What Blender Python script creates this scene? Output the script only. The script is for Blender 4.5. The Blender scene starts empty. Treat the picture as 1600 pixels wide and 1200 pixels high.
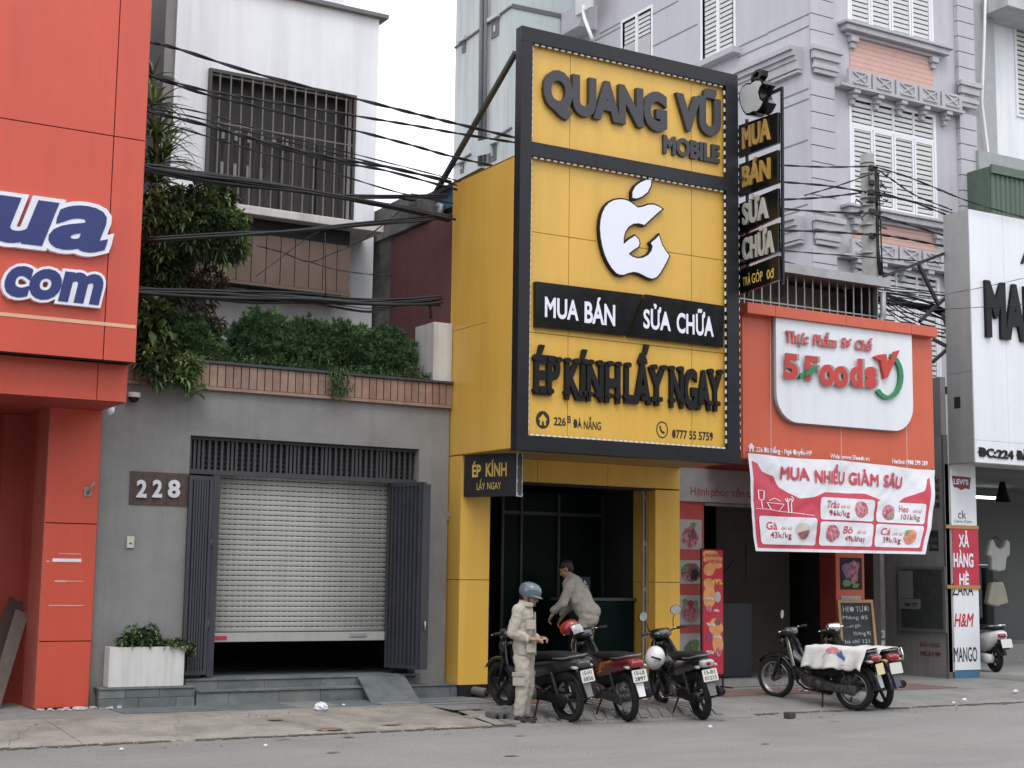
import bpy, bmesh, math, random
from math import radians as R, sin, cos, pi, tan, sqrt
from mathutils import Vector as V, Matrix, noise
from mathutils.geometry import tessellate_polygon
random.seed(7)
scene = bpy.context.scene
col = scene.collection

# ---------------------------------------------------------------- camera
YAW, PITCH, ROLL, FPX, EYE = R(30.63383947), R(7.34497015), R(0.76397146), 2325.05, V((0, 0, 1.72))
cF = V((sin(YAW)*cos(PITCH), cos(YAW)*cos(PITCH), sin(PITCH)))
r0 = V((cos(YAW), -sin(YAW), 0)); u0 = r0.cross(cF)
cR = cos(ROLL)*r0 + sin(ROLL)*u0
cU = -sin(ROLL)*r0 + cos(ROLL)*u0
cam_d = bpy.data.cameras.new('camera'); cam = bpy.data.objects.new('camera', cam_d); col.objects.link(cam)
cam_d.sensor_width = 36; cam_d.lens = FPX/1600*36; cam_d.clip_end = 2000; cam_d.clip_start = .1
cam.matrix_world = Matrix(((cR.x, cU.x, -cF.x, 0), (cR.y, cU.y, -cF.y, 0), (cR.z, cU.z, -cF.z, EYE.z), (0, 0, 0, 1)))
scene.camera = cam
# ---------------------------------------------------------------- light: overcast day
SUN_EL, SUN_AZ = R(58), R(-20)
w = bpy.data.worlds.new('World'); scene.world = w; w.use_nodes = True
nt = w.node_tree; nt.nodes.clear()
sky = nt.nodes.new('ShaderNodeTexSky'); sky.sky_type = 'NISHITA'; sky.sun_disc = False
sky.sun_elevation = SUN_EL; sky.sun_rotation = R(200); sky.dust_density = 4
mx = nt.nodes.new('ShaderNodeMix'); mx.data_type = 'RGBA'; mx.inputs[0].default_value = .88
mx.inputs[7].default_value = (11.2, 11.6, 12.3, 1)
bg = nt.nodes.new('ShaderNodeBackground'); bg.inputs[1].default_value = .115
ow = nt.nodes.new('ShaderNodeOutputWorld')
nt.links.new(sky.outputs[0], mx.inputs[6]); nt.links.new(mx.outputs[2], bg.inputs[0]); nt.links.new(bg.outputs[0], ow.inputs[0])
sd = bpy.data.lights.new('sun', 'SUN'); sd.energy = .7; sd.angle = R(22); sd.color = (1, .97, .93)
so = bpy.data.objects.new('sun', sd); col.objects.link(so)
so.rotation_euler = (R(32), 0, R(-20))
scene.view_settings.view_transform = 'Standard'; scene.view_settings.look = 'None'
scene.view_settings.exposure = 0.40; scene.view_settings.gamma = 1
scene.view_settings.use_curve_mapping = False

# ---------------------------------------------------------------- helpers
def at(px, py, **k):
    """point of the place seen at a photograph pixel, on a real plane X=, Y= or Z="""
    d = (px-800)*cR - (py-600)*cU + FPX*cF
    a, v = list(k.items())[0]; i = 'XYZ'.index(a)
    return EYE + d*((v-EYE[i])/d[i])
def ax(px, py, Y): return at(px, py, Y=Y).x
def az(px, py, Y): return at(px, py, Y=Y).z

MATS = {}
def mat(name, c, rough=.6, metal=0., var=.08, scale=6., bump=.0, bscale=60., dirt=None, dscale=1.2, damt=.35, streak=False,
        emit=None, trans=0., spec=.5, coat=0., c2=None, c2amt=.5, grain=None, mscale=None):
    """procedural surface: base colour, mottling, optional wear / rain streaks and fine relief"""
    if name in MATS: return MATS[name]
    m = bpy.data.materials.new(name); m.use_nodes = True; MATS[name] = m
    n = m.node_tree.nodes; l = m.node_tree.links; b = n['Principled BSDF']
    b.inputs['Roughness'].default_value = rough; b.inputs['Metallic'].default_value = metal
    b.inputs['Specular IOR Level'].default_value = spec
    if coat: b.inputs['Coat Weight'].default_value = coat; b.inputs['Coat Roughness'].default_value = .1
    if trans: b.inputs['Transmission Weight'].default_value = trans
    tc = n.new('ShaderNodeTexCoord')
    geo = n.new('ShaderNodeNewGeometry')
    src = geo.outputs['Position']
    nz = n.new('ShaderNodeTexNoise'); nz.inputs['Scale'].default_value = scale; nz.inputs['Detail'].default_value = 6
    l.new(src, nz.inputs['Vector'])
    mr = n.new('ShaderNodeMapRange'); mr.inputs[3].default_value = 1-var; mr.inputs[4].default_value = 1+var
    mr.inputs[1].default_value = .3; mr.inputs[2].default_value = .7
    l.new(nz.outputs[0], mr.inputs[0])
    mu = n.new('ShaderNodeMix'); mu.data_type = 'RGBA'; mu.blend_type = 'MULTIPLY'; mu.inputs[0].default_value = 1
    mu.inputs[6].default_value = (*c, 1); l.new(mr.outputs[0], mu.inputs[7])
    out = mu.outputs[2]
    if grain:
        ng = n.new('ShaderNodeTexNoise'); ng.inputs['Scale'].default_value = grain[0]; ng.inputs['Detail'].default_value = 3; l.new(src, ng.inputs['Vector'])
        rg = n.new('ShaderNodeMapRange'); rg.inputs[1].default_value = .3; rg.inputs[2].default_value = .7; rg.inputs[3].default_value = 1-grain[1]; rg.inputs[4].default_value = 1+grain[1]; l.new(ng.outputs[0], rg.inputs[0])
        mg = n.new('ShaderNodeMix'); mg.data_type = 'RGBA'; mg.blend_type = 'MULTIPLY'; mg.inputs[0].default_value = 1; l.new(out, mg.inputs[6]); l.new(rg.outputs[0], mg.inputs[7]); out = mg.outputs[2]
    if c2:
        n3 = n.new('ShaderNodeTexNoise'); n3.inputs['Scale'].default_value = scale*.45; n3.inputs['Detail'].default_value = 8
        n3.inputs['Roughness'].default_value = .65; l.new(src, n3.inputs['Vector'])
        r3 = n.new('ShaderNodeValToRGB'); r3.color_ramp.elements[0].position = .42; r3.color_ramp.elements[1].position = .62
        l.new(n3.outputs[0], r3.inputs[0])
        f3 = n.new('ShaderNodeMath'); f3.operation = 'MULTIPLY'; f3.inputs[1].default_value = c2amt; l.new(r3.outputs[0], f3.inputs[0])
        m3 = n.new('ShaderNodeMix'); m3.data_type = 'RGBA'; l.new(f3.outputs[0], m3.inputs[0]); l.new(out, m3.inputs[6]); m3.inputs[7].default_value = (*c2, 1)
        out = m3.outputs[2]
    if dirt:
        mp = n.new('ShaderNodeMapping'); l.new(src, mp.inputs[0])
        if mscale: mp.inputs['Scale'].default_value = mscale
        if streak: mp.inputs['Scale'].default_value = (5, 5, .35)
        n2 = n.new('ShaderNodeTexNoise'); n2.inputs['Scale'].default_value = dscale; n2.inputs['Detail'].default_value = 9
        n2.inputs['Roughness'].default_value = .68; l.new(mp.outputs[0], n2.inputs['Vector'])
        rp = n.new('ShaderNodeValToRGB'); rp.color_ramp.elements[0].position = .45; rp.color_ramp.elements[1].position = .75
        l.new(n2.outputs[0], rp.inputs[0])
        f = n.new('ShaderNodeMath'); f.operation = 'MULTIPLY'; f.inputs[1].default_value = damt; l.new(rp.outputs[0], f.inputs[0])
        m2 = n.new('ShaderNodeMix'); m2.data_type = 'RGBA'; l.new(f.outputs[0], m2.inputs[0]); l.new(out, m2.inputs[6]); m2.inputs[7].default_value = (*dirt, 1)
        out = m2.outputs[2]
    l.new(out, b.inputs['Base Color'])
    rr = n.new('ShaderNodeMapRange'); rr.inputs[3].default_value = max(0, rough-.07); rr.inputs[4].default_value = min(1, rough+.1)
    l.new(nz.outputs[0], rr.inputs[0]); l.new(rr.outputs[0], b.inputs['Roughness'])
    if bump:
        nb = n.new('ShaderNodeTexNoise'); nb.inputs['Scale'].default_value = bscale; nb.inputs['Detail'].default_value = 5
        l.new(src, nb.inputs['Vector'])
        bp = n.new('ShaderNodeBump'); bp.inputs['Strength'].default_value = bump; bp.inputs['Distance'].default_value = .01
        l.new(nb.outputs[0], bp.inputs['Height']); l.new(bp.outputs[0], b.inputs['Normal'])
    if emit: b.inputs['Emission Color'].default_value = (*emit[:3], 1); b.inputs['Emission Strength'].default_value = emit[3]
    return m

def link(o, parent=None):
    col.objects.link(o)
    if parent: o.parent = parent
    return o
def tag(o, label=None, cat=None, group=None, kind=None):
    if label: o['label'] = label
    if cat: o['category'] = cat
    if group: o['group'] = group
    if kind: o['kind'] = kind
    return o
def root_loc(p):
    l = V((0, 0, 0))
    while p is not None: l = l + p.location; p = p.parent
    return l
def thing(name, label, cat, loc=(0, 0, 0), rz=0, group=None):
    o = bpy.data.objects.new(name, None); o.empty_display_size = .2
    o.location = loc; o.rotation_euler = (0, 0, rz); link(o)
    return tag(o, label, cat, group)

class MB:
    """collects shapes, then links them as ONE mesh object"""
    def __init__(s): s.v = []; s.f = []; s.sm = []
    def add(s, vs, fs, smooth=False):
        b = len(s.v); s.v += [V(a) for a in vs]; s.f += [tuple(b+i for i in f) for f in fs]; s.sm += [smooth]*len(fs); return s
    def box(s, x0, x1, y0, y1, z0, z1, M=None):
        vs = [V((x, y, z)) for x in (x0, x1) for y in (y0, y1) for z in (z0, z1)]
        if M: vs = [M @ a for a in vs]
        return s.add(vs, [(0, 1, 3, 2), (4, 6, 7, 5), (0, 4, 5, 1), (2, 3, 7, 6), (0, 2, 6, 4), (1, 5, 7, 3)])
    def quad(s, a, b, c, d): return s.add([a, b, c, d], [(0, 1, 2, 3)])
    def bar(s, a, b, w, h=None, up=(0, 0, 1)):
        """rectangular bar from a to b"""
        a, b = V(a), V(b); h = h or w; d = (b-a).normalized(); u = V(up)
        if abs(d.dot(u)) > .98: u = V((0, 1, 0))
        sx = d.cross(u).normalized()*w/2; sz = sx.cross(d).normalized()*h/2
        vs = [p+i*sx+j*sz for p in (a, b) for i, j in ((-1, -1), (1, -1), (1, 1), (-1, 1))]
        return s.add(vs, [(3, 2, 1, 0), (4, 5, 6, 7)]+[(i, (i+1) % 4, 4+(i+1) % 4, 4+i) for i in range(4)])
    def tube(s, pts, r, n=8, closed=False, caps=True):
        pts = [V(p) for p in pts]; N = len(pts); rr = r if isinstance(r, (list, tuple)) else [r]*N
        prev = None; rings = []
        for i, p in enumerate(pts):
            a = pts[i-1] if (i or closed) else p; b = pts[(i+1) % N] if (i < N-1 or closed) else p
            d = (b-a).normalized()
            if prev is None:
                u = V((0, 0, 1)) if abs(d.z) < .9 else V((1, 0, 0)); prev = d.cross(u).normalized()
            prev = (prev - d*prev.dot(d)).normalized(); q = d.cross(prev)
            rings.append([p + rr[i]*(cos(2*pi*k/n)*prev + sin(2*pi*k/n)*q) for k in range(n)])
        vs = [x for g in rings for x in g]; fs = []
        for i in range(N if closed else N-1):
            j = (i+1) % N
            for k in range(n): fs.append((i*n+k, i*n+(k+1) % n, j*n+(k+1) % n, j*n+k))
        if caps and not closed: fs += [tuple(range(n))[::-1], tuple((N-1)*n+k for k in range(n))]
        return s.add(vs, fs, True)
    def lathe(s, prof, M=None, n=24):
        """profile [(radius, height)] round local z"""
        vs = []; fs = []
        for r_, z in prof:
            for k in range(n):
                p = V((r_*cos(2*pi*k/n), r_*sin(2*pi*k/n), z)); vs.append(M @ p if M else p)
        for i in range(len(prof)-1):
            for k in range(n): fs.append((i*n+k, i*n+(k+1) % n, (i+1)*n+(k+1) % n, (i+1)*n+k))
        return s.add(vs, fs, True)
    def loft(s, secs, n=14, p=2.4, M=None, axis='x'):
        """sections (x, z, half width, half height) along local x -> closed rounded body"""
        vs = []; fs = []
        for x, z, hw, hh in secs:
            for k in range(n):
                a = 2*pi*k/n; c_, s_ = cos(a), sin(a)
                y = hw*math.copysign(abs(c_)**(2/p), c_); q = hh*math.copysign(abs(s_)**(2/p), s_)
                P = V((x, y, z+q)) if axis == 'x' else V((x+q, y, z))
                vs.append(M @ P if M else P)
        m = len(secs)
        for i in range(m-1):
            for k in range(n): fs.append((i*n+k, i*n+(k+1) % n, (i+1)*n+(k+1) % n, (i+1)*n+k))
        fs += [tuple(range(n))[::-1], tuple((m-1)*n+k for k in range(n))]
        return s.add(vs, fs, True)
    def prism(s, poly, map_, depth, holes=()):
        """polygon(s) in 2D mapped by map_(u, v, d), extruded by depth towards the viewer (d)"""
        loops = [poly]+list(holes)
        flat = [p for lp in loops for p in lp]
        tris = tessellate_polygon([[V((p[0], p[1], 0)) for p in lp] for lp in loops])
        n = len(flat)
        vs = [map_(p[0], p[1], depth) for p in flat]+[map_(p[0], p[1], 0) for p in flat]
        fs = []
        for t in tris: fs.append(tuple(t)); fs.append(tuple(i+n for i in t[::-1]))
        b = 0
        for lp in loops:
            k = len(lp)
            for i in range(k): j = (i+1) % k; fs.append((b+i, b+j, n+b+j, n+b+i))
            b += k
        return s.add(vs, fs)
    def build(s, name, m, parent=None, origin=None, local=False, bevel=0, fixn=True, label=None, kind=None):
        if not local:
            if parent is not None: off = root_loc(parent)
            elif origin is not None: off = V(origin)
            else:
                xs = [a.x for a in s.v]; ys = [a.y for a in s.v]; zs = [a.z for a in s.v]
                off = V(((min(xs)+max(xs))/2, (min(ys)+max(ys))/2, min(zs)))
        else: off = V((0, 0, 0))
        me = bpy.data.meshes.new(name); me.from_pydata([tuple(a-off) for a in s.v], [], s.f)
        if fixn or bevel:
            bm = bmesh.new(); bm.from_mesh(me)
            if fixn: bmesh.ops.recalc_face_normals(bm, faces=bm.faces)
            bm.to_mesh(me); bm.free()
        me.polygons.foreach_set('use_smooth', s.sm[:len(me.polygons)] if len(s.sm) == len(me.polygons) else [False]*len(me.polygons))
        me.materials.append(m if not isinstance(m, str) else MATS[m])
        o = bpy.data.objects.new(name, me); link(o, parent)
        if parent is None and not local: o.location = off
        if bevel:
            md = o.modifiers.new('bevel', 'BEVEL'); md.width = bevel; md.segments = 2; md.limit_method = 'ANGLE'; md.harden_normals = False
        if label: o['label'] = label
        if kind: o['kind'] = kind
        return o
def box(name, m, x0, x1, y0, y1, z0, z1, parent=None, bevel=0, label=None, kind=None):
    return MB().box(x0, x1, y0, y1, z0, z1).build(name, m, parent, bevel=bevel, label=label, kind=kind)
def piece(name, src, parent, dloc=(0, 0, 0)):
    """another piece sharing src's mesh"""
    o = bpy.data.objects.new(name, src.data); link(o, parent); o.location = src.location + V(dloc)
    for md in src.modifiers:
        q = o.modifiers.new(md.name, md.type); q.width = md.width; q.segments = md.segments; q.limit_method = md.limit_method
    return o
def copy_tree(o, parent=None):
    c = o.copy(); link(c); c.parent = parent
    for ch in list(o.children): copy_tree(ch, c)
    return c
def facade(Y):      # map for prisms/text on a plane facing the street
    return lambda u, v, d: V((u, Y-d, v))
def plane_map(o, u, v, n):
    o, u, v, n = V(o), V(u), V(v), V(n)
    return lambda a, b, d: o+u*a+v*b+n*d
def pxpoly(pts, Y): return [(lambda q: (q.x, q.z))(at(x, y, Y=Y)) for x, y in pts]
def rrect(x0, x1, z0, z1, r, n=6):
    out = []
    for cx, cz, a0 in ((x1-r, z1-r, 0), (x0+r, z1-r, 90), (x0+r, z0+r, 180), (x1-r, z0+r, 270)):
        for k in range(n+1): a = R(a0+90*k/n); out.append((cx+r*cos(a), cz+r*sin(a)))
    return out
def ellipse(cx, cz, rx, rz, n=20, a0=0): return [(cx+rx*cos(2*pi*k/n+a0), cz+rz*sin(2*pi*k/n+a0)) for k in range(n)]
def grow(poly, d):
    n = len(poly); A = sum(poly[i][0]*poly[(i+1) % n][1]-poly[(i+1) % n][0]*poly[i][1] for i in range(n)); sg = 1 if A > 0 else -1
    out = []
    for i in range(n):
        a, b, c = V(poly[i-1]), V(poly[i]), V(poly[(i+1) % n])
        e1 = (b-a).normalized(); e2 = (c-b).normalized()
        m = V((e1.y, -e1.x))+V((e2.y, -e2.x)); L = m.length
        m = m/L if L > 1e-5 else V((e1.y, -e1.x)); k = min(1.8, 1/max(.4, m.dot(V((e1.y, -e1.x)))))
        out.append((b.x+m.x*d*k*sg, b.y+m.y*d*k*sg))
    return out

# ---- lettering: built-in font outlines turned into real raised or flat letters
TXT = {}
def flat_text(s, off=0., shear=0., spacing=1., res=4):
    """outline of a word in the built-in font, emboldened by off (em) with clean mitred corners"""
    k_ = (s, off, shear, spacing)
    if k_ in TXT: return TXT[k_]
    vs, fs = raw_text(s, spacing, res)
    if off > .001:
        key = {}; idx = []
        for x, y in vs: idx.append(key.setdefault((round(x, 5), round(y, 5)), len(key)))
        pts = [None]*len(key)
        for p, i in zip(vs, idx): pts[i] = p
        tris = []; ed = {}
        for f in fs:
            g = []
            for i in f:
                if idx[i] not in g: g.append(idx[i])
            if len(g) < 3: continue
            A = sum(pts[g[i]][0]*pts[g[(i+1) % len(g)]][1]-pts[g[(i+1) % len(g)]][0]*pts[g[i]][1] for i in range(len(g)))
            if A < 0: g = g[::-1]
            tris.append(g)
            for i in range(len(g)): a, b = g[i], g[(i+1) % len(g)]; ed.setdefault((min(a, b), max(a, b)), []).append((a, b))
        P = [V(p) for p in pts]; F = [list(t) for t in tris]; nx_ = {}; pv_ = {}
        for e, l in ed.items():
            if len(l) == 1:
                a, b = l[0]; d = (V(pts[b])-V(pts[a]))
                if d.length < 1e-6: continue
                d.normalize(); n_ = V((d.y, -d.x)); k = len(P)
                P += [V(pts[a])+n_*off, V(pts[b])+n_*off]; F.append([a, k, k+1, b]); nx_[a] = (n_, d); pv_[b] = (n_, d)
        for a in nx_:
            if a in pv_:
                n1, d1 = pv_[a]; n2, d2 = nx_[a]
                if d1.cross(d2) > .01:
                    p = V(pts[a]); m = n1+n2
                    if m.length > .3: m = m.normalized(); L = min(off/max(.35, m.dot(n1)), off*1.8); k = len(P); P += [p+n1*off, p+m*L, p+n2*off]; F.append([a, k, k+1, k+2])
        from mathutils.geometry import delaunay_2d_cdt
        r_ = delaunay_2d_cdt(P, [], F, 1, 1e-5)
        vs = [(v.x, v.y) for v in r_[0]]; fs = [tuple(f) for f, o_f in zip(r_[2], r_[5]) if len(o_f)]
    if shear: vs = [(x+shear*y, y) for x, y in vs]
    TXT[k_] = (vs, fs); return TXT[k_]
def raw_text(s, spacing=1., res=4):
    cu = bpy.data.curves.new('t', 'FONT'); cu.body = s; cu.size = 1; cu.resolution_u = res
    cu.space_character = spacing; cu.fill_mode = 'FRONT'
    o = bpy.data.objects.new('t', cu); me = bpy.data.meshes.new_from_object(o) if False else o.to_mesh()
    vs = [(v.co.x, v.co.y) for v in me.vertices]; fs = [tuple(p.vertices) for p in me.polygons]
    o.to_mesh_clear(); bpy.data.objects.remove(o); bpy.data.curves.remove(cu)
    return vs, fs
CAP = None
def cap_h():
    global CAP
    if CAP is None: CAP = max(y for x, y in flat_text('H')[0])
    return CAP
def emit_solid(mb, vs, fs, mp, depth):
    """front faces, plus back and sides when depth > 0.004"""
    n = len(vs)
    key = {}; idx = []
    for x, y in vs:
        k = (round(x, 5), round(y, 5)); idx.append(key.setdefault(k, len(key)))
    pts = [None]*len(key)
    for (x, y), i in zip(vs, idx): pts[i] = (x, y)
    tris = []
    for f in fs:
        g = []
        for i in f:
            if idx[i] not in g: g.append(idx[i])
        if len(g) >= 3: tris.append(tuple(g))
    m = len(pts); V3 = [mp(x, y, depth) for x, y in pts]; F = list(tris)
    if depth > .004:
        V3 += [mp(x, y, 0) for x, y in pts]
        ed = {}
        for t in tris:
            for i in range(len(t)):
                a, b = t[i], t[(i+1) % len(t)]; ed.setdefault((min(a, b), max(a, b)), []).append((a, b))
        for e, l in ed.items():
            if len(l) == 1: a, b = l[0]; F.append((b, a, a+m, b+m))
    mb.add(V3, F)
def text(s, mp, x0, z0, width, cap, m, parent, depth=.002, off=0., shear=0., name='lettering', letters=False, back=None, spacing=1., label=None, center=False):
    """word on a mapped plane: left x0, baseline z0, total width, capital height (metres)"""
    vs, fs = flat_text(s, off, shear, spacing)
    if not vs: return None
    xs = [v[0] for v in vs]; x_min, x_max = min(xs), max(xs)
    kx = width/(x_max-x_min) if width else cap/cap_h(); kz = cap/cap_h()
    if center and not width: x0 -= (x_max-x_min)*kx/2
    P = [(x0+(x-x_min)*kx, z0+y*kz) for x, y in vs]
    if not letters:
        mb = MB(); emit_solid(mb, P, fs, mp, depth); o = mb.build(name, m, parent, fixn=depth > .004, label=label); return o
    # split into letters: islands whose x spans overlap belong together
    par = list(range(len(P)))
    def fd(i):
        while par[i] != i: par[i] = par[par[i]]; i = par[i]
        return i
    key = {}
    for i, p in enumerate(P):
        k = (round(p[0], 5), round(p[1], 5))
        if k in key: par[fd(i)] = fd(key[k])
        else: key[k] = i
    for f in fs:
        for i in f[1:]: par[fd(i)] = fd(f[0])
    isl = {}
    for f in fs: isl.setdefault(fd(f[0]), []).append(f)
    L = []
    for k, F in isl.items():
        xx = [P[i][0] for f in F for i in f]; L.append([min(xx), max(xx), F])
    L.sort(key=lambda a: -(a[1]-a[0])); G = []
    for a in L:
        for g in G:
            ov = min(a[1], g[1])-max(a[0], g[0])
            if ov > .55*(a[1]-a[0]): g[2] += a[2]; break
        else: G.append(a)
    G.sort(key=lambda a: a[0]); res = []
    for g in G:
        used = sorted({i for f in g[2] for i in f}); rm = {i: j for j, i in enumerate(used)}
        mb = MB(); emit_solid(mb, [P[i] for i in used], [tuple(rm[i] for i in f) for f in g[2]], mp, depth)
        res.append(mb.build('letter', m, parent, label=label))
    return res
def ptext(s, xl, xr, yb, yt, Y, m, parent, **k):
    """text on a street-facing plane Y given by photograph pixels of its left end (baseline yb, cap top yt) and right end"""
    a = at(xl, yb, Y=Y); b = at(xl, yt, Y=Y); c = at(xr, yb, Y=Y)
    return text(s, facade(Y), a.x, a.z, c.x-a.x, b.z-a.z, m, parent, **k)

def blend_mesh(name, prims, voxel, m, parent, local=True, disp=0, dscale=8., smooth=2, label=None, off=None):
    """ellipsoids and capsules fused into one continuous skin"""
    bm = bmesh.new()
    for p in prims:
        if p[0] == 'e':
            _, c, r, *rot = p
            g = bmesh.ops.create_icosphere(bm, subdivisions=3, radius=1)
            M = Matrix.Translation(V(c)) @ (rot[0].to_4x4() if rot else Matrix.Identity(4)) @ Matrix.Diagonal((*r, 1))
            bmesh.ops.transform(bm, matrix=M, verts=g['verts'])
        else:  # capsule chain
            pts, rs = p[1], p[2]
            for i in range(len(pts)-1):
                a, b = V(pts[i]), V(pts[i+1]); d = b-a; L = d.length
                if L < 1e-5: continue
                Q = d.to_track_quat('Z', 'Y').to_matrix().to_4x4()
                g = bmesh.ops.create_cone(bm, cap_ends=True, segments=16, radius1=rs[i], radius2=rs[i+1], depth=L)
                bmesh.ops.transform(bm, matrix=Matrix.Translation((a+b)/2) @ Q, verts=g['verts'])
            for a, r_ in zip(pts, rs):
                g = bmesh.ops.create_icosphere(bm, subdivisions=2, radius=r_*1.0); bmesh.ops.translate(bm, vec=V(a), verts=g['verts'])
    me = bpy.data.meshes.new(name); bm.to_mesh(me); bm.free()
    o = bpy.data.objects.new(name, me); link(o)
    md = o.modifiers.new('r', 'REMESH'); md.mode = 'VOXEL'; md.voxel_size = voxel
    if smooth: sm = o.modifiers.new('s', 'SMOOTH'); sm.iterations = smooth; sm.factor = .5
    dg = bpy.context.evaluated_depsgraph_get(); me2 = bpy.data.meshes.new_from_object(o.evaluated_get(dg))
    bpy.data.objects.remove(o)
    if disp:
        for v in me2.vertices:
            q = v.co; h = noise.noise(V((q.x*dscale*1.6, q.y*dscale*1.6, q.z*dscale)))+.5*noise.noise(V((q.x*dscale*3, q.y*dscale*3, q.z*dscale*3.4+5)))
            v.co += v.normal*h*disp
    me2.name = name
    me2.polygons.foreach_set('use_smooth', [True]*len(me2.polygons)); me2.materials.clear(); me2.materials.append(m)
    o = bpy.data.objects.new(name, me2); link(o, parent)
    if off: o.location = off
    if label: o['label'] = label
    return o
# ---------------------------------------------------------------- materials
M = mat
white_wall = M('white_wall', (.80, .82, .85), .75, var=.03, scale=1.5, bump=.15, bscale=120, dirt=(.42, .43, .44), streak=True, dscale=.9, damt=.35)
off_white = M('off_white', (.66, .65, .63), .7, var=.05, dirt=(.25, .24, .22), streak=True, damt=.5, bump=.15)
grey_plaster = M('grey_plaster', (.225, .223, .22), .85, grain=(40, .08), var=.10, scale=2.2, bump=.35, bscale=90, c2=(.285, .282, .275), c2amt=.6, dirt=(.15, .15, .15), streak=True, dscale=1.1, damt=.4)
concrete = M('concrete', (.27, .26, .24), .9, var=.12, scale=5, bump=.5, bscale=70, c2=(.36, .35, .31), c2amt=.5, dirt=(.10, .10, .09), dscale=2.0, damt=.6)
old_concrete = M('old_concrete', (.20, .20, .19), .95, var=.2, scale=3, bump=.8, bscale=40, c2=(.06, .06, .06), c2amt=.9)
pole_conc = M('pole_concrete', (.27, .265, .25), .9, var=.15, scale=8, bump=.5, bscale=60, dirt=(.12, .12, .11), damt=.5)
red_panel = M('red_panel', (.60, .095, .058), .36, var=.05, scale=.8, bump=.5, bscale=2, dirt=(.36, .07, .055), streak=True, dscale=.8, damt=.30, spec=.4)
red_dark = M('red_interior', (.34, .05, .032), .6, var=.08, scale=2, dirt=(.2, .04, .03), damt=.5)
orange_panel = M('orange_panel', (.62, .125, .065), .38, var=.04, scale=1, bump=.5, bscale=2.2, dirt=(.4, .09, .05), streak=True, damt=.2, spec=.4)
joint_black = M('joint_black', (.02, .02, .022), .8)
yellow_panel = M('yellow_panel', (.73, .435, .075), .30, var=.04, scale=.9, bump=.5, bscale=2.2, dirt=(.46, .25, .04), streak=True, dscale=.8, damt=.34, spec=.5)
yellow_print = M('yellow_letters', (.66, .38, .04), .5)
ink_yellow = M('yellow_ink', (.70, .50, .10), .5)
black_frame = M('black_frame', (.014, .015, .018), .34, var=.15, scale=3, spec=.32)
black_gloss = M('black_gloss', (.006, .006, .007), .14, spec=.30, dirt=(.012, .012, .012), damt=.3)
black_letter = M('black_letter', (.010, .010, .011), .45, var=.1, spec=.22)
ink_black = M('black_ink', (.015, .014, .012), .6)
ink_white = M('white_ink', (.78, .80, .88), .5)
white_gloss = M('white_gloss', (.80, .82, .93), .3, var=.0)
led_white = M('led_modules', (.75, .76, .78), .4)
silver_letter = M('cream_letter', (.50, .48, .42), .5)
tan_letter = M('ochre_letter', (.46, .27, .06), .5)
wood_plank = M('wood_plank', (.31, .20, .15), .6, var=.16, scale=9, bump=.3, bscale=60, dirt=(.16, .09, .06), streak=True, damt=.5)
wood_plank2 = M('wood_plank_b', (.265, .17, .125), .6, var=.16, scale=9, bump=.3, bscale=60, dirt=(.14, .08, .05), streak=True, damt=.5)
taupe_plank = M('taupe_plank', (.19, .135, .105), .6, var=.08, scale=5, dirt=(.12, .08, .06), streak=True, damt=.4)
dark_wood = M('dark_wood', (.075, .048, .038), .55, var=.2, scale=12, dirt=(.04, .025, .02), streak=True, damt=.6)
dark_steel = M('dark_steel', (.040, .044, .055), .5, var=.12, scale=5, dirt=(.07, .07, .075), damt=.35)
grille_steel = M('grille_steel', (.050, .052, .058), .5, var=.1)
shutter_mat = M('shutter_slat', (.40, .40, .375), .5, var=.05, scale=3, dirt=(.24, .235, .21), streak=True, damt=.35)
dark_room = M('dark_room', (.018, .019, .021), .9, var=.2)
dark_green = M('dark_green_glass', (.004, .012, .011), .2, spec=.12)
slate = M('slate', (.105, .125, .13), .75, var=.2, scale=5, bump=.5, bscale=50, c2=(.17, .185, .18), c2amt=.55, dirt=(.26, .26, .24), dscale=4, damt=.35)
slate2 = M('slate_light', (.14, .16, .16), .75, var=.2, scale=4, bump=.5, bscale=50, c2=(.2, .21, .2), c2amt=.55, dirt=(.28, .28, .26), dscale=4, damt=.4)
kerb_conc = M('kerb_concrete', (.30, .275, .24), .95, var=.14, scale=4, bump=.9, bscale=60, grain=(45, .2), c2=(.37, .335, .285), c2amt=.6, dirt=(.12, .105, .085), dscale=1.6, damt=.8)
road_m = M('road_asphalt', (.25, .242, .228), .93, var=.09, scale=.9, bump=.8, bscale=120, grain=(55, .30), c2=(.275, .268, .255), c2amt=.5, dirt=(.17, .165, .155), dscale=.9, damt=.6, mscale=(.22, 1.2, 1))
side_m = M('pavement_concrete', (.245, .238, .225), .92, var=.12, scale=3, bump=.7, bscale=70, grain=(45, .2), c2=(.27, .26, .245), c2amt=.5, dirt=(.13, .125, .115), dscale=1.7, damt=.6)
red_tile = M('red_pavement', (.20, .12, .10), .85, var=.15, scale=5, bump=.4, dirt=(.13, .11, .1), dscale=3, damt=.6)
purple_wall = M('lilac_wall', (.50, .485, .525), .8, var=.04, scale=1.2, bump=.15, bscale=90, dirt=(.30, .295, .33), streak=True, dscale=.6, damt=.35)
purple_trim = M('lilac_trim', (.465, .453, .485), .8, var=.05, scale=2, dirt=(.24, .235, .26), streak=True, damt=.4)
pink_tile = M('pink_cladding', (.62, .40, .345), .7, var=.05, dirt=(.4, .25, .2), damt=.3)
upvc = M('white_window_frame', (.78, .78, .80), .45, var=.02)
louvre = M('window_louvre', (.62, .62, .61), .5, var=.06)
win_dark = M('window_glass', (.30, .305, .31), .2, var=.2)
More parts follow.
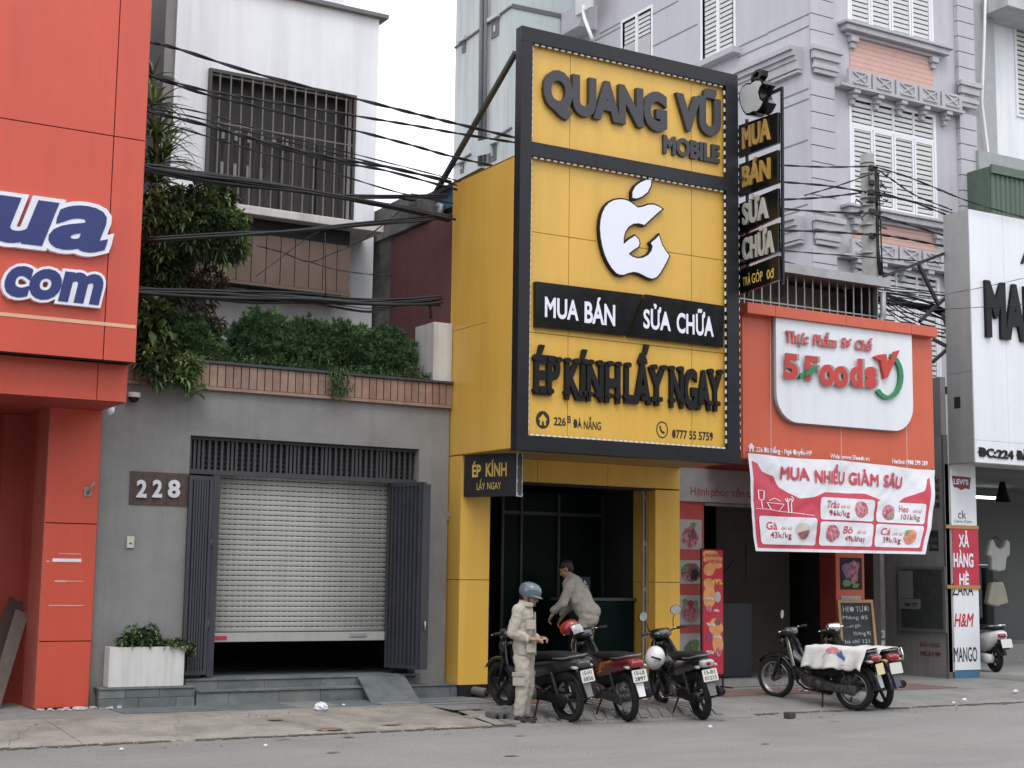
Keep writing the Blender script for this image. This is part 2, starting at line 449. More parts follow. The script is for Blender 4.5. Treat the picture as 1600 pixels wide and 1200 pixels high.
tower_m = M('tower_render', (.50, .515, .51), .85, var=.06, scale=.6, dirt=(.24, .25, .25), streak=True, dscale=.5, damt=.6)
tower_b = M('tower_blue', (.50, .56, .565), .8, var=.04, scale=.6, dirt=(.3, .33, .34), streak=True, damt=.3)
green_sheet = M('green_sheet', (.085, .13, .095), .55, var=.1, dirt=(.05, .08, .06), streak=True, damt=.5)
maroon_sheet = M('maroon_sheet', (.10, .026, .028), .55, var=.15, dirt=(.04, .015, .015), streak=True, damt=.5)
zinc = M('zinc_sheet', (.36, .37, .38), .45, metal=.3, var=.1, dirt=(.2, .2, .2), damt=.5)
cable_m = M('cable_rubber', (.012, .012, .013), .55)
rubber = M('tyre_rubber', (.012, .012, .013), .8, var=.2, scale=20, dirt=(.05, .047, .04), damt=.4)
metal_m = M('engine_metal', (.11, .107, .103), .5, metal=.6, var=.2, scale=30, dirt=(.04, .035, .03), dscale=12, damt=.8)
chrome = M('chrome', (.75, .75, .76), .14, metal=1)
rim_m = M('rim_metal', (.55, .55, .56), .3, metal=1, var=.1)
bike_black = M('bike_black', (.010, .010, .011), .22, coat=.6)
bike_plastic = M('bike_plastic', (.010, .010, .011), .55, var=.1, spec=.3)
seat_m = M('seat_vinyl', (.011, .011, .011), .6, bump=.2, bscale=200, spec=.3)
bike_red = M('bike_red', (.30, .018, .022), .22, coat=.7)
bike_grey = M('bike_grey', (.13, .13, .13), .3, coat=.4)
bike_purple = M('bike_purple', (.06, .045, .085), .3, coat=.5)
bike_white = M('bike_white', (.72, .71, .70), .22, coat=.5)
flame_m = M('flame_decal', (.55, .27, .05), .4)
plate_m = M('plate_white', (.66, .66, .60), .45, var=.04, dirt=(.5, .48, .42), damt=.4)
plate_y = M('plate_yellow', (.62, .55, .30), .45, var=.05)
lens_red = M('lens_red', (.30, .02, .025), .15, coat=.6)
lens_clear = M('lens_clear', (.40, .41, .42), .12, coat=.6)
lens_amber = M('lens_amber', (.65, .42, .12), .2)
khaki = M('khaki_cloth', (.46, .42, .36), .92, var=.07, scale=12, bump=1.0, bscale=28, dirt=(.28, .245, .2), dscale=6, damt=.4)
khaki2 = M('khaki_shade', (.36, .33, .285), .9, var=.08, scale=12, bump=.4, bscale=45)
skin_m = M('skin', (.36, .19, .13), .6, var=.06, scale=25)
hair_m = M('hair', (.012, .010, .009), .6)
helmet_blue = M('helmet_blue', (.095, .135, .17), .2, coat=.5, dirt=(.2, .23, .25), dscale=14, damt=.4)
shoe_m = M('shoe_black', (.02, .019, .018), .7)
sole_m = M('shoe_sole', (.30, .28, .25), .8)
tarp_m = M('white_sack', (.66, .65, .62), .7, var=.06, scale=8, bump=.4, bscale=30, dirt=(.45, .43, .38), dscale=5, damt=.4)
paper_m = M('white_paper', (.78, .78, .84), .7)
terracotta = M('brick_red', (.35, .10, .06), .9)
blue_paint = M('blue_paint', (.05, .17, .30), .6, dirt=(.1, .14, .18), damt=.5)
leaf_a = M('leaf_dark', (.035, .062, .022), .5, var=.35, scale=4)
leaf_b = M('leaf_mid', (.090, .150, .048), .5, var=.35, scale=5)
leaf_c = M('leaf_light', (.21, .29, .10), .5, var=.3, scale=6)
leaf_h = M('hedge_leaf', (.050, .115, .040), .65, var=.4, scale=7)
leaf_d = M('leaf_dead', (.075, .048, .034), .8, var=.3, scale=6)
bark = M('bark', (.07, .055, .042), .9, var=.2, bump=.5)
print_red = M('red_print', (.50, .025, .055), .5)
ban_white = M('banner_white', (.66, .66, .70), .5, var=.03)
ban_red = M('banner_red', (.50, .028, .060), .45, var=.05, scale=2)
meat_m = M('printed_meat', (.34, .045, .09), .6, var=.5, scale=35, c2=(.62, .36, .38), c2amt=.8)
meat_d = M('printed_meat_dark', (.16, .05, .06), .6, var=.5, scale=40, c2=(.4, .2, .2), c2amt=.6)
herb_m = M('printed_herb', (.15, .27, .10), .6, var=.4, scale=40)
foods_red = M('foods_red_letter', (.56, .045, .035), .4)
foods_green = M('foods_green', (.03, .22, .10), .4)
letter_back = M('letter_side', (.33, .33, .34), .5)
peach = M('printed_peach', (.70, .32, .12), .5, var=.2, scale=6)
chalk = M('chalk', (.50, .50, .49), .9, var=.3, scale=60)
board_m = M('chalkboard', (.018, .024, .026), .7, var=.2, dirt=(.06, .065, .065), dscale=5, damt=.4)
light_wood = M('light_wood', (.42, .24, .11), .6, var=.15, scale=12)
navy = M('navy_letter', (.022, .035, .16), .35)
stripe_m = M('beige_stripe', (.72, .42, .27), .5)
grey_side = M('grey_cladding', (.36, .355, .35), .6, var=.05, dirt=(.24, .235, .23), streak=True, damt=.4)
grey_cab = M('grey_cabinet', (.27, .262, .255), .75, var=.1, scale=3, dirt=(.16, .155, .15), streak=True, dscale=1.5, damt=.6)
white_panel = M('white_panel', (.80, .82, .86), .28, bump=.4, bscale=2.4, var=.02, scale=.6, dirt=(.5, .52, .56), streak=True, damt=.25)
tube_lit = M('lit_tube', (.9, .95, 1), .4, emit=(.85, .95, 1, 6))
tape_o = M('brown_tape', (.42, .22, .06), .4)
room_grey = M('room_grey', (.13, .135, .13), .8, var=.1, scale=1)
cloth_w = M('white_cloth', (.55, .55, .53), .85, bump=.3, bscale=40)
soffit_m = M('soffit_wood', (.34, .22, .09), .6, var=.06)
glass = M('clear_glass', (.05, .06, .06), .05, var=.02)
bronze = M('bronze_bar', (.14, .115, .10), .5, var=.1)
rusty = M('galvanised', (.33, .33, .32), .5, metal=.5, var=.2)
opp_m = M('opposite_fronts', (.26, .24, .22), .8, var=.2, scale=.4, dirt=(.14, .14, .14), streak=True, damt=.5)
# ================================================================ SETTING: ground, road, pavement
def gz(Y, X=10):
    if Y < 15.1: return 0
    return min(.12, (Y-15.1)*(.075 if X < 8.6 else .11))
def sheet(name, m, xs, ys, zf, kind='structure', wob=.004, jag=None):
    mb = MB(); nx, ny = len(xs), len(ys); vs = []
    for j, y in enumerate(ys):
        for i, x in enumerate(xs):
            yy = y + (jag*noise.noise(V((x*3.1, 7, 0))) if jag and j == 0 else 0)
            vs.append(V((x, yy, zf(x, y)+wob*noise.noise(V((x*1.7, y*1.7, 3))))))
    fs = [(j*nx+i, j*nx+i+1, (j+1)*nx+i+1, (j+1)*nx+i) for j in range(ny-1) for i in range(nx-1)]
    mb.add(vs, fs, True); o = mb.build(name, m, origin=(0, 0, 0), kind=kind); return o
def fr(a, b, s): n = max(1, int(round((b-a)/s))); return [a+(b-a)*i/n for i in range(n+1)]
g = MB().quad((-900, -900, -.35), (900, -900, -.35), (900, 900, -.35), (-900, 900, -.35)); g.build('ground', side_m, origin=(0, 0, 0), kind='structure')
sheet('road', road_m, [-150, -60, -20]+fr(-4, 30, .5)+[60, 180], [-60, -20, -5]+fr(2, 15.3, .6), lambda x, y: -.004, wob=.006)
# left: wide pale concrete kerb ramp, cast in bays, broken at the drain
for k, (a, b) in enumerate(((-4.0, 4.055), (4.062, 6.1), (6.105, 8.75))):
    sheet('kerb', kerb_conc, fr(a, b, .12), [15.1, 15.13]+fr(15.3, 16.7, .2), lambda x, y: (-.02 if y <= 15.1 else .022+(y-15.13)*.062+.008*noise.noise(V((x*2, y*2, 9)))), jag=.10)
sheet('pavement', side_m, fr(-8, 9.7, .4), fr(16.7, 19, .3), lambda x, y: .118)
sheet('pavement', side_m, fr(8.72, 9.74, .2), fr(16.0, 16.75, .2), lambda x, y: .112)
# slabs of grey stone along the steps
def slab(name, m, x0, x1, y0, y1, z, parent=None): return box(name, m, x0, x1, y0, y1, z-.03, z, parent)
x = 5.0; k = 0
while x < 9.6:
    wd = random.uniform(.5, .85); o = slab('paving_slab', random.choice((slate, slate2, side_m)), x, min(x+wd-.008, 9.7), 16.9+random.uniform(-.01, .01), 17.55, .128+random.uniform(0, .003)); o['kind'] = 'structure'; x += wd
# right half: grooved concrete ramp at the phone shop, smooth ramp further on
sheet('kerb', kerb_conc, fr(8.78, 8.98, .05), fr(15.1, 16.1, .1), lambda x, y: .02+(y-15.1)*.09, jag=.03)
rampbase = sheet('kerb', side_m, fr(9.0, 12.55, .2), [14.98, 15.0]+fr(15.2, 16.25, .2), lambda x, y: -.02 if y < 14.99 else .012+(y-15)*.083, wob=.002)
mb = MB()
for i in range(46):          # herringbone ribs cast in the ramp
    bx = 9.05+i*.165; d = .33
    for (x0, y0, x1, y1) in ((bx-.5, 15.06, bx-.5+d, 15.62), (bx-.5+d, 15.64, bx-.5, 16.2)):
        if min(x0, x1) < 9.03 or max(x0, x1) > 12.5: continue
        z0 = .014+(y0-15)*.083; z1 = .014+(y1-15)*.083
        mb.bar((x0, y0, z0+.006), (x1, y1, z1+.006), .085, .022)
mb.build('ramp_rib', side_m, rampbase, kind='stuff')
sheet('kerb', side_m, fr(12.57, 19.0, .3), [15.1, 15.12]+fr(15.3, 16.3, .2), lambda x, y: -.02 if y < 15.11 else .012+(y-15.12)*.088, jag=.08)
sheet('kerb', side_m, fr(19.02, 40, .5), [15.15, 15.17]+fr(15.3, 16.3, .2), lambda x, y: -.02 if y < 15.16 else .012+(y-15.17)*.088, jag=.08)
sheet('pavement', side_m, fr(9.75, 40, .5), fr(16.25, 18.1, .4), lambda x, y: .114)
sheet('pavement', side_m, fr(17.4, 24, .5), fr(18.1, 24, .6), lambda x, y: .114)
# reddish paving in front of the two shops, tile by tile
rt = thing('red_paving', 'band of worn reddish square paving tiles before the shop doorways', 'paving', (11, 17, .12)); rt['kind'] = 'structure'; del rt['category']
proto = None; n = 0
for j in range(3):
    for i in range(26):
        x0 = 9.85+i*.3; y0 = 16.35+j*.3
        if x0 > 17.4: continue
        if proto is None:
            proto = MB().box(0, .292, 0, .292, -.02, 0).build('paving_tile', red_tile, rt, local=True); o = proto
        else: o = piece('paving_tile', proto, rt)
        o.location = (x0-11, y0-17, .006+random.uniform(0, .003))
# drain hollow with clay blocks between the two ramps
dr = thing('broken_kerb_stones', 'broken kerb stones and a hollow brick at the foot of the yellow pillar', 'rubble', (9.0, 15.6, .05))
mb = MB()
for (a, b, c, d, e) in ((8.70, 15.55, .16, .12, .05), (8.86, 15.75, .20, .14, .05), (8.80, 16.0, .22, .16, .05)):
    mb.box(a, a+c, b, b+d, .0, e+.03, Matrix.Translation((a, b, 0)) @ Matrix.Rotation(.2, 4, 'Z') @ Matrix.Translation((-a, -b, 0)))
mb.build('stone', kerb_conc, dr, bevel=.01)
box('hollow_brick', MATS['brick_red'] if False else old_concrete, 8.93, 9.16, 15.42, 15.6, .02, .125, dr, bevel=.006)
MB().tube([(8.99, 15.415, .075), (8.99, 15.43, .075)], .026, 12).build('hole', joint_black, dr)
MB().tube([(9.09, 15.415, .075), (9.09, 15.43, .075)], .026, 12).build('hole', joint_black, dr)
# shop platform of the white shop on the right
sheet('pavement', M('pale_step', (.29, .285, .27), .85, var=.08, dirt=(.2, .2, .19), damt=.5), fr(19.95, 34, .6), [16.55, 16.56]+fr(16.8, 18.2, .4), lambda x, y: .10 if y < 16.555 else .20, wob=.001)
sheet('pavement', MATS['pale_step'], [19.9, 19.92]+fr(20.2, 34, .8), fr(16.56, 21.5, .8), lambda x, y: .1 if x < 19.91 else .204, wob=.001)

# ================================================================ 228: grey garage front and white house behind
hs = thing('grey_house', 'grey rendered garage front numbered 228 with the white upper house set back behind it', 'house', (7.2, 17.9, .12))
YW = 17.88
mb = MB()
XL, XR = 4.84, 9.60
mb.box(XL, 5.96, YW, YW+.25, .1, 3.98).box(9.15, XR, YW, YW+.25, .1, 3.98).box(5.96, 9.15, YW, YW+.25, 3.40, 3.98)
mb.build('wall', grey_plaster, hs)
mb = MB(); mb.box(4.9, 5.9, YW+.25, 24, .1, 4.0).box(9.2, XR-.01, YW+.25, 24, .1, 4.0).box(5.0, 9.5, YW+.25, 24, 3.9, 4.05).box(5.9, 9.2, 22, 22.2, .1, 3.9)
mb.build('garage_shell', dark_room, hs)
box('floor', slate, 5.9, 9.2, 17.82, 22, .30, .42, hs)
# recessed wooden number plate
mp = facade(YW); a = at(201, 788, Y=YW); b = at(289, 740, Y=YW)
box('number_board', dark_wood, a.x, 5.958, YW-.012, YW+.02, a.z, b.z, hs)
npl = [c for c in hs.children if c.name.startswith('number_board')][0]
for i in range(1, 5): box('groove', joint_black, a.x+i*.15, a.x+i*.15+.006, YW-.0135, YW-.01, a.z+.01, b.z-.01, npl)
for i, (p0, p1) in enumerate(((212, 228), (237, 252), (261, 280))):
    ptext('228'[i], p0, p1, 776, 751, YW-.013, M('steel_digit', (.62, .62, .66), .35), npl, depth=.03, off=.035, name='digit')
# doorbell
a = at(197, 856, Y=YW); b = at(209, 838, Y=YW)
db = box('doorbell', M('cream_plastic', (.55, .53, .45), .5), a.x, b.x, YW-.03, YW, a.z, b.z, hs, bevel=.004)
box('bell_button', ink_black, a.x+.03, b.x-.03, YW-.034, YW-.029, a.z+.045, a.z+.06, db)
# wooden plank band of the roof planter + dark cap
zb, zt = 3.98, 4.31
box('plank_backing', joint_black, XL+.05, 9.60, YW-.03, YW+.1, zb, zt, hs)
pr = {}
x = XL+.06; k = 0
while x < 9.58:
    wd = .105
    mm = (wood_plank, wood_plank2)[random.random() < .4]
    if mm.name not in pr:
        pr[mm.name] = MB().box(0, wd-.012, 0, .018, 0, zt-zb-.05).build('plank', mm, hs, local=True, bevel=.002); o = pr[mm.name]
    else: o = piece('plank', pr[mm.name], hs)
    o.location = V((x, YW-.052+random.uniform(-.002, .002), zb+.045))-root_loc(hs); x += wd
box('plank_rail', wood_plank, XL+.05, 9.60, YW-.06, YW-.03, zb, zb+.04, hs)
box('cap', dark_steel, XL+.03, 9.61, YW-.085, YW+.12, zt, zt+.035, hs, bevel=.004)
# white end post
a = at(676, 600, Y=YW); 
box('end_post', off_white, 9.325, 9.612, YW-.02, YW+.55, zt+.035, 5.16, hs, bevel=.006)
# planter trough behind the planks
box('trough', old_concrete, XL+.1, 9.3, YW+.12, YW+1.0, 4.0, 4.25, hs)
box('terrace', concrete, XL+.1, 9.58, YW+1.0, 24, 4.05, 4.15, hs)
# --- white upper block
YB = 20.3
wx0, wx1 = ax(278, 0, YB), ax(587, 250, YB)
bx0, bx1, bz0, bz1 = ax(318, 300, YB), ax(555, 160, YB), az(552, 362, YB), az(555, 151, YB)
ztop = az(593, 30, YB)
mb = MB()
mb.box(wx0, bx0, YB, YB+.25, 4.1, ztop).box(bx1, wx1, YB, YB+.25, 4.1, ztop).box(bx0, bx1, YB, YB+.25, bz1, ztop).box(bx0, bx1, YB, YB+.25, 4.1, bz0)
mb.build('upper_wall', white_wall, hs)
box('roof_slab', M('roof_edge', (.16, .16, .165), .8), wx0-.02, wx1+.12, YB-.1, YB+8, ztop, ztop+.06, hs)
mb = MB(); mb.box(wx0-.15, wx0-.002, YB+.05, YB+8, 4.1, ztop).box(wx1-.2, wx1-.01, YB+.25, YB+8, 4.1, ztop)
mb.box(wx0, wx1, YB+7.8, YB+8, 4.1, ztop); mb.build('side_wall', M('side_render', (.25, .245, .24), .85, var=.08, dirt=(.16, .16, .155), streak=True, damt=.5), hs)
# stair turret on the roof
a = at(508, 12, Y=YB+2); b = at(538, 12, Y=YB+2)
box('stair_turret', white_wall, ax(400, 5, 22), b.x, 22.3, 24, ztop+.1, ztop+3, hs)
box('turret_opening', joint_black, ax(470, 5, 22.1), ax(507, 5, 22.1), 22.27, 22.3, ztop+.15, ztop+1.5, hs)
# barred window: reveal, curtains, frame, bars
win = MB().box(bx0, bx1, YB+.24, YB+.26, bz0, bz1).build('window', M('room_brown', (.013, .011, .011), .5, var=.3), hs)
mb = MB()
t = .045
mb.box(bx0, bx1, YB-.06, YB+.02, bz1-.05, bz1).box(bx0, bx0+t, YB-.06, YB+.02, bz0, bz1-.05).box(bx1-t, bx1, YB-.06, YB+.02, bz0, bz1-.05)
mb.build('frame', M('window_case', (.055, .045, .042), .5), win)
nb = 14; o0 = None
for i in range(1, nb):
    xx = bx0+(bx1-bx0)*i/nb
    if o0 is None: o0 = MB().box(-.011, .011, -.011, .011, 0, bz1-bz0-.05).build('bar', bronze, win, local=True); o = o0
    else: o = piece('bar', o0, win)
    o.location = V((xx, YB-.04, bz0))-root_loc(hs)
for zz in (.62,): MB().box(bx0+t, bx1-t, YB-.05, YB-.03, bz0+(bz1-bz0)*zz, bz0+(bz1-bz0)*zz+.02).build('cross_bar', bronze, win)
for i in range(4):           # window leaves and grey curtains behind the bars
    c0 = bx0+(bx1-bx0)*(i+.12)/4; c1 = bx0+(bx1-bx0)*(i+.9)/4
    mb = MB(); pts = []
    for k in range(25): u = k/24; pts.append((c0+(c1-c0)*u, YB+.2+.02*sin(u*28+i)))
    for (p, q) in zip(pts, pts[1:]): mb.quad((p[0], p[1], bz0+.02), (q[0], q[1], bz0+.02), (q[0], q[1], bz0+1.35), (p[0], p[1], bz0+1.35))
    mb.build('curtain', M('curtain', (.055, .052, .053), .9, var=.15), win)
for i in range(6):           # pale louvre patches seen through at the left
    cx = bx0+.28+.2*i
    for h0, h1 in ((.55, .80), (1.15, 1.3)):
        if i > 3 and h0 < 1: continue
        box('glazing_bar', M('pale_louvre', (.22, .23, .25), .4), cx, cx+.045, YB+.12, YB+.13, bz0+h0, bz0+h1, win)
# projecting ledge and plank-clad balcony front
lz = bz0-.02
box('ledge', off_white, 4.95, bx1+.18, YB-.75, YB, lz-.12, lz, hs, bevel=.01)
ly = YB-.55
pz0, pz1 = az(545, 458, ly), az(548, 385, ly)
px0, px1 = 5.2, ax(547, 430, ly)
box('balcony_panel', joint_black, px0, px1-.01, ly+.02, YB, pz0, lz-.12, hs)
x = px1; o0 = None
while x > px0:
    if o0 is None: o0 = MB().box(-.22+.012, 0, 0, .02, 0, pz1-pz0).build('cladding_board', taupe_plank, hs, local=True, bevel=.003); o = o0
    else: o = piece('cladding_board', o0, hs)
    o.location = V((x, ly, pz0+.0))-root_loc(hs); x -= .22
box('rail', taupe_plank, px0, px1+.01, ly-.015, ly+.03, pz0-.05, pz0-.005, hs)
box('door_void', M('terrace_door', (.04, .04, .045), .4), 5.5, 6.9, YB-.03, YB-.005, 4.15, 5.8, hs)

# --- perforated roller shutter, head grille, folding gates
sh = thing('roller_shutter', 'pale perforated roller shutter of the grey garage, pulled almost down', 'roller shutter', (7.65, 18.1, .85))
z = .97; N = 31; pitch = (2.96-.97)/N; o0 = None
for i in range(N):
    if o0 is None:
        mb = MB(); w2 = 1.27
        mb.loft([(-w2, 0, .010, pitch*.435), (w2, 0, .010, pitch*.435)], n=12, p=4.5)
        x = -w2
        while x < w2:      # bridges between the slots
            mb.box(x, x+.018, -.004, .004, pitch*.3, pitch*.7); x += .078
        o0 = mb.build('slat', shutter_mat, sh, local=True); o = o0
    else: o = piece('slat', o0, sh)
    o.location = (0, 0, .12+pitch*(i+.5))
box('bottom_rail', shutter_mat, 6.38, 8.92, 18.08, 18.12, .85, .965, sh, bevel=.004)
br = [c for c in sh.children if c.name.startswith('bottom_rail')][0]
a = at(330, 1001, Y=18.08); box('sticker', print_red, 6.42, 6.60, 18.0745, 18.078, .875, .925, br)
text('XXX XXX', facade(18.0742), 6.43, .889, .15, .02, ink_white, br) if False else None
box('handle', zinc, 8.28, 8.52, 18.065, 18.079, .9, .95, br, bevel=.004)
box('guide_rail', dark_steel, 6.30, 6.385, 18.05, 18.15, .42, 2.96, sh); box('guide_rail', dark_steel, 8.92, 9.0, 18.05, 18.15, .42, 2.96, sh)
gr = thing('head_grille', 'dark steel grille of vertical pickets over the roller shutter', 'grille', (7.55, 18.0, 2.95))
box('rail', grille_steel, 5.965, 9.145, 17.96, 18.04, 2.93, 2.99, gr); box('rail', grille_steel, 5.965, 9.145, 17.96, 18.04, 3.36, 3.395, gr)
box('backing', M('louvre_back', (.03, .031, .034), .6), 5.965, 9.145, 18.06, 18.09, 2.99, 3.36, gr)
o0 = None
x = 6.0
while x < 9.12:
    if o0 is None: o0 = MB().box(-.016, .016, -.02, .02, 0, .37).build('picket', grille_steel, gr, local=True); o = o0
    else: o = piece('picket', o0, gr)
    o.location = (x-7.55, 0, .04); x += .082 if int(x*7) % 3 else .055
mb = MB()
for i in range(5): mb.box(5.97, 9.14, 18.035, 18.05, 3.03+i*.062, 3.05+i*.062)
mb.build('louvre', grille_steel, gr, kind='stuff')
def gate_leaf(t, P0, P1, z0, z1, n):
    P0, P1 = V(P0), V(P1); d = (P1-P0); L = d.length; ang = math.atan2(d.y, d.x)
    Mx = Matrix.Translation((P0.x, P0.y, 0)) @ Matrix.Rotation(ang, 4, 'Z')
    mb = MB(); mb.box(0, .04, -.02, .02, z0, z1, Mx).box(L-.04, L, -.02, .02, z0, z1, Mx).box(.04, L-.04, -.02, .02, z0, z0+.05, Mx).box(.04, L-.04, -.02, .02, z1-.05, z1, Mx)
    f = mb.build('leaf_frame', dark_steel, t)
    mb = MB(); mb.box(.04, L-.04, .006, .012, z0+.05, z1-.05, Mx); mb.build('leaf_sheet', dark_steel, f)
    o0 = None
    for i in range(n):
        x = .055+(L-.11)*(i+.5)/n; mb = MB().box(x-.012, x+.012, -.026, .004, z0+.05, z1-.05, Mx); mb.build('slat', dark_steel, f)
gt = thing('folding_gate', 'right hand folding steel gate of the garage, swung outwards from the shutter', 'gate', (9.1, 17.9, .42))
gate_leaf(gt, (8.80, 18.06), (8.985, 17.45), .50, 2.93, 7)
gate_leaf(gt, (9.03, 17.45), (9.14, 17.86), .50, 2.93, 4)
box('post', dark_steel, 8.975, 9.085, 17.40, 17.45, .50, 2.90, gt)
MB().tube([(9.03, 17.38, 1.0), (9.03, 17.38, 1.12)], .012).build('bolt', rusty, gt)
gt = thing('folding_gate', 'left hand folding steel gate of the garage, beside the number 228', 'gate', (5.97, 17.9, .42))
gate_leaf(gt, (5.95, 17.84), (6.26, 17.86), .47, 2.90, 6)
box('post', dark_steel, 6.285, 6.375, 17.9, 17.97, .44, 2.92, gt)
for zz in (1.0, 2.0): MB().tube([(6.27, 17.86, zz), (6.27, 17.86, zz+.12)], .018).build('hinge', dark_steel, gt)

# --- stone-clad steps: two risers, planter platform, slate ramp, right hand kerb
def risers(parent, x0, x1, y, z0, z1, wmin=.4, wmax=.8, d=.03):
    x = x0
    while x < x1-.02:
        xe = min(x1, x+random.uniform(wmin, wmax))
        if x1-xe < .15: xe = x1
        box('tile', random.choice((slate, slate, slate2)), x+.003, xe-.003, y-.003-random.uniform(0, .004), y+d, z0, z1-.003, parent)
        x = xe
st = thing('front_steps', 'two long slate-tiled steps before the garage of the grey house', 'steps', (7.6, 17.6, .12))
box('core', old_concrete, 6.08, 9.58, 17.64, 17.87, .1, .275, st); box('core', old_concrete, 6.0, 9.14, 17.815, 17.95, .28, .40, st)
risers(st, 6.07, 8.55, 17.6, .12, .275); risers(st, 8.75, 9.72, 17.6, .12, .275)
x = 6.07
while x < 9.7:
    xe = min(9.72, x+random.uniform(.5, .8)); box('tread', random.choice((slate, slate2)), x+.003, xe-.003, 17.575, 17.8, .277, .297, st); x = xe
risers(st, 5.99, 8.98, 17.79, .297, .40)
x = 5.99
while x < 9.1:
    xe = min(9.14, x+random.uniform(.5, .8)); box('tread', random.choice((slate, slate2)), x+.003, xe-.003, 17.77, 18.02, .402, .424, st); x = xe
pf = thing('planter_platform', 'low slate-tiled plinth under the white planter box', 'plinth', (5.5, 17.7, .12))
box('core', old_concrete, 4.93, 6.04, 17.67, 17.87, .1, .335, pf)
risers(pf, 4.9, 6.06, 17.63, .12, .235, .3, .5); risers(pf, 4.9, 6.06, 17.63, .237, .335, .3, .5)
x = 4.9
while x < 6.04:
    xe = min(6.06, x+random.uniform(.4, .6)); box('tread', slate2, x+.003, xe-.003, 17.61, 17.87, .337, .357, pf); x = xe
rp = MB()
A, B_, C_, D = V((8.17, 17.12, .125)), V((8.85, 17.12, .125)), V((8.95, 17.82, .43)), V((8.28, 17.82, .43))
dn = V((0, 0, .035)); rp.add([A, B_, C_, D, A-dn, B_-dn, C_-dn, D-dn], [(0, 1, 2, 3), (0, 4, 5, 1), (1, 5, 6, 2), (2, 6, 7, 3), (3, 7, 4, 0), (7, 6, 5, 4)])
o = rp.build('slate_ramp', slate, bevel=.004); tag(o, 'loose slate ramp laid over the garage steps for motorbikes', 'ramp')

# the other side of the street, behind the photographer: it shades and is mirrored by the glossy signs
mb = MB(); x = -34
for k, h in enumerate((8.5, 11, 7.5, 10, 12, 9, 7, 11.5, 9.5, 8)):
    wd = 7+(k*3) % 4; mb.box(x, x+wd-.05, -16, -6.5-.4*(k % 2), 0, h)
    for fl in range(int(h/3.2)):
        for c in (.25, .65): mb.box(x+wd*c-.7, x+wd*c+.7, -6.48, -6.35, 1+fl*3.2, 2.6+fl*3.2)
    x += wd
mb.build('opposite_street_front', opp_m, origin=(0, 0, 0), kind='structure')

# wear on the ground: gutter grime, soil on the kerb, oil spots, cracks
def blot(cx, cy, rx, ry, zf, seed, n=34, j=.55):
    return [V((cx+rx*cos(t)*(1+j*noise.noise(V((cos(t)*1.8, sin(t)*1.8, seed)))+.25*noise.noise(V((cos(t)*6, sin(t)*6, seed)))), cy+ry*sin(t)*(1+j*noise.noise(V((cos(t)*2, sin(t)*2, seed+5)))), 0)) for t in [2*pi*k/n for k in range(n)]]
def decal(name, m, pts, zf):
    c = sum(pts, V((0, 0, 0)))/len(pts); vs = [V((c.x, c.y, zf(c.x, c.y)))]+[V((p.x, p.y, zf(p.x, p.y))) for p in pts]; n = len(pts)
    o = MB().add(vs, [(0, 1+i, 1+(i+1) % n) for i in range(n)]).build(name, m, origin=(0, 0, 0), kind='structure'); return o
zk = lambda x, y: (.022+(y-15.13)*.062+.014) if y > 15.13 else .012
zr = lambda x, y: .006
soil = M('soil_stain', (.20, .15, .105), .95, var=.3, scale=14, bump=.5, bscale=60)
oil = M('oil_stain', (.15, .147, .14), .8, var=.25, scale=9); grime = M('gutter_grime', (.13, .12, .10), .95, var=.35, scale=8, bump=.6, bscale=50)
pale = M('pale_patch', (.30, .295, .28), .95, var=.1, scale=8, grain=(50, .2))
rr = random.Random(3)
for k, (px, py, rx, ry) in enumerate(((520, 1136, .17, .10), (430, 1128, .10, .05), (545, 1143, .07, .05), (610, 1130, .12, .03))):
    q = at(px, py, Z=.06); decal('soil_patch', soil, blot(q.x, q.y, rx, ry, zk, k*3.1, j=.9), zk)
mb = MB()
for i in range(700):
    x_ = rr.uniform(2.5, 19); y_ = 15.085+rr.gauss(0, .035)+.05*noise.noise(V((x_*3, 2, 2))); s_ = rr.uniform(.006, .03)
    mb.box(-s_*2, s_*2, -s_*.6, s_*.6, 0, .006+s_*.12, Matrix.Translation((x_, y_, .002)) @ Matrix.Rotation(rr.uniform(-.4, .4), 4, 'Z'))
tag(mb.build('gutter_dirt', grime, origin=(0, 0, 0)), 'dark dirt gathered in the gutter along the kerb', 'dirt', kind='stuff')
for k in range(8):
    cx, cy = rr.uniform(4, 16), rr.uniform(12.2, 14.9); decal('oil_spot', oil, blot(cx, cy, rr.uniform(.03, .09), rr.uniform(.02, .04), zr, k*7.7), zr)
def crack(x0, y0, x1, y1, zf, w=.008, seed=0, n=40):
    mb = MB(); P = []
    for i in range(n+1):
        t = i/n; x = x0+(x1-x0)*t+.10*noise.noise(V((t*5, seed, 0))); y = y0+(y1-y0)*t+.14*noise.noise(V((t*6, seed, 5)))+.03*noise.noise(V((t*30, seed, 9))); P.append(V((x, y, zf(x, y))))
    for i in range(n):
        a, b = P[i], P[i+1]; d = (b-a).normalized(); s_ = V((-d.y, d.x, 0))*w*(.4+abs(noise.noise(V((i*.5, seed, 1))))*1.6)*.5
        mb.add([a-s_, b-s_, b+s_, a+s_], [(0, 1, 2, 3)])
    mb.build('crack', grime, origin=(0, 0, 0), kind='structure')
for k, c in enumerate(((5.0, 15.15, 5.5, 16.6), (7.3, 15.15, 7.0, 16.5), (3.4, 15.2, 3.9, 16.4), (6.2, 15.9, 7.9, 15.6))): crack(*c, lambda x, y: zk(x, y)-.006, .006, k*3.3)
for k, c in enumerate(((4, 14.2, 8.5, 13.7), (8.5, 14.0, 13.5, 14.5), (11, 13.2, 15, 13.6))): crack(*c, zr, .007, 20+k*3.3, 90)
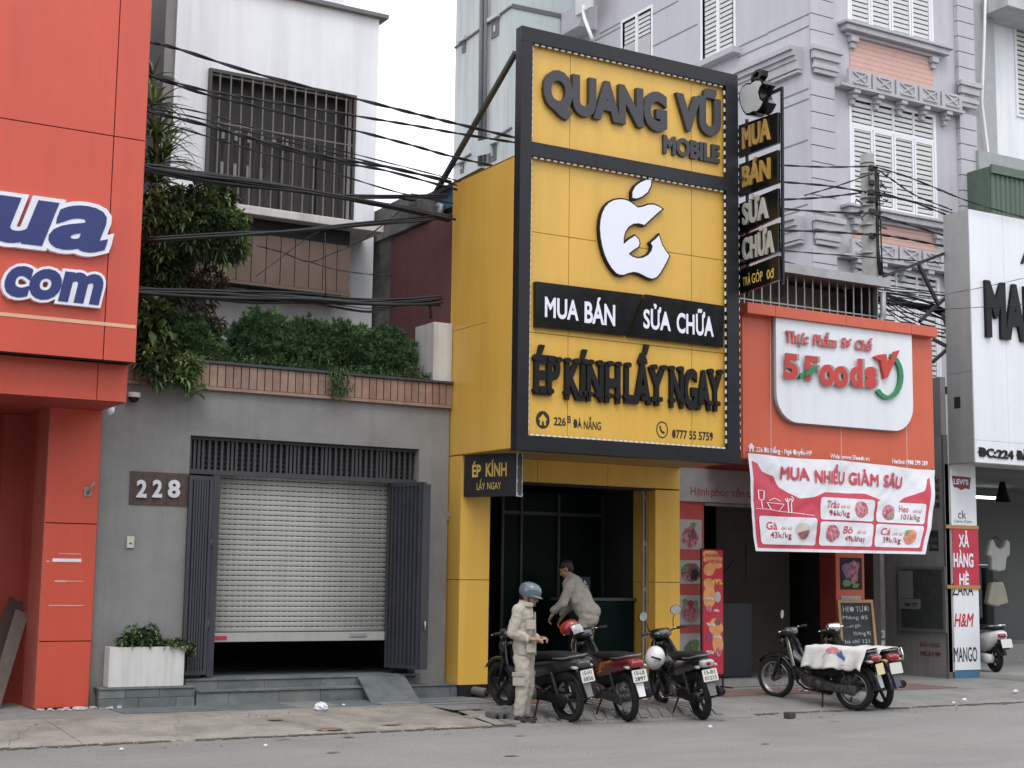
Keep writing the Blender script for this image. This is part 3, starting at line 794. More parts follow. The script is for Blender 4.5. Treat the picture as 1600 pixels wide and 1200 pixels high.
# ================================================================ left: red-clad shop
rs = thing('red_shop', 'red panel-clad shopfront at the left edge with huge white-edged blue letters', 'shop', (4.0, 17.2, .12))
YR = 16.5
XE = 4.815
zt_, zj, zb2 = 11.5, az(180, 213, YR), az(210, 566, YR)
xj = ax(168, 420, YR)
box('sign_body', joint_black, -4, XE-.004, YR+.02, 18.6, zb2+.01, zt_, rs)
g_ = .012
for (x0, x1) in ((-4, 1.8+g_), (1.8+2*g_, xj-g_/2), (xj+g_/2, XE)):
    for (z0, z1) in ((zb2, zj-g_/2), (zj+g_/2, zj+2.2), (zj+2.2+g_, zt_)):
        box('panel', red_panel, x0, x1, YR, YR+.018, z0, z1, rs, bevel=.002)
box('side_panel', red_panel, XE-.002, XE+.012, YR+.02, 18.6, zb2, zt_, rs)
a = at(0, 491, Y=YR-.004); box('stripe', stripe_m, -4, XE-.01, YR-.006, YR-.001, az(214, 514, YR), az(214, 508.5, YR), rs)
# lower lip
yl = 16.75; zl = az(203, 629, yl); 
box('lip_body', red_panel, -4, XE-.01, yl+.02, 17.8, zl, zb2, rs)
for x0, x1 in ((-4, ax(152, 600, yl)-.006), (ax(152, 600, yl)+.006, XE-.005)): box('panel', red_panel, x0, x1, yl, yl+.018, zl, zb2-.01, rs, bevel=.002)
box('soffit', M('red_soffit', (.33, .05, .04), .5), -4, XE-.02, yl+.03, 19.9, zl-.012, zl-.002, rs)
# letters
def word(s, xl, xr, yb, yt, off, shear, offb, depth):
    """blue letters on wider white backing letters"""
    Y = YR-.001
    a = at(xl, yb, Y=Y); b = at(xl, yt, Y=Y); c = at(xr, yb, Y=Y)
    vs, _ = flat_text(s, off, shear); k = (c.x-a.x)/(max(v[0] for v in vs)-min(v[0] for v in vs))
    L1 = text(s, facade(Y), a.x-offb*k, a.z, (c.x-a.x)+2*offb*k, b.z-a.z, ink_white, rs, depth=depth, off=off+offb, shear=shear, label=None)
    L2 = text(s, facade(Y-depth-.001), a.x, a.z, c.x-a.x, b.z-a.z, navy, rs, depth=.006, off=off, shear=shear, letters=True)
    return L1
word('ua', -22, 166, 371, 277, .036, .22, .048, .07)
word('com', 4, 158, 459, 398, .045, .20, .050, .07)
# pillar with panels
YP = 17.75
xa, xb = 4.212, 4.815
box('pillar_core', joint_black, xa+.01, xb-.01, YP+.02, 18.3, .1, zl, rs)
zs = [.135, az(100, 1002, YP), az(100, 817.5, YP), zl]
for z0, z1 in zip(zs, zs[1:]): box('panel', red_panel, xa, xb, YP, YP+.018, z0+.006, z1-.006, rs, bevel=.002)
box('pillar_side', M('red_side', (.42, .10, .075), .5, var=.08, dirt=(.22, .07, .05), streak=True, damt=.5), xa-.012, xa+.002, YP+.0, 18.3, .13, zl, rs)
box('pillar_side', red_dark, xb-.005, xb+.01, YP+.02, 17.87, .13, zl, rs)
for (x0, x1, y, h) in ((82, 127, 875, 5), (85, 104, 908, 2.5), (104, 130, 908, 1.2), (76, 130, 946, 1.6), (92, 126, 865, 1.4), (72, 78, 877, 2)):
    a = at(x0, y, Y=YP); b = at(x1, y, Y=YP); q = h/130
    box('tape_remnant', paper_m if h > 3 else M('torn_paper', (.62, .40, .36), .8), a.x, b.x, YP-.004, YP-.001, a.z-q/2, a.z+q/2, rs)
# interior seen at the left edge
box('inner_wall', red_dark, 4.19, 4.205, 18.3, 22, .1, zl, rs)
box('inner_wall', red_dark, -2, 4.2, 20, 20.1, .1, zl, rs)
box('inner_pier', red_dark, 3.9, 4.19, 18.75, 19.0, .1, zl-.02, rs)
box('inner_floor', side_m, -4, 4.19, 17.6, 20, .1, .125, rs)
box('side_return', grey_side, 3.55, 3.62, 17.9, 17.95, .3, zl, rs)
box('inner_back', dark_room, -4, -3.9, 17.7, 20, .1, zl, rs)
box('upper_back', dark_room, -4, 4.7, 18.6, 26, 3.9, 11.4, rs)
def plank(x0, y0, z0, x1, y1, z1, w, label, m_):
    o = MB().bar((x0, y0, z0), (x1, y1, z1), w, .03, up=(0, 1, .2)).build('wooden_board', m_, bevel=.003); tag(o, label, 'board')
plank(3.78, 17.95, .14, 4.14, 18.35, 1.22, .16, 'weathered grey board leaning inside the red pillar, nearer the street', M('grey_board', (.13, .105, .09), .85, var=.2, dirt=(.2, .18, .15), damt=.5))
plank(3.62, 18.1, .14, 4.12, 18.55, 1.35, .2, 'dark brown board leaning behind the grey board in the red shop', M('brown_board', (.07, .045, .035), .85, var=.2))
# bracket, cameras, lamp
br_ = thing('flag_bracket', 'small grey flag holder screwed to the red pillar', 'bracket', (4.66, 17.74, 2.55))
a = at(137, 768, Y=YP)
box('plate', rusty, a.x-.045, a.x+.045, YP-.012, YP, a.z-.055, a.z+.05, br_)
MB().tube([(a.x, YP-.01, a.z-.03), (a.x+.04, YP-.10, a.z+.11)], .016, 10).build('socket', rusty, br_)
b2 = thing('flag_bracket', 'small grey flag holder on the grey wall beside the yellow pillar', 'bracket', (9.4, 17.87, 2.3))
a = at(702, 806, Y=YW)
box('plate', rusty, a.x-.045, a.x+.045, YW-.012, YW, a.z-.055, a.z+.05, b2)
MB().tube([(a.x, YW-.01, a.z-.03), (a.x+.04, YW-.10, a.z+.11)], .016, 10).build('socket', rusty, b2)
dm = thing('dome_camera', 'black dome security camera under the edge of the red sign', 'camera', (5.2, 17.8, 3.7))
a = at(209, 621, Y=17.8)
MB().lathe([(0, .06), (.075, .06), (.08, .02), (.075, 0)], Matrix.Translation(a)).build('housing', MATS['off_white'], dm)
MB().lathe([(.066, 0), (.06, -.03), (.04, -.055), (0, -.065)], Matrix.Translation(a)).build('dome', black_gloss, dm)
sl = thing('sensor_lamp', 'small white spotlight at the top of the red pillar', 'lamp', (4.85, 17.6, 3.55))
a = at(173, 634, Y=17.6)
box('base', ink_white, a.x-.06, a.x+.06, 17.57, 17.68, a.z-.01, a.z+.02, sl, bevel=.005)
MB().lathe([(0, .05), (.04, .045), (.05, 0), (.03, -.045), (0, -.05)], Matrix.Translation(a+V((0, 0, -.06))) @ Matrix.Rotation(.6, 4, 'X')).build('head', ink_white, sl)
rb = MB()
for i in range(46):
    q = V((4.22+random.random()*.95, 17.55+random.uniform(0, .18), .125)); s_ = random.uniform(.008, .035)
    rb.box(-s_, s_, -s_*.7, s_*.7, 0, s_*.7, Matrix.Translation(q) @ Matrix.Rotation(random.random()*3, 4, 'Z'))
o = rb.build('plaster_rubble', M('plaster_bits', (.6, .59, .56), .9)); tag(o, 'scatter of white broken plaster at the foot of the red pillar', 'rubble', kind='stuff')
rb = MB()
for i in range(260):
    u = random.random(); x_ = random.uniform(3.3, 16); y_ = random.choice((15.08, 15.08, 15.3, 16.4, 14.6))+random.gauss(0, .07); s_ = random.uniform(.003, .012)
    rb.box(-s_, s_, -s_, s_, 0, s_, Matrix.Translation((x_, y_, gz(y_, x_)+.004)) @ Matrix.Rotation(u*3, 4, 'Z'))
tag(rb.build('grit', M('grit', (.3, .28, .24), .9), origin=(0, 0, 0)), 'grit and crumbs of debris along the kerb line', 'debris', kind='stuff')

# ================================================================ planter box
pb = thing('planter_box', 'white concrete planter box with a sprawling green plant, on the slate plinth', 'planter', (5.45, 17.75, .357))
x0, x1 = ax(168, 1075, 17.62)+.01, ax(287, 1075, 17.62)
mb = MB(); z0, z1 = .36, .825; y0, y1 = 17.635, 17.86
mb.box(x0, x1, y0, y0+.03, z0, z1).box(x0, x1, y1-.03, y1, z0, z1).box(x0, x0+.03, y0+.03, y1-.03, z0, z1).box(x1-.03, x1, y0+.03, y1-.03, z0, z1)
mb.build('box', off_white, pb, bevel=.004); box('soil', bark, x0+.03, x1-.03, y0+.03, y1-.03, z1-.1, z1-.05, pb)

# ================================================================ foliage
def rdir():
    while True:
        v = V((random.uniform(-1, 1), random.uniform(-1, 1), random.uniform(-1, 1)))
        if .05 < v.length < 1: return v.normalized()
def leaf(mb, p, d, L, W, fold=.25, droop=.2):
    d = d.normalized(); s_ = d.cross(V((0, 0, 1)))
    if s_.length < .1: s_ = V((1, 0, 0))
    s_.normalize(); n_ = s_.cross(d)
    a = p; b = p+d*L*.5+s_*W*.5+n_*W*fold; c = p+d*L-V((0, 0, L*droop)); e = p+d*L*.5-s_*W*.5+n_*W*fold; m_ = p+d*L*.55-V((0, 0, L*droop*.3))
    mb.add([a, b, c, e, m_], [(0, 1, 4), (1, 2, 4), (0, 4, 3), (4, 2, 3)])
def whorl(mb, p, axis, n, L, W, spread=.9):
    for k in range(n):
        r_ = rdir(); d = axis.normalized()*(1-spread*.5)+r_*spread; leaf(mb, p, d, L*random.uniform(.7, 1.15), W*random.uniform(.8, 1.2), droop=random.uniform(.05, .4))
def cloud(nm, parent, blobs, n, L, W, mats, per=7, spread=.9, up=.5, shell=.45, label=None):
    """leaf whorls through the volume of several ellipsoids, split by leaf tone"""
    mbs = [MB() for _ in mats]; tot = sum(b[1][0]*b[1][1]*b[1][2] for b in blobs)
    for c, r_ in blobs:
        c = V(c)
        for i in range(int(n*(r_[0]*r_[1]*r_[2])/tot)):
            d = rdir(); rad = random.uniform(shell, 1)**.6
            hs_ = 1+.22*noise.noise(d*2.3+c)
            p = c+V((d.x*r_[0], d.y*r_[1], d.z*r_[2]))*rad*hs_
            k = noise.noise(p*2.4)+random.gauss(0, .28)
            k = min(len(mats)-1, max(0, int((k*.9+.5)*len(mats))))
            whorl(mbs[k], p, d+V((0, 0, up)), per, L, W, spread)
    for mb, m_ in zip(mbs, mats):
        if mb.v: mb.build(nm, m_, parent, fixn=False)
def P_(px, py, Y): return at(px, py, Y=Y)
# conifer hedge: dense sprays of tiny scale leaves; five bushes merge, one thing each
def conifer(cx, cy, r_, h, label):
    t = thing('conifer_bush', label, 'bush', (cx, cy, 4.25), group='clipped conifer bushes on the garage roof')
    MB().tube([(cx, cy, 4.25), (cx, cy, 4.25+h*.7)], [.03, .01]).build('stem', bark, t)
    mbs = [MB(), MB()]
    for i in range(int(1900*r_*h/.25)):
        d = rdir(); 
        if d.z < -.75: continue
        rad = random.uniform(.55, 1)**.5; l_ = 1+.42*noise.noise(V((d.x*3.4+cx*3, d.y*3.4, d.z*3.4)))
        p = V((cx, cy, 4.25+h*.48))+V((d.x*r_, d.y*r_*.9, d.z*h*.52))*rad*l_
        mb = mbs[noise.noise(p*4)+random.gauss(0, .3) > .0]
        ax_ = (d+V((0, 0, .9))).normalized()
        for k in range(9):
            e = (ax_+rdir()*.75).normalized(); q = p+e*random.uniform(0, .03); s_ = e.cross(rdir()).normalized()*random.uniform(.006, .011); L = random.uniform(.035, .07)
            mb.add([q-s_, q+s_, q+e*L], [(0, 1, 2)])
    mbs[0].build('foliage', leaf_h, t, fixn=False); mbs[1].build('foliage', M('hedge_leaf_light', (.10, .19, .07), .65, var=.4, scale=7), t, fixn=False)
labs = ['tall conifer bush on the garage roof, left of the hedge', 'second conifer bush from the left in the roof hedge', 'conifer bush in the middle of the roof hedge', 'fourth conifer bush from the left in the roof hedge', 'conifer bush in the roof hedge, second from the white post', 'conifer bush at the right end of the roof hedge, beside the white post']
for (px, pyt, r_, lb) in ((300, 492, .42, labs[0]), (410, 490, .46, labs[1]), (478, 502, .40, labs[2]), (540, 508, .40, labs[3]), (600, 515, .36, labs[4]), (655, 522, .30, labs[5])):
    b = P_(px, 590, 18.35); h = az(px, pyt, 18.35)-4.25
    conifer(min(b.x, 8.98), 18.42, r_, h*1.02, lb)
# broad-leaved shrub against the red shop
t = thing('broadleaf_shrub', 'large dark green shrub spilling over the left end of the garage roof', 'shrub', (5.25, 18.5, 4.25))
mb = MB()
for k in range(7):
    a = V((5.2+.1*k, 18.5, 4.2)); b = P_(255+k*14, 400-k*6, 18.3)
    mb.tube([a, (a+b)/2+rdir()*.15, b], [.028, .018, .008], 6)
mb.build('branch', bark, t)
def pb_(px, py, Y, rx, ry, rz): return (P_(px, py, Y), (rx, ry, rz))
cloud('leaves', t, [pb_(255, 345, 18.3, .36, .4, .42), pb_(300, 350, 18.2, .45, .4, .42), pb_(345, 375, 18.2, .34, .3, .30), pb_(365, 350, 18.1, .22, .2, .16), pb_(255, 400, 18.4, .30, .35, .30), pb_(328, 310, 18.3, .32, .3, .2)], 1150, .15, .042, [leaf_a, leaf_a, leaf_b, leaf_b, leaf_c], per=7)
cloud('leaves', t, [pb_(238, 470, 18.4, .25, .3, .45), pb_(262, 440, 18.5, .35, .3, .3)], 260, .13, .05, [leaf_a, leaf_a, leaf_d], per=6)
cloud('dead_leaves', t, [pb_(330, 440, 18.3, .20, .18, .20), pb_(318, 470, 18.3, .16, .15, .25), pb_(338, 500, 18.2, .10, .1, .22)], 150, .11, .03, [leaf_d], per=5)
mb = MB()
for k in range(26):
    a = P_(random.uniform(255, 330), random.uniform(380, 400), 18.3); b = P_(random.uniform(250, 345), random.uniform(430, 520), 18.3)
    mb.tube([a, (a+b)/2+rdir()*.06, b], .005, 4)
mb.build('twigs', bark, t)
# palm-like dracaena
def blade(mb, p, d, L, W, droop):
    d = d.normalized(); n = 6; pts = []; s_ = d.cross(V((0, 0, 1)))
    if s_.length < .1: s_ = V((1, 0, 0))
    s_.normalize(); v = d.copy(); q = p.copy()
    for k in range(n+1):
        ww = W*(.5+.5*sin(pi*min(1, .25+k/n*.75)))*(1-(k/n)**3*.95); pts.append((q-s_*ww/2, q+s_*ww/2)); q = q+v*L/n; v = (v-V((0, 0, droop*(k+1)/n))).normalized()
    vs = [x for pr_ in pts for x in pr_]; mb.add(vs, [(2*k, 2*k+1, 2*k+3, 2*k+2) for k in range(n)])
t = thing('dracaena_palm', 'palm-like plant with long strap leaves beside the red sign, high on the grey house', 'plant', (5.1, 18.9, 4.25))
MB().tube([(5.1, 18.9, 4.2), (5.15, 18.9, 6.2), P_(245, 250, 18.8), P_(240, 170, 18.9)], [.05, .045, .04, .03]).build('stem', bark, t)
mbs = [MB(), MB(), MB()]
for (px, py, n_, L) in ((238, 120, 16, .55), (240, 165, 30, .62), (245, 215, 55, .70), (250, 255, 60, .75), (240, 285, 35, .6)):
    c = P_(px, py, 18.9)
    for k in range(n_):
        d = rdir(); d.z = abs(d.z)*.9+.05; blade(random.choice(mbs), c, d, L*random.uniform(.7, 1.1), .045, random.uniform(.25, .8))
for mb, m_ in zip(mbs, (leaf_a, leaf_b, leaf_c)): mb.build('leaves', m_, t, fixn=False)
# hanging shrub in front of the plank band
t = thing('overhanging_plant', 'light-tipped leafy plant hanging over the wooden planks at the left', 'plant', (5.2, 17.8, 4.3))
MB().tube([(5.25, 18.0, 4.35), (5.4, 17.75, 4.5), (5.55, 17.65, 4.1)], .012, 6).build('stem', bark, t)
cloud('leaves', t, [pb_(290, 570, 17.7, .18, .16, .11), pb_(275, 590, 17.7, .20, .15, .12), pb_(240, 570, 17.7, .16, .16, .18), pb_(302, 608, 17.7, .09, .09, .07)], 120, .17, .045, [leaf_a, leaf_b, leaf_c], per=9, up=.9)
t = thing('large_leaf_plant', 'big-leaved dark plant between the red sign and the conifer hedge', 'plant', (5.1, 18.0, 4.3))
MB().tube([(5.1, 18.0, 4.3), (5.15, 17.95, 5.0)], .012, 6).build('stem', bark, t)
cloud('leaves', t, [pb_(240, 505, 17.9, .20, .2, .28), pb_(248, 545, 17.9, .2, .2, .2)], 70, .22, .10, [leaf_a, leaf_b], per=3, up=-.1)
# low trailing green along the cap and a tuft on the planks
t = thing('trailing_weeds', 'trailing weeds at the foot of the roof hedge', 'weeds', (7.5, 18, 4.3)); t['kind'] = 'stuff'; del t['category']
mb = MB()
for i in range(950):
    x_ = random.uniform(5.3, 9.3); p = V((x_, 17.93+random.uniform(-.1, .2), 4.33+abs(random.gauss(0, .07))+.1*max(0, noise.noise(V((x_*2, 1, 1))))))
    whorl(mb, p, V((0, -.6, .5)), 4, .06, .018)
mb.build('weed_leaves', leaf_b, t, fixn=False)
t = thing('plank_tuft', 'small tuft of weeds hanging over the wooden planks above the shutter', 'weeds', (7.9, 17.8, 4.2))
mb = MB(); c = P_(530, 600, 17.78)
for i in range(120):
    p = c+V((random.gauss(0, .075), random.uniform(-.03, .03), random.gauss(0, .10))); whorl(mb, p, V((0, -.5, -.3)), 4, .06, .018)
mb.build('leaves', leaf_b, t, fixn=False)
# plant in the planter box
mbs = [MB(), MB(), MB()]
for (px, py, rx, rz, n_) in ((212, 995, .16, .13, 80), (232, 995, .17, .11, 80), (190, 1004, .06, .05, 20), (280, 1008, .09, .07, 35), (297, 1015, .06, .07, 26), (262, 1006, .12, .04, 26), (238, 980, .02, .07, 6)):
    c = P_(px, py, 17.72)
    for i in range(n_):
        d = rdir(); p = c+V((d.x*rx, d.y*.12, d.z*rz))*random.random()**.4
        whorl(random.choice(mbs), p, d+V((0, 0, .5)), 5, .07, .038)
for mb, m_ in zip(mbs, (leaf_a, leaf_b, M('leaf_dusty', (.12, .16, .08), .6))): mb.build('leaves', m_, pb, fixn=False)

# ================================================================ old building beside: concrete column, maroon sheet wall, blue box
ob = thing('old_building', 'stained concrete building with a maroon corrugated side wall behind the white post', 'building', (9.7, 19, 4))
XS = 9.63
yb_ = at(612, 400, X=XS).y; yc = at(584, 400, X=XS).y
box('column', old_concrete, XS, XS+.35, yb_, yc+.1, 4.2, 7.3, ob)
zt1, zt2 = at(612, 360, X=XS).z, at(700, 345, X=XS).z
# corrugations: ribs running up
mb = MB(); n = 90
pts = []
for i in range(n+1):
    y = YW+.07+(yb_-YW-.07)*i/n; xx = XS+(.012 if i % 2 else -.012); pts.append((xx, y))
for p, q in zip(pts, pts[1:]): mb.quad((p[0], p[1], 4.2), (q[0], q[1], 4.2), (q[0], q[1], 6.75), (p[0], p[1], 6.75))
mb.build('corrugated_wall', maroon_sheet, ob, fixn=False)
box('beam', old_concrete, XS-.05, XS+.3, 18.6, yc+.1, 6.78, 7.12, ob)
box('beam', old_concrete, XS-.02, XS+.25, 19.2, 19.9, 7.12, 7.3, ob)
box('box', blue_paint, XS+.1, XS+.9, 18.0, 19.1, 6.9, 7.25, ob)
a = at(688, 330, X=XS+.05); MB().tube([a+V((0, 0, -.12)), a, a+V((0, -.04, .06)), a+V((0, .06, .09))], .05, 10).build('vent_pipe', zinc, ob)
mb = MB()
mb.box(XS+.3, 18, 18.7, 26, 4.0, 6.6); mb.build('back_mass', old_concrete, ob)
# ================================================================ 226B: yellow phone shop
ys = thing('phone_shop', 'yellow panel-clad phone shop with a tall black-framed sign reading QUANG VU MOBILE', 'shop', (11.4, 17.5, .12))
YF = 17.55; XA, XB = 9.62, 13.28
ZS = 3.335           # soffit
# upper box behind the sign frame
box('box_core', joint_black, XA+.02, XB, 16.27, 17.93, ZS+.02, 7.15, ys)
zc = 6.25
for (y0, y1, z0, z1) in ((16.26, 16.95, ZS, 7.165), (16.955, 17.94, ZS, 5.05), (16.955, 17.94, 5.055, 7.165)):
    MB().box(XA, XA+.02, y0, y1, z0, z1).build('side_panel', yellow_panel, ys, bevel=.0015)
box('top_panel', yellow_panel, XA, XB, 16.25, 17.94, 7.15, 7.167, ys)
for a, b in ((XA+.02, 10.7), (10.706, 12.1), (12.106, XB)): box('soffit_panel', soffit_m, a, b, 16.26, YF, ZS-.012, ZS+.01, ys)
# fascia over the opening
for a, b in ((10.09, 10.82), (10.826, 12.0), (12.006, XB)): box('fascia_panel', yellow_panel, a, b, YF, YF+.02, 3.01, ZS-.014, ys, bevel=.0015)
box('lintel', joint_black, 10.09, XB, YF+.02, YF+.3, 2.98, ZS, ys)
# pillars: stacked panels
zq = az(740, 906, YF)
box('pillar_core', joint_black, XA+.02, 10.06, YF+.02, 17.9, .12, ZS, ys)
box('pillar_base', black_frame, XA+.02, 10.07, YF+.005, 17.9, .12, .275, ys)
for z0, z1 in ((.28, zq-.004), (zq+.004, ZS-.015)):
    box('pillar_panel', yellow_panel, XA, 10.075, YF, YF+.02, z0, z1, ys, bevel=.0015)
    box('pillar_panel', yellow_panel, XA, XA+.02, YF+.02, 17.93, z0, z1, ys)
    box('pillar_panel', yellow_panel, 10.055, 10.075, YF+.02, 18.0, z0, z1, ys)
box('pillar_core', joint_black, 12.86, XB-.02, YF+.02, 17.9, .12, ZS, ys)
zq2 = az(1040, 910, YF)
for z0, z1 in ((.25, zq2-.004), (zq2+.004, 2.99)):
    box('pillar_panel', yellow_panel, 12.84, XB, YF, YF+.02, z0, z1, ys, bevel=.0015)
    box('pillar_panel', yellow_panel, 12.84, 12.86, YF+.02, 18.1, z0, z1, ys)
box('pillar_base', black_frame, 12.86, XB, YF+.01, 18.0, .11, .245, ys)
# interior: dark room with green glass at the back
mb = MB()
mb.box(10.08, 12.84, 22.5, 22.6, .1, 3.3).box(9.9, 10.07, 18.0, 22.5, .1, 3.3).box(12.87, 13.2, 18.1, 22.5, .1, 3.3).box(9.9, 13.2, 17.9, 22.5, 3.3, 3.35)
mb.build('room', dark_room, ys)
box('floor', M('dark_tiles', (.05, .05, .05), .5, var=.2), 9.9, 13.2, 17.3, 22.5, .10, .14, ys)
gl = MB().box(11.05, 12.82, 18.9, 18.92, .14, 2.95).build('glass_partition', dark_green, ys)
for xx in (11.03, 11.35, 12.0, 12.8): box('mullion', M('mullion', (.035, .045, .042), .4), xx, xx+.04, 18.86, 18.9, .14, 2.95, gl)
box('mullion', MATS['mullion'], 11.03, 12.82, 18.87, 18.9, 2.62, 2.67, gl)
ct = thing('display_counter', 'dark glass display counter inside the yellow phone shop doorway', 'counter', (12.2, 18.3, .14))
box('top', M('counter_edge', (.075, .08, .08), .3), 11.65, 12.83, 18.0, 18.5, 1.38, 1.42, ct); box('front', dark_green, 11.67, 12.8, 18.03, 18.48, .3, 1.375, ct); box('plinth', joint_black, 11.67, 12.8, 18.05, 18.48, .14, .3, ct)
box('monitor', M('screen_dark', (.02, .03, .035), .2), 11.75, 12.15, 18.2, 18.25, 1.44, 1.72, ys)
box('cabinet', M('cabinet_dark', (.05, .055, .055), .4), 10.3, 11.0, 19.5, 19.9, .14, 1.2, ys)
# door track and stainless gate edge on the right side of the opening
tr = thing('sliding_gate_edge', 'pale steel edge of the folded shop gate at the right side of the dark doorway', 'gate', (12.8, 17.75, .13))
box('upright', M('worn_steel', (.30, .25, .19), .5, var=.15), 12.74, 12.77, 17.72, 17.76, .14, 2.98, tr); box('upright', MATS['worn_steel'], 12.80, 12.83, 17.72, 17.76, .14, 2.98, tr)
for k in range(5): box('crossbar', MATS['worn_steel'], 12.77, 12.80, 17.725, 17.755, .2+k*.66, .26+k*.66, tr)
# --- the framed sign
YS = 16.105
FR = dict(x0=9.615, x1=13.235, z0=3.30, z1=8.885)
ix0, ix1, iz0, iz1 = 9.79, 13.02, 3.497, 8.686
zm0, zm1 = 7.155, 7.345                 # middle bar
fr_ = MB().box(FR['x0'], FR['x1'], YS, YS+.05, iz1, FR['z1'])
fr_.box(FR['x0'], ix0, YS, YS+.05, iz0, iz1).box(ix1, FR['x1'], YS, YS+.05, iz0, iz1).box(FR['x0'], FR['x1'], YS, YS+.05, FR['z0'], iz0).box(ix0, ix1, YS+.002, YS+.05, zm0, zm1)
fr_.box(FR['x0'], FR['x1'], YS+.05, YS+.15, FR['z1']-.03, FR['z1']).box(FR['x0'], FR['x0']+.03, YS+.05, YS+.15, FR['z0'], FR['z1']-.03).box(FR['x1']-.03, FR['x1'], YS+.05, YS+.15, FR['z0'], FR['z1']-.03).box(FR['x0']+.03, FR['x1']-.03, YS+.05, YS+.15, FR['z0'], FR['z0']+.03)
sf = fr_.build('sign_frame', black_frame, ys, bevel=.004)
sj = M('frame_seam', (.01, .01, .012), .6)
for xx, z0, z1 in ((10.65, FR['z0'], iz0), (12.1, FR['z0'], iz0), (11.0, iz1, FR['z1']), (12.3, zm0, zm1), (10.8, zm0, zm1)): box('seam', sj, xx, xx+.005, YS-.001, YS+.002, z0, z1, sf)
box('sign_back', joint_black, XA+.03, XB-.08, YS+.115, YS+.15, FR['z0']+.03, FR['z1']-.03, ys)
# yellow panels with thin joints
YQ = YS+.09
jx = [ix0-.03, ax(887, 600, YQ), ax(1081, 600, YQ), ix1+.03]
jz_l = [iz0-.03, az(885, 525, YQ), az(885, 370, YQ), zm0+.02]
for i in range(3):
    for (z0, z1) in list(zip(jz_l, jz_l[1:]))+[(zm1-.02, iz1+.03)]:
        box('panel', yellow_panel, jx[i]+.004, jx[i+1]-.004, YQ, YQ+.02, z0+.004, z1-.004, ys, bevel=.001)
# LED strip modules along the inside edges
mb = MB()
def leds(x0, z0, x1, z1, step, y=YS+.03):
    L = math.hypot(x1-x0, z1-z0); n = int(L/step)
    for k in range(n):
        t_ = (k+.5)/n; x, z = x0+(x1-x0)*t_, z0+(z1-z0)*t_
        if abs(x1-x0) > abs(z1-z0): mb.box(x-.028, x+.028, y-.008, y+.008, z-.010, z+.010)
        else: mb.box(x-.010, x+.010, y-.008, y+.008, z-.028, z+.028)
leds(ix0+.02, iz1-.012, ix1-.02, iz1-.012, .10); leds(ix0+.02, zm0-.012, ix1-.02, zm0-.012, .10)
leds(ix0+.02, iz0+.012, ix1-.02, iz0+.012, .085); leds(ix1-.012, iz0+.05, ix1-.012, zm0-.03, .115); leds(ix1-.012, zm1+.05, ix1-.012, iz1-.03, .115)
leds(ix0+.010, iz0+.05, ix0+.010, zm0-.03, .085); leds(ix0+.010, zm1+.05, ix0+.010, iz1-.03, .085)
for x_ in (XB-.03,): 
    for k in range(46): zz = 3.5+k*.115; mb.box(x_-.012, x_+.0, YS+.01, YS+.03, zz, zz+.05)
mb.build('led_modules', led_white, ys, kind='stuff')
# raised letters
def sl_(s, xl, xr, yb, yt, off, depth, m=black_letter, Y=YQ-.001, **k): return ptext(s, xl, xr, yb, yt, Y, m, ys, depth=depth, off=off, letters=True, **k)
grey_face = M('sign_letter_face', (.034, .036, .043), .35, spec=.5)
sl_('QUANG', 845, 1038, 166, 112, .058, .07, grey_face)
sl_('V\u0168', 1052, 1122, 198, 148+2, .058, .07, grey_face)
sl_('MOBILE', 1034, 1122, 238, 213, .05, .045, grey_face)
# logo: white light-box apple with black rim
def c7(pts): return [(800+x/4, 300+y/4) for x, y in pts]
ap = c7([(770, 102), (745, 82), (715, 62), (685, 52), (655, 50), (620, 56), (590, 72), (566, 98), (548, 135), (537, 180), (533, 230), (538, 290), (548, 345), (562, 395), (582, 440), (608, 482), (635, 512), (655, 522), (682, 524), (712, 512), (745, 505), (775, 511), (805, 526), (835, 541), (862, 548), (888, 538), (908, 515), (930, 478), (952, 438), (968, 403), (945, 372), (925, 340), (912, 305), (903, 274), (880, 298), (850, 322), (862, 345), (855, 372), (835, 397), (800, 415), (765, 418), (735, 407), (715, 392), (740, 370), (775, 348), (782, 325), (775, 300), (753, 277), (718, 298), (682, 330), (683, 290), (693, 255), (712, 225), (740, 206), (775, 202), (812, 213), (845, 182), (885, 145), (925, 112), (900, 95), (870, 83), (835, 84), (800, 97)])
lf = [(984, 311), (984, 301), (989, 292), (997, 286), (1006, 282), (1014, 282), (1013, 292), (1008, 302), (999, 309), (991, 312)]
fm = facade(YQ-.001)
lg = MB()
for p_ in (ap, lf): lg.prism(grow(pxpoly(p_, YQ), .018), fm, .055)
lo = lg.build('logo_rim', black_letter, ys)
lw = MB()
fm2 = facade(YQ-.057)
for p_ in (ap, lf): lw.prism(grow(pxpoly(p_, YQ), -.004), fm2, .006)
lw.build('logo_face', white_gloss, lo)
# two black light boxes
def boardpoly(pts, depth, Y): return MB().prism(pxpoly(pts, Y), facade(Y), depth)
bA = boardpoly([(833, 441), (833, 511.5), (974, 526), (999, 461.5)], .07, YQ-.001).build('light_box', black_gloss, ys)
bB = boardpoly([(1003.5, 461), (978, 527), (1125, 544), (1126.5, 479)], .07, YQ-.001).build('light_box', black_gloss, ys)
YT = YQ-.072
for s_, xl, xr, yb, yt, p_ in (('MUA', 851, 904, 494, 464.5, bA), ('B\u00c1N', 913, 961, 503, 472, bA), ('S\u1eecA', 1005, 1048, 511.5, 484, bB), ('CH\u1eeeA', 1057, 1115, 518.5, 489.5, bB)):
    ptext(s_, xl, xr, yb, yt, YT, white_gloss, p_, depth=.004, off=.028)
box('gold_edge', tape_o, 0, .001, 0, .001, 0, .001, None) if False else None
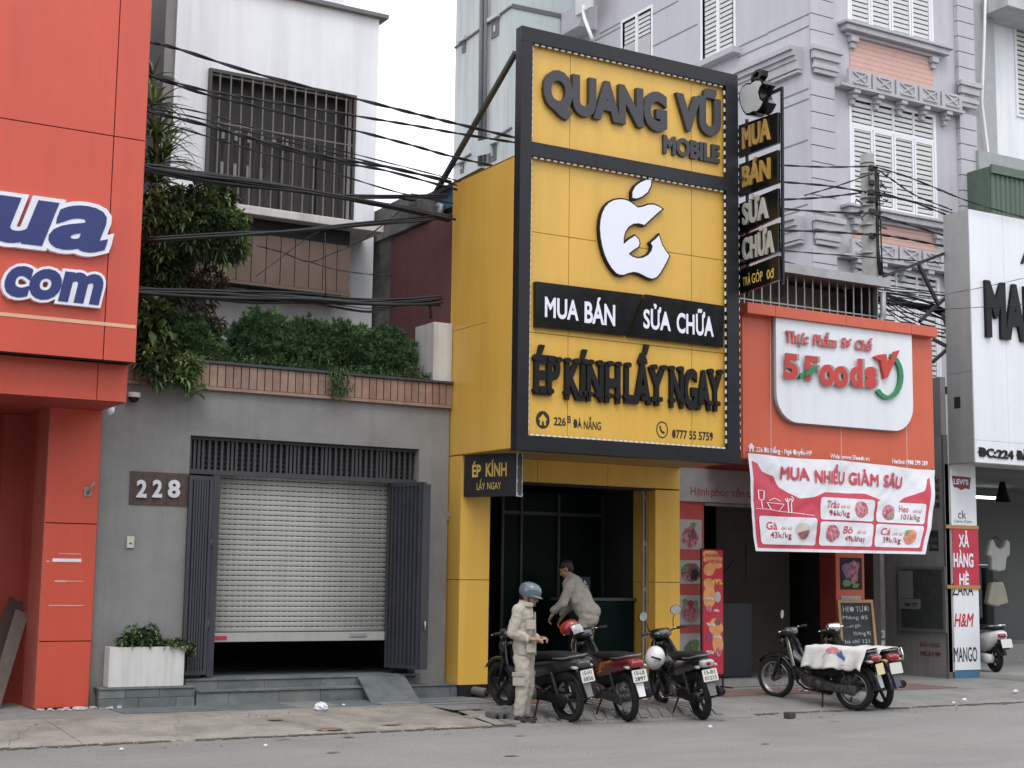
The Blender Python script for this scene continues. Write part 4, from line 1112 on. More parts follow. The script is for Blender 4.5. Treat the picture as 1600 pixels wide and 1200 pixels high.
# bold slab letters: heavy strokes with feet
def slabword(s, xl, xr, yb, yt):
    res = sl_(s, xl, xr, yb, yt, .040, .055)
    return res
for s_, xl, xr, yb, yt in (('\u00c9P', 832, 872, 613, 557), ('K\u00cdNH', 880, 966, 621, 563), ('L\u1ea4Y', 973, 1036, 627, 572), ('NGAY', 1044, 1125, 634, 577)):
    slabword(s_, xl, xr, yb, yt)
# slab feet along baseline / cap line: short rounded serifs
mb = MB()
def serif(px, py, w_=7.5):
    a = at(px, py, Y=YQ); MB().prism(rrect(a.x-w_/2*.0107, a.x+w_/2*.0107, a.z-.035, a.z+.035, .03, 3), fm, .069).build('letter_serif', black_letter, ys)
def sy(px, base): return base+(px-832)*(22/293.)
for px in (835, 843, 857, 883, 904, 911, 918, 931, 949, 962, 976, 1003, 1018, 1027, 1047, 1063, 1092, 1106, 1117):
    serif(px, sy(px, 610), 9)
for px in (835, 857, 870, 884, 898, 911, 920, 934, 950, 963, 978, 1019, 1034, 1046, 1060, 1107, 1122):
    serif(px, sy(px, 560), 9)

ptext('226', 865, 884, 664, 652, YQ-.001, ink_black, ys, off=.028); ptext('B', 886.5, 892, 660.5, 650, YQ-.001, ink_black, ys, off=.02)
ptext('\u0110\u00c0', 895.5, 909, 668, 656, YQ-.001, ink_black, ys, off=.022); ptext('N\u1eb4NG', 912, 939, 670, 658, YQ-.001, ink_black, ys, off=.022)
ptext('0777 55 5759', 1050, 1114, 684, 671.5, YQ-.001, ink_black, ys, off=.026)
a = at(848, 656, Y=YQ); ic = MB().prism(ellipse(a.x, a.z, .105, .115, 28), facade(YQ-.001), .002).build('house_icon', ink_black, ys)
hsx = [(-.07, -.0), (0, .075), (.07, 0), (.045, 0), (.045, -.07), (.016, -.07), (.016, -.02), (-.016, -.02), (-.016, -.07), (-.045, -.07), (-.045, 0)]
MB().prism([(a.x+u, a.z+v) for u, v in hsx], facade(YQ-.0035), .001).build('house', yellow_panel, ic)
a = at(1034.5, 671.5, Y=YQ); ic = MB().prism(ellipse(a.x, a.z, .098, .115, 28), facade(YQ-.001), .002, holes=[ellipse(a.x, a.z, .082, .098, 28)]).build('phone_icon', ink_black, ys)
mb = MB(); pth = [(-.03, .045), (-.035, .01), (-.02, -.02), (.01, -.042), (.035, -.04)]
hp = [(-.045, .05), (-.022, .055), (-.02, .02), (-.012, -.0), (.012, -.022), (.03, -.018), (.045, -.035), (.03, -.055), (0, -.05), (-.03, -.02), (-.045, .02)]
mb.prism([(a.x+u, a.z+v) for u, v in hp], facade(YQ-.0035), .001); mb.build('handset', ink_black, ic)
# diagonal stay and bracket behind the frame
mb = MB(); p0 = at(806, 82, X=9.68); p1 = at(679, 304, X=9.68)
mb.bar(p0, p1, .06); p2 = at(706, 284, X=9.68)
mb.bar(p1+V((0, 0, .0)), (9.68, 17.2, 7.2), .055); mb.bar(p1+V((0, 0, .02)), (9.9, 18.0, 7.3), .05)
o = mb.build('stay', M('stay_steel', (.025, .026, .03), .5), ys)

# --- small projecting sign on the left pillar
ps = thing('side_sign', 'small black projecting sign with yellow words EP KINH LAY NGAY beside the phone shop', 'sign', (9.75, 17.4, 2.75))
dv = V((.446, -.895, 0)); o_ = V((9.655, 17.5, 0))
def hit(px, py):      # point on the sign's vertical plane
    d = (px-800)*cR-(py-600)*cU+FPX*cF; n_ = V((dv.y, -dv.x, 0)); return EYE+d*((o_-EYE).dot(n_)/d.dot(n_))
zb_, zt3 = hit(725, 776.5).z, hit(725, 710).z; L = (hit(807, 735)-o_).dot(dv); L0 = (hit(725, 740)-o_).dot(dv)
nrm = V((dv.y, -dv.x, 0))*1.0      # faces left/front
if nrm.x > 0: nrm = -nrm
mp_ = lambda u, v, d: o_+dv*u+V((0, 0, 1))*v+nrm*d
cs = [mp_(u, v, d) for u, v, d in ((L0, zb_, 0), (L, zb_, 0), (L, zt3, 0), (L0, zt3, 0), (L0, zb_, -.14), (L, zb_, -.14), (L, zt3, -.14), (L0, zt3, -.14))]
bd = MB().add(cs, [(0, 1, 2, 3), (5, 4, 7, 6), (1, 5, 6, 2), (4, 0, 3, 7), (3, 2, 6, 7), (4, 5, 1, 0)]).build('board', M('sign_black', (.016, .017, .021), .35), ps, bevel=.003)
def ht(s_, xl, xr, yb, yt, off, m_=ink_yellow):
    a = hit(xl, yb); b = hit(xl, yt); c = hit(xr, yb)
    text(s_, mp_, (a-o_).dot(dv), a.z, (c-a).length, b.z-a.z, m_, bd, depth=.002, off=off)
mp0 = mp_
mp_ = lambda u, v, d: mp0(u, v, d+.002)
ht('\u00c9P', 738, 751.5, 745, 727, .03); ht('K\u00cdNH', 759, 792, 744, 724.5, .03); ht('L\u1ea4Y', 745, 758, 765.5, 755, .008); ht('NGAY', 761.5, 783, 764.5, 754, .008)
mb = MB()
for v_ in (zt3-.01,): pass
for k in range(4): 
    for dd in (-.01, -.13):
        zz = zb_+.02+k*(zt3-zb_-.04)/3; q = mp0(L+.004, zz, dd); mb.box(q.x-.008, q.x+.008, q.y-.008, q.y+.008, zz-.02, zz+.02)
q0 = [mp0(L+.004, z_, d_) for z_ in (zb_, zt3) for d_ in (-.005, -.135)]
mb.bar(q0[0], q0[1], .012); mb.bar(q0[0], q0[2], .008); mb.bar(q0[1], q0[3], .008)
mb.build('led_modules', led_white, ps, kind='stuff')
MB().bar(mp0(L0-.1, (zb_+zt3)/2, -.07), mp0(L0+.02, (zb_+zt3)/2, -.07), .04).build('arm', black_frame, ps)

# --- tall blade sign with the stacked words
bs = thing('blade_sign', 'tall black projecting sign with an apple light box over the words MUA BAN SUA CHUA', 'sign', (13.3, 16.2, 5.7))
XBd = 13.46
bm_ = lambda u, v, d: V((XBd-d, u, v))      # u = Y coordinate, faces -X
def bat(px, py): return at(px, py, X=XBd-.06)
def bpoly(pts): return [(lambda q: (q.y, q.z))(bat(x, y)) for x, y in pts]
mb = MB(); 
fr2 = [bat(1216, 134), bat(1219, 445), bat(1151, 205), bat(1151, 460)]
mb.bar((XBd+.02, bat(1215, 134).y, bat(1215, 134).z), (XBd+.02, bat(1216.5, 445).y, bat(1216.5, 443).z), .035)
mb.bar((XBd+.02, 16.21, 8.3), (XBd+.02, 16.21, 5.7), .035)
a = bat(1214, 137); b = bat(1150, 160); mb.bar((XBd+.02, a.y, a.z), (XBd+.02, 16.22, a.z-.02), .04)
mb.bar((13.2, 16.25, 7.4), (XBd+.02, 16.15, 7.4), .04); mb.bar((13.2, 16.25, 6.2), (XBd+.02, 16.15, 6.2), .04)
mb.build('frame', black_frame, bs)
for (q, nm, wl, wr, wb, wt, m_, sb) in (
    (((1150, 197), (1214, 175), (1214, 223), (1151, 247)), 'MUA', (1161, 1204, 232, 201), None, None, None, tan_letter, -1),
    (((1151, 258), (1214, 234), (1214, 285), (1152, 308)), 'B\u00c1N', (1161, 1204, 292, 262), None, None, None, tan_letter, 1),
    (((1150, 320), (1214, 294), (1215, 338), (1152, 368)), 'S\u1eecA', (1161, 1201, 351, 320), None, None, None, silver_letter, 1),
    (((1149, 372), (1214, 348), (1215, 393), (1151, 418)), 'CH\u1eeeA', (1161, 1210, 406, 374), None, None, None, silver_letter, 1)):
    bdp = MB().prism(bpoly(q), bm_, .05).build('board', black_gloss, bs)
    xl, xr, yb, yt = wl; a = bat(xl, yb); b = bat(xl, yt); c = bat(xr, yb)
    bm3 = lambda u, v, d: V((XBd-.052-d, -u, v))
    text(nm, bm3, -a.y, a.z, abs(c.y-a.y), (b.z-a.z)*.98, m_, bdp, depth=.03, off=.035, name='lettering')
bdp = MB().prism(bpoly(((1150, 424), (1215, 399), (1216, 437), (1151, 461))), bm_, .05).build('board', black_gloss, bs)
bm3 = lambda u, v, d: V((XBd-.052-d, -u, v))
for s_, xl, xr, yb, yt in (('TR\u1ea2', 1160, 1172, 447, 434), ('G\u00d3P', 1174, 1191, 442.5, 428), ('0\u0111', 1197.5, 1209, 436, 422)):
    a = bat(xl, yb); b = bat(xl, yt); c = bat(xr, yb); text(s_, bm3, -a.y, a.z, abs(c.y-a.y), b.z-a.z, ink_yellow, bdp, depth=.002, off=.015)
def c8(pts): return [(1130+x*110/347, 90+y*380/1200) for x, y in pts]
ap2 = c8([(137, 128), (115, 130), (95, 145), (84, 172), (82, 205), (88, 235), (100, 262), (115, 280), (130, 278), (148, 268), (165, 268), (180, 256), (192, 236), (200, 218), (182, 200), (176, 172), (182, 148), (196, 128), (185, 112), (165, 110), (150, 118)])
lf2 = c8([(140, 118), (138, 100), (145, 80), (160, 65), (180, 58), (187, 62), (185, 85), (172, 105), (155, 118)])
XL2 = XBd-.05
def ap_poly(pts, X): return [(lambda q: (q.y, q.z))(at(x, y, X=X)) for x, y in pts]
mL = lambda u, v, d: V((XL2-d, u, v)); mL2 = lambda u, v, d: V((XL2-.125-d, u, v))
lb = MB().prism(grow(ap_poly(ap2, XL2-.12), .012), lambda u, v, d: V((XL2+.10-d, u, v)), .22).build('apple_box', black_gloss, bs)
MB().prism(grow(ap_poly(lf2, XL2-.12), .012), mL, .12, holes=[ap_poly(c8([(147, 110), (147, 92), (155, 78), (168, 70), (177, 72), (172, 92), (162, 105)]), XL2-.12)]).build('leaf_rim', black_gloss, lb)
MB().prism(grow(ap_poly(ap2, XL2-.12), -.012), mL2, .004).build('apple_face', M('pale_acrylic', (.50, .50, .49), .35), lb)
# ================================================================ 5.Foods shop
fs_ = thing('food_shop', 'orange-red prepared food shop with a white round-cornered sign board reading 5.Foods', 'shop', (15.6, 17.4, .12))
YO = 17.1
ox0, ox1 = at(1160, 600, Y=YO).x, at(1458, 620, Y=YO).x
oz0, oz1 = az(1160, 716, YO), az(1160, 490, YO)
ztc = az(1168, 472, 16.95)
box('sign_body', joint_black, ox0+.01, ox1-.01, YO+.02, 17.9, oz0+.01, oz1, fs_)
xs = [ox0, ax(1204, 600, YO), ax(1313, 600, YO), ax(1415, 600, YO), ox1]
seam = M('white_seam', (.62, .50, .47), .6)
for a, b in zip(xs, xs[1:]): box('panel', orange_panel, a+.004, b-.004, YO, YO+.02, oz0, oz1, fs_, bevel=.001)
for x_ in xs[1:-1]: box('seam', seam, x_-.005, x_+.005, YO-.001, YO+.003, oz0, oz1, fs_)
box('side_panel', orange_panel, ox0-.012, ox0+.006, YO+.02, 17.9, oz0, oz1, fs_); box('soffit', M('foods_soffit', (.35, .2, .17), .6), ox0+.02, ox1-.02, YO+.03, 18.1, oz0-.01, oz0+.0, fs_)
cx0, cx1 = ax(1168, 480, 16.95), ax(1465, 515, 16.95)
cn = [cx0, ax(1212, 480, 16.95), ax(1322, 490, 16.95), ax(1424, 500, 16.95), cx1]
for a, b in zip(cn, cn[1:]): box('cornice', orange_panel, a+.003, b-.003, 16.95, 17.5, oz1-.01, ztc, fs_, bevel=.003)
# white board with generous rounded lower corners
sx0, sx1, sz0, sz1 = ax(1206, 500, YO), ax(1418, 530, YO), az(1310, 672-5, YO), az(1204, 497, YO)
def foodboard(g):
    r_ = .42; out = [(sx1+g, sz1), (sx0-g, sz1)]
    for cx, a0 in ((sx0+r_, 180), (sx1-r_, 270)):
        for k in range(9): a = R(a0+90*k/8); out.append((cx+(r_+g)*cos(a), sz0+r_+(r_+g)*sin(a)))
    return out
fb = MB().prism(foodboard(.0), facade(YO-.001), .09).build('board', white_panel, fs_)
MB().prism(foodboard(.012), facade(YO-.001), .05).build('board_rim', letter_back, fb)
YB2 = YO-.093
def two(s, xl, xr, yb, yt, m_, off, depth=.05, **k):
    o = ptext(s, xl, xr, yb, yt, YB2, letter_back, fs_, depth=depth, off=off, **k)
    k.pop('name', None)
    ptext(s, xl, xr, yb, yt, YB2-depth-.001, m_, o, depth=.003, off=off, **k)
    return o
fr3 = M('thin_red_letter', (.60, .055, .05), .5)
for s_, xl, xr, yb, yt in (('Th\u1ef1c', 1227, 1262, 534, 517), ('Ph\u1ea9m', 1270, 1306, 539, 523), ('S\u01a1', 1314, 1329, 542, 528), ('Ch\u1ebf', 1336, 1362, 545.5, 531)):
    two(s_, xl, xr, yb, yt, fr3, .022, .035, shear=.12)
two('5', 1224, 1247, 588, 554, foods_red, .05, .055); two('F', 1258, 1278, 591, 558, foods_red, .05, .055)
two('oo', 1281, 1325, 599, 558, foods_red, .05, .055); two('d', 1328, 1348, 601, 562, foods_red, .05, .055); two('s', 1351, 1370, 602.5, 562, foods_red, .05, .055)
a = at(1253, 587, Y=YB2-.08); MB().prism(ellipse(a.x, a.z, .045, .045), facade(YB2-.001), .08).build('dot', foods_green, fs_)
def pz(pts, Y): return pxpoly(pts, Y)
MB().prism(pz([(1259, 587), (1262, 579), (1270, 573), (1279, 571), (1275, 579), (1268, 585)], YB2-.09), facade(YB2-.001), .09).build('leaf', foods_green, fs_)
vv = [(1367, 557), (1374, 554), (1385, 553), (1388, 570), (1399, 549), (1406, 547), (1387, 590), (1382, 592), (1376, 563), (1369, 560)]
MB().prism(pz(vv, YB2-.06), facade(YB2-.001), .06).build('check_mark', foods_red, fs_)
arc_o = []; arc_i = []
for k in range(15):
    t_ = R(78-k*15.5); arc_o.append((1388+24*cos(t_), 588-36*sin(t_))); arc_i.append((1388+17.5*cos(t_), 588-30*sin(t_)))
MB().prism(pz(arc_o+arc_i[::-1], YB2-.05), facade(YB2-.001), .05).build('green_arc', foods_green, fs_)
for s_, xl, xr, yb, yt in (('226 \u0110\u00e0 N\u1eb5ng - Ng\u00f4 Quy\u1ec1n-HP', 1181, 1268, 706, 698), ('Web: www.5foods.vn', 1297, 1358, 716, 708.5), ('Hotline:1900 299 289', 1394, 1449, 724, 716.5)):
    Y = YO-.001; a = at(xl, yb, Y=Y); b = at(xl, yt, Y=Y); c = at(xr, yb, Y=Y)
    text(s_, facade(Y), a.x, a.z, c.x-a.x, (b.z-a.z)*.95, ink_white, fs_, depth=.006, off=.012)
a = at(1173.5, 699, Y=YO-.001); MB().prism([(a.x+u*.9, a.z+v*.9) for u, v in hsx], facade(YO-.001), .01).build('house_icon', ink_white, fs_)
# wall under the sign: red frame, white lettered board, posters, doorway
YG = 18.0
lx0 = 13.30
dz = az(1100, 790, YG)
box('door_frame', M('dim_red_panel', (.50, .085, .07), .5, var=.05), lx0, ax(1100, 900, YG), YG, YG+.05, .12, oz0, fs_)
box('door_head', MATS['dim_red_panel'], ax(1100, 900, YG), 18.0, YG, YG+.05, dz, oz0, fs_)
box('steel_track', rusty, ax(1100, 900, YG), 16.7, YG-.03, YG-.002, dz-.0, dz+.04, fs_)
hb = box('name_board', M('dull_white_board', (.42, .39, .39), .5), lx0+.08, 16.6, YG-.04, YG-.002, az(1067, 783, YG), az(1067, 731, YG), fs_)
for s_, xl, xr in (('H\u1ea1nh', 1079, 1108), ('ph\u00fac', 1111, 1138), ('c\u1ea7n', 1143.5, 1163)): ptext(s_, xl, xr, 773+(xl-1079)*.045, 761+(xl-1079)*.045, YG-.041, M('dull_red_ink', (.40, .08, .07), .6), hb, off=.008)
ptext('c\u00e2n', 1167, 1186, 777, 765, YG-.041, MATS['dull_red_ink'], hb, off=.008)
def poster(parent, x0, x1, y0, y1, Y, items, m_=None, name='poster'):
    a = at(x0, y1, Y=Y); b = at(x1, y0, Y=Y); bz = az(x0, y0, Y)
    p = box(name, m_ or M('poster_paper', (.46, .44, .45), .5), a.x, b.x, Y-.006, Y-.001, a.z, bz, parent)
    W_, H_ = b.x-a.x, bz-a.z
    for (u, v, ru, rv, mm, lump) in items:
        pl = []
        for k in range(26):
            t_ = 2*pi*k/26; r_ = 1+lump*noise.noise(V((u*9+cos(t_)*1.5, v*9+sin(t_)*1.5, W_)));
            pl.append((a.x+W_*(u+ru*r_*cos(t_)), a.z+H_*(v+rv*r_*sin(t_))))
        mbp = MB().prism(pl, facade(Y-.0065), .001+.0004*len(p.children)); mbp.build('printed_food', mm, p)
    return p
pw = M('poster_paper', (.46, .44, .45), .5)
poster(fs_, 1062, 1096, 811, 858, YG-.002, [(.45, .42, .38, .36, meat_m, .3), (.55, .52, .2, .2, meat_d, .6), (.62, .82, .14, .08, herb_m, .8)])
poster(fs_, 1062, 1096, 875, 912, YG-.002, [(.5, .5, .47, .42, meat_d, .2), (.25, .65, .16, .18, herb_m, .5), (.65, .4, .18, .25, joint_black, .5), (.3, .3, .15, .15, meat_m, .5)])
poster(fs_, 1062, 1096, 930, 976, YG-.002, [(.48, .42, .44, .36, M('plate_grey', (.32, .26, .27), .4), .05), (.48, .42, .33, .26, meat_m, .25), (.48, .72, .16, .1, bike_red, .3), (.25, .76, .14, .1, herb_m, .4), (.72, .74, .12, .1, herb_m, .4)])
poster(fs_, 1062, 1096, 990, 1030, YG-.002, [(.5, .35, .3, .3, M('printed_mushroom', (.16, .15, .12), .6, var=.5, scale=60), .8), (.7, .55, .2, .2, herb_m, .8)])
# interior
mb = MB(); mb.box(13.35, 18.0, 23, 23.1, .1, 3.4).box(13.3, 13.35, 18.05, 23, .1, 3.4).box(17.6, 17.75, 18.05, 23, .1, 3.4).box(13.3, 18, 18.06, 23, 3.3, 3.4); mb.build('room', M('brown_room', (.06, .056, .052), .85, var=.1), fs_)
box('floor', side_m, 13.3, 17.6, 17.9, 23, .11, .2, fs_)
box('threshold', M('pale_threshold', (.26, .25, .235), .8, var=.1), 14.0, 16.8, 17.7, 17.95, .12, .22, fs_)
fz = thing('freezer', 'dark chest counter just inside the food shop doorway', 'counter', (14.9, 18.6, .2))
box('body', M('freezer_dark', (.022, .025, .03), .4), 14.45, 15.3, 18.35, 18.9, .2, 1.35, fz, bevel=.02); MB().bar((14.5, 18.6, 1.35), (15.0, 18.4, 2.0), .05).build('raised_lid_arm', MATS['freezer_dark'], fz)
box('inner_wall', M('beige_partition', (.12, .10, .08), .8, var=.1), 15.35, 16.9, 19.3, 19.35, .2, 3.3, fs_)
box('notice', M('dull_notice', (.11, .10, .095), .6), 15.95, 16.6, 19.27, 19.295, 1.75, 2.3, fs_)
# orange right pier with poster
pa, pbx = ax(1305, 900, 17.95), ax(1349, 900, 17.95)
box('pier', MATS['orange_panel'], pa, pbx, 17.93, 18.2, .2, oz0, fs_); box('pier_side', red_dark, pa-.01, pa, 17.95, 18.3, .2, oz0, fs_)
poster(fs_, 1313, 1346, 871, 921, 17.93, [(.5, .62, .42, .3, M('printed_lilac', (.25, .14, .26), .5, var=.4, scale=30), .6), (.6, .55, .22, .35, meat_m, .3), (.3, .2, .2, .1, herb_m, .4), (.7, .12, .14, .08, herb_m, .4)], joint_black)
box('label_strip', pw, ax(1314, 930, 17.92), ax(1345, 930, 17.92), 17.915, 17.929, az(1314, 938, 17.92), az(1314, 931, 17.92), fs_)
# balcony grille and zinc roof above the sign
Yz = 17.95
gx0, gx1 = 13.6, ax(1371, 480, Yz)
gr2 = thing('balcony_grille', 'thin steel bars closing the dark balcony above the orange food shop', 'grille', (15.5, Yz, 5.8))
gz0, gz1 = ztc-.2, az(1380, 452, Yz)
o0 = None; x_ = gx0
while x_ < gx1:
    if o0 is None: o0 = MB().box(-.010, .010, -.010, .010, 0, gz1-gz0).build('bar', rusty, gr2, local=True); o = o0
    else: o = piece('bar', o0, gr2)
    o.location = (x_-15.5, 0, gz0-5.8); x_ += .178
box('rail', rusty, gx0, gx1, Yz-.015, Yz+.015, az(1250, 478, Yz)-.02, az(1250, 478, Yz), gr2)
lf_ = thing('lean_to', 'dark balcony room under a zinc edged roof above the food shop', 'building', (15.5, 19, 4))
box('back_wall', M('dark_balcony', (.045, .045, .05), .8), 13.4, gx1+.1, Yz+.9, Yz+1.0, oz0, gz1+.3, lf_)
box('side_wall', MATS['dark_balcony'], gx1+.0, gx1+.1, Yz+.1, Yz+.9, oz0, gz1+.1, lf_)
rz = az(1380, 447, 17.8)
mb = MB(); mb.add([V((13.3, 17.75, rz-.02)), V((gx1+.12, 17.75, rz-.02)), V((gx1+.12, 17.75, rz+.13)), V((13.3, 17.75, rz+.13)), V((13.3, 19.3, rz+.18)), V((gx1+.12, 19.3, rz+.18)), V((gx1+.12, 19.3, rz+.30)), V((13.3, 19.3, rz+.30))], [(0, 1, 2, 3), (3, 2, 6, 7), (1, 5, 6, 2), (0, 4, 5, 1), (4, 0, 3, 7), (5, 4, 7, 6)])
mb.build('roof_sheet', zinc, lf_)
MB().tube([(gx1-.0, 17.82, rz-.1), (gx1-.0, 17.82, rz-.5), (gx1-.06, 17.9, rz-.75), (gx1-.1, 17.9, 5.8)], .05, 10).build('down_pipe', zinc, lf_)
box('red_block', M('red_box', (.18, .03, .03), .6), 15.30, 15.5, 18.5, 18.8, rz+.2, az(1222, 370, 18.5), lf_)
tk = MB().lathe([(0, 0), (.2, 0), (.2, .75), (.12, .85), (0, .85)], Matrix.Translation((15.55, 18.9, rz+.2))).build('water_tank', rusty, lf_)
# --- promotional vinyl banner tied under the sign, belly of wind in it
bn = thing('vinyl_banner', 'red and white vinyl price banner MUA NHIEU GIAM SAU tied across the orange sign', 'banner', (15.7, 16.95, 2.4))
TL, TR, BR, BL = at(1169, 708, Y=YO-.06), at(1459, 734, Y=YO-.06), at(1440, 866, Y=16.6), at(1181, 861, Y=16.75)
def bsurf(u, v, d=0):     # u 0..1 left->right, v 0..1 top->bottom
    t_ = TL.lerp(TR, u); b_ = BL.lerp(BR, u); p = t_.lerp(b_, v)
    bulge = .055*sin(pi*v)*(.6+.4*sin(u*5))+.030*sin(u*19+v*4)*(1-v)+.020*abs(sin(u*24-v*9))*(1-v)**2+  .028*noise.noise(V((u*7, v*5, 2)))+.010*noise.noise(V((u*22+v*8, v*6, 2)))
    p = p+V((.06*sin(pi*v)*(1-u)*-1+.10*sin(pi*v*.7)*u, -bulge-d, -.012*sin(u*9)*(1-v)))
    return p
def bsheet(u0, u1, v0, v1, d, nu=200, nv=70):
    mb = MB(); vs = [bsurf(u0+(u1-u0)*i/nu, v0+(v1-v0)*j/nv, d) for j in range(nv+1) for i in range(nu+1)]
    mb.add(vs, [(j*(nu+1)+i, j*(nu+1)+i+1, (j+1)*(nu+1)+i+1, (j+1)*(nu+1)+i) for j in range(nv) for i in range(nu)], True); return mb
cl = bsheet(0, 1, 0, 1, 0).build('cloth', ban_white, bn, fixn=False)
def bgrid(poly_fn, m_, d, nm, nu=70, nv=40, u0=0, u1=1, v0=0, v1=1, par=None):
    mb = MB(); 
    for i in range(nu):
        for j in range(nv):
            uc, vc = u0+(u1-u0)*(i+.5)/nu, v0+(v1-v0)*(j+.5)/nv
            if poly_fn(uc, vc):
                a, b, c, e = [(u0+(u1-u0)*(i+p)/nu, v0+(v1-v0)*(j+q)/nv) for p, q in ((0, 0), (1, 0), (1, 1), (0, 1))]
                mb.add([bsurf(*t_, d) for t_ in (a, b, c, e)], [(0, 1, 2, 3)], True)
    return mb.build(nm, m_, par or cl, fixn=False)
def wave(u):  # lower edge of the white field
    pts = [(0, .06), (.04, .1), (.06, .18), (.12, .22), (.15, .33), (.19, .38), (.25, .44), (.32, .42), (.38, .36), (.5, .36), (.6, .35), (.68, .40), (.73, .46), (.78, .46), (.83, .36), (.9, .30), (.94, .26), (.96, .12), (1, .05)]
    for (a, b), (c, e) in zip(pts, pts[1:]):
        if a <= u <= c: return b+(e-b)*(u-a)/(c-a)
    return .4
# build red field as strips following the wave exactly
mb = MB(); nu = 150
for i in range(nu):
    u0, u1 = .014+.960*i/nu, .014+.960*(i+1)/nu
    for j in range(26):
        w0, w1 = wave(u0), wave(u1); v = lambda w, t_: w+(.965-w)*t_
        mb.add([bsurf(u0, v(w0, j/26), .006), bsurf(u1, v(w1, j/26), .006), bsurf(u1, v(w1, (j+1)/26), .006), bsurf(u0, v(w0, (j+1)/26), .006)], [(0, 1, 2, 3)], True)
mb.build('red_field', ban_red, cl, fixn=False)
def bpatch(poly, m_, d, nm, par):
    """flat printed shape: subdivided polygon laid on the banner"""
    bm = bmesh.new(); vv_ = [bm.verts.new((x, y, 0)) for x, y in poly]; f = bm.faces.new(vv_)
    bmesh.ops.triangulate(bm, faces=bm.faces[:])
    for _ in range(5):
        es = [e for e in bm.edges if e.calc_length() > .018]
        if es: bmesh.ops.subdivide_edges(bm, edges=es, cuts=1)
        bmesh.ops.triangulate(bm, faces=bm.faces[:])
    for v_ in bm.verts: v_.co = bsurf(v_.co.x, v_.co.y, d)-root_loc(par)
    me = bpy.data.meshes.new(nm); bm.to_mesh(me); bm.free(); me.polygons.foreach_set('use_smooth', [True]*len(me.polygons)); me.materials.append(m_)
    return link(bpy.data.objects.new(nm, me), par)
def btext(s, u0, u1, vb, vt, m_, off=0, shear=0, dv=0, d=.020):
    text(s, lambda a, b, dd: bsurf(a, vb+dv*(a-u0)-(b), d), u0, 0, u1-u0, vb-vt, m_, cl, depth=.002, off=off, shear=shear)
for s_, u0, u1, vb, vt in (('MUA', .155, .30, .235, .11), ('NHI\u1ec0U', .325, .495, .255, .13), ('GI\u1ea2M', .52, .67, .25, .125), ('S\u00c2U', .70, .815, .245, .12)): btext(s_, u0, u1, vb, vt, ban_red, .03)
for (u0, u1, v0, v1, wd, pr_, side, mm, sm_) in ((.035, .335, .64, .93, 'G\u00e0', '43k/kg', 1, M('printed_bird', (.55, .50, .45), .5, var=.15), None), (.355, .655, .415, .655, 'Tr\u00e2u', '96k/kg', 1, meat_m, None), (.355, .655, .675, .93, 'B\u00f2', '49k/khay', -1, meat_m, None), (.67, .955, .415, .655, 'Heo', '101k/kg', -1, meat_m, None), (.67, .955, .675, .93, 'C\u00e1', '39k/kg', 1, M('printed_fish', (.60, .22, .12), .5, var=.4, scale=40), None)):
    rr_ = []
    for cu, cv, a0 in ((u1-.015, v1-.03, 0), (u0+.015, v1-.03, 90), (u0+.015, v0+.03, 180), (u1-.015, v0+.03, 270)):
        for k in range(5): a = R(a0+22.5*k); rr_.append((cu+.015*cos(a), cv+.03*sin(a)))
    bpatch(rr_, ban_white, .013, 'price_card', cl)
    tx = u0+.035 if side == 1 else u0+.13; fxx = u1-.075 if side == 1 else u0+.07
    vm = (v0+v1)/2
    btext(wd, tx, tx+(.055 if len(wd) < 4 else .07), vm-.01, vm-.085, ban_red, .012, .15); btext('ch\u1ec9 t\u1eeb', tx+.078, tx+.13, vm-.01, vm-.045, ban_red, 0, .15)
    btext(pr_, tx+.015, tx+.125, vm+.075, vm+.015, M('banner_maroon', (.28, .02, .05), .5), .005)
    el = [(fxx+.038*(1+.25*noise.noise(V((cos(t_)*1.6, sin(t_)*1.6, u0*9+v0))))*cos(t_), vm+.085*(1+.25*noise.noise(V((cos(t_)*1.6, sin(t_)*1.6, u0*7)))) * sin(t_)) for t_ in [2*pi*k/22 for k in range(22)]]
    bpatch(el, mm, .019, 'printed_food', cl)
    if wd == 'G\u00e0': bpatch([(fxx+.03*cos(t_), vm+.085*sin(t_)) for t_ in [pi*k/12-.2 for k in range(13)]], meat_d, .023, 'printed_dish', cl)
    if wd in ('Heo', 'C\u00e1'): bpatch([(fxx+(.02 if wd == 'Heo' else -.022)+.014*cos(t_), vm+(.05 if wd == 'Heo' else -.045)+.03*sin(t_)) for t_ in [2*pi*k/10 for k in range(10)]], herb_m, .024, 'printed_herb', cl)
# thin line drawing of a glass, bowl and cutlery
def bline(pts, w_=.003):
    mb = MB()
    for (a, b), (c, e) in zip(pts, pts[1:]):
        dx, dy = c-a, e-b; L_ = math.hypot(dx, dy*.6) or 1; nx, ny = -dy/L_*w_*.5, dx/L_*w_*.9
        mb.add([bsurf(a-nx, b-ny, .014), bsurf(c-nx, e-ny, .014), bsurf(c+nx, e+ny, .014), bsurf(a+nx, b+ny, .014)], [(0, 1, 2, 3)])
    return mb
lines = [[(.02, .57), (.09, .57), (.14, .585), (.25, .60), (.32, .615)], [(.035, .38), (.04, .47), (.052, .48), (.064, .47), (.066, .38), (.035, .38)], [(.052, .48), (.055, .56)], [(.08, .50), (.10, .57), (.14, .585), (.165, .51), (.08, .50)], [(.09, .48), (.12, .45), (.15, .48)], [(.185, .44), (.19, .60)], [(.175, .45), (.18, .48), (.19, .48), (.195, .45)], [(.205, .48), (.205, .60)], [(.2, .44), (.21, .48), (.215, .44), (.205, .42)]]
mbx = MB()
for l_ in lines: q = bline(l_); mbx.add(q.v, q.f)
mbx.build('line_drawing', ink_white, cl, fixn=False)
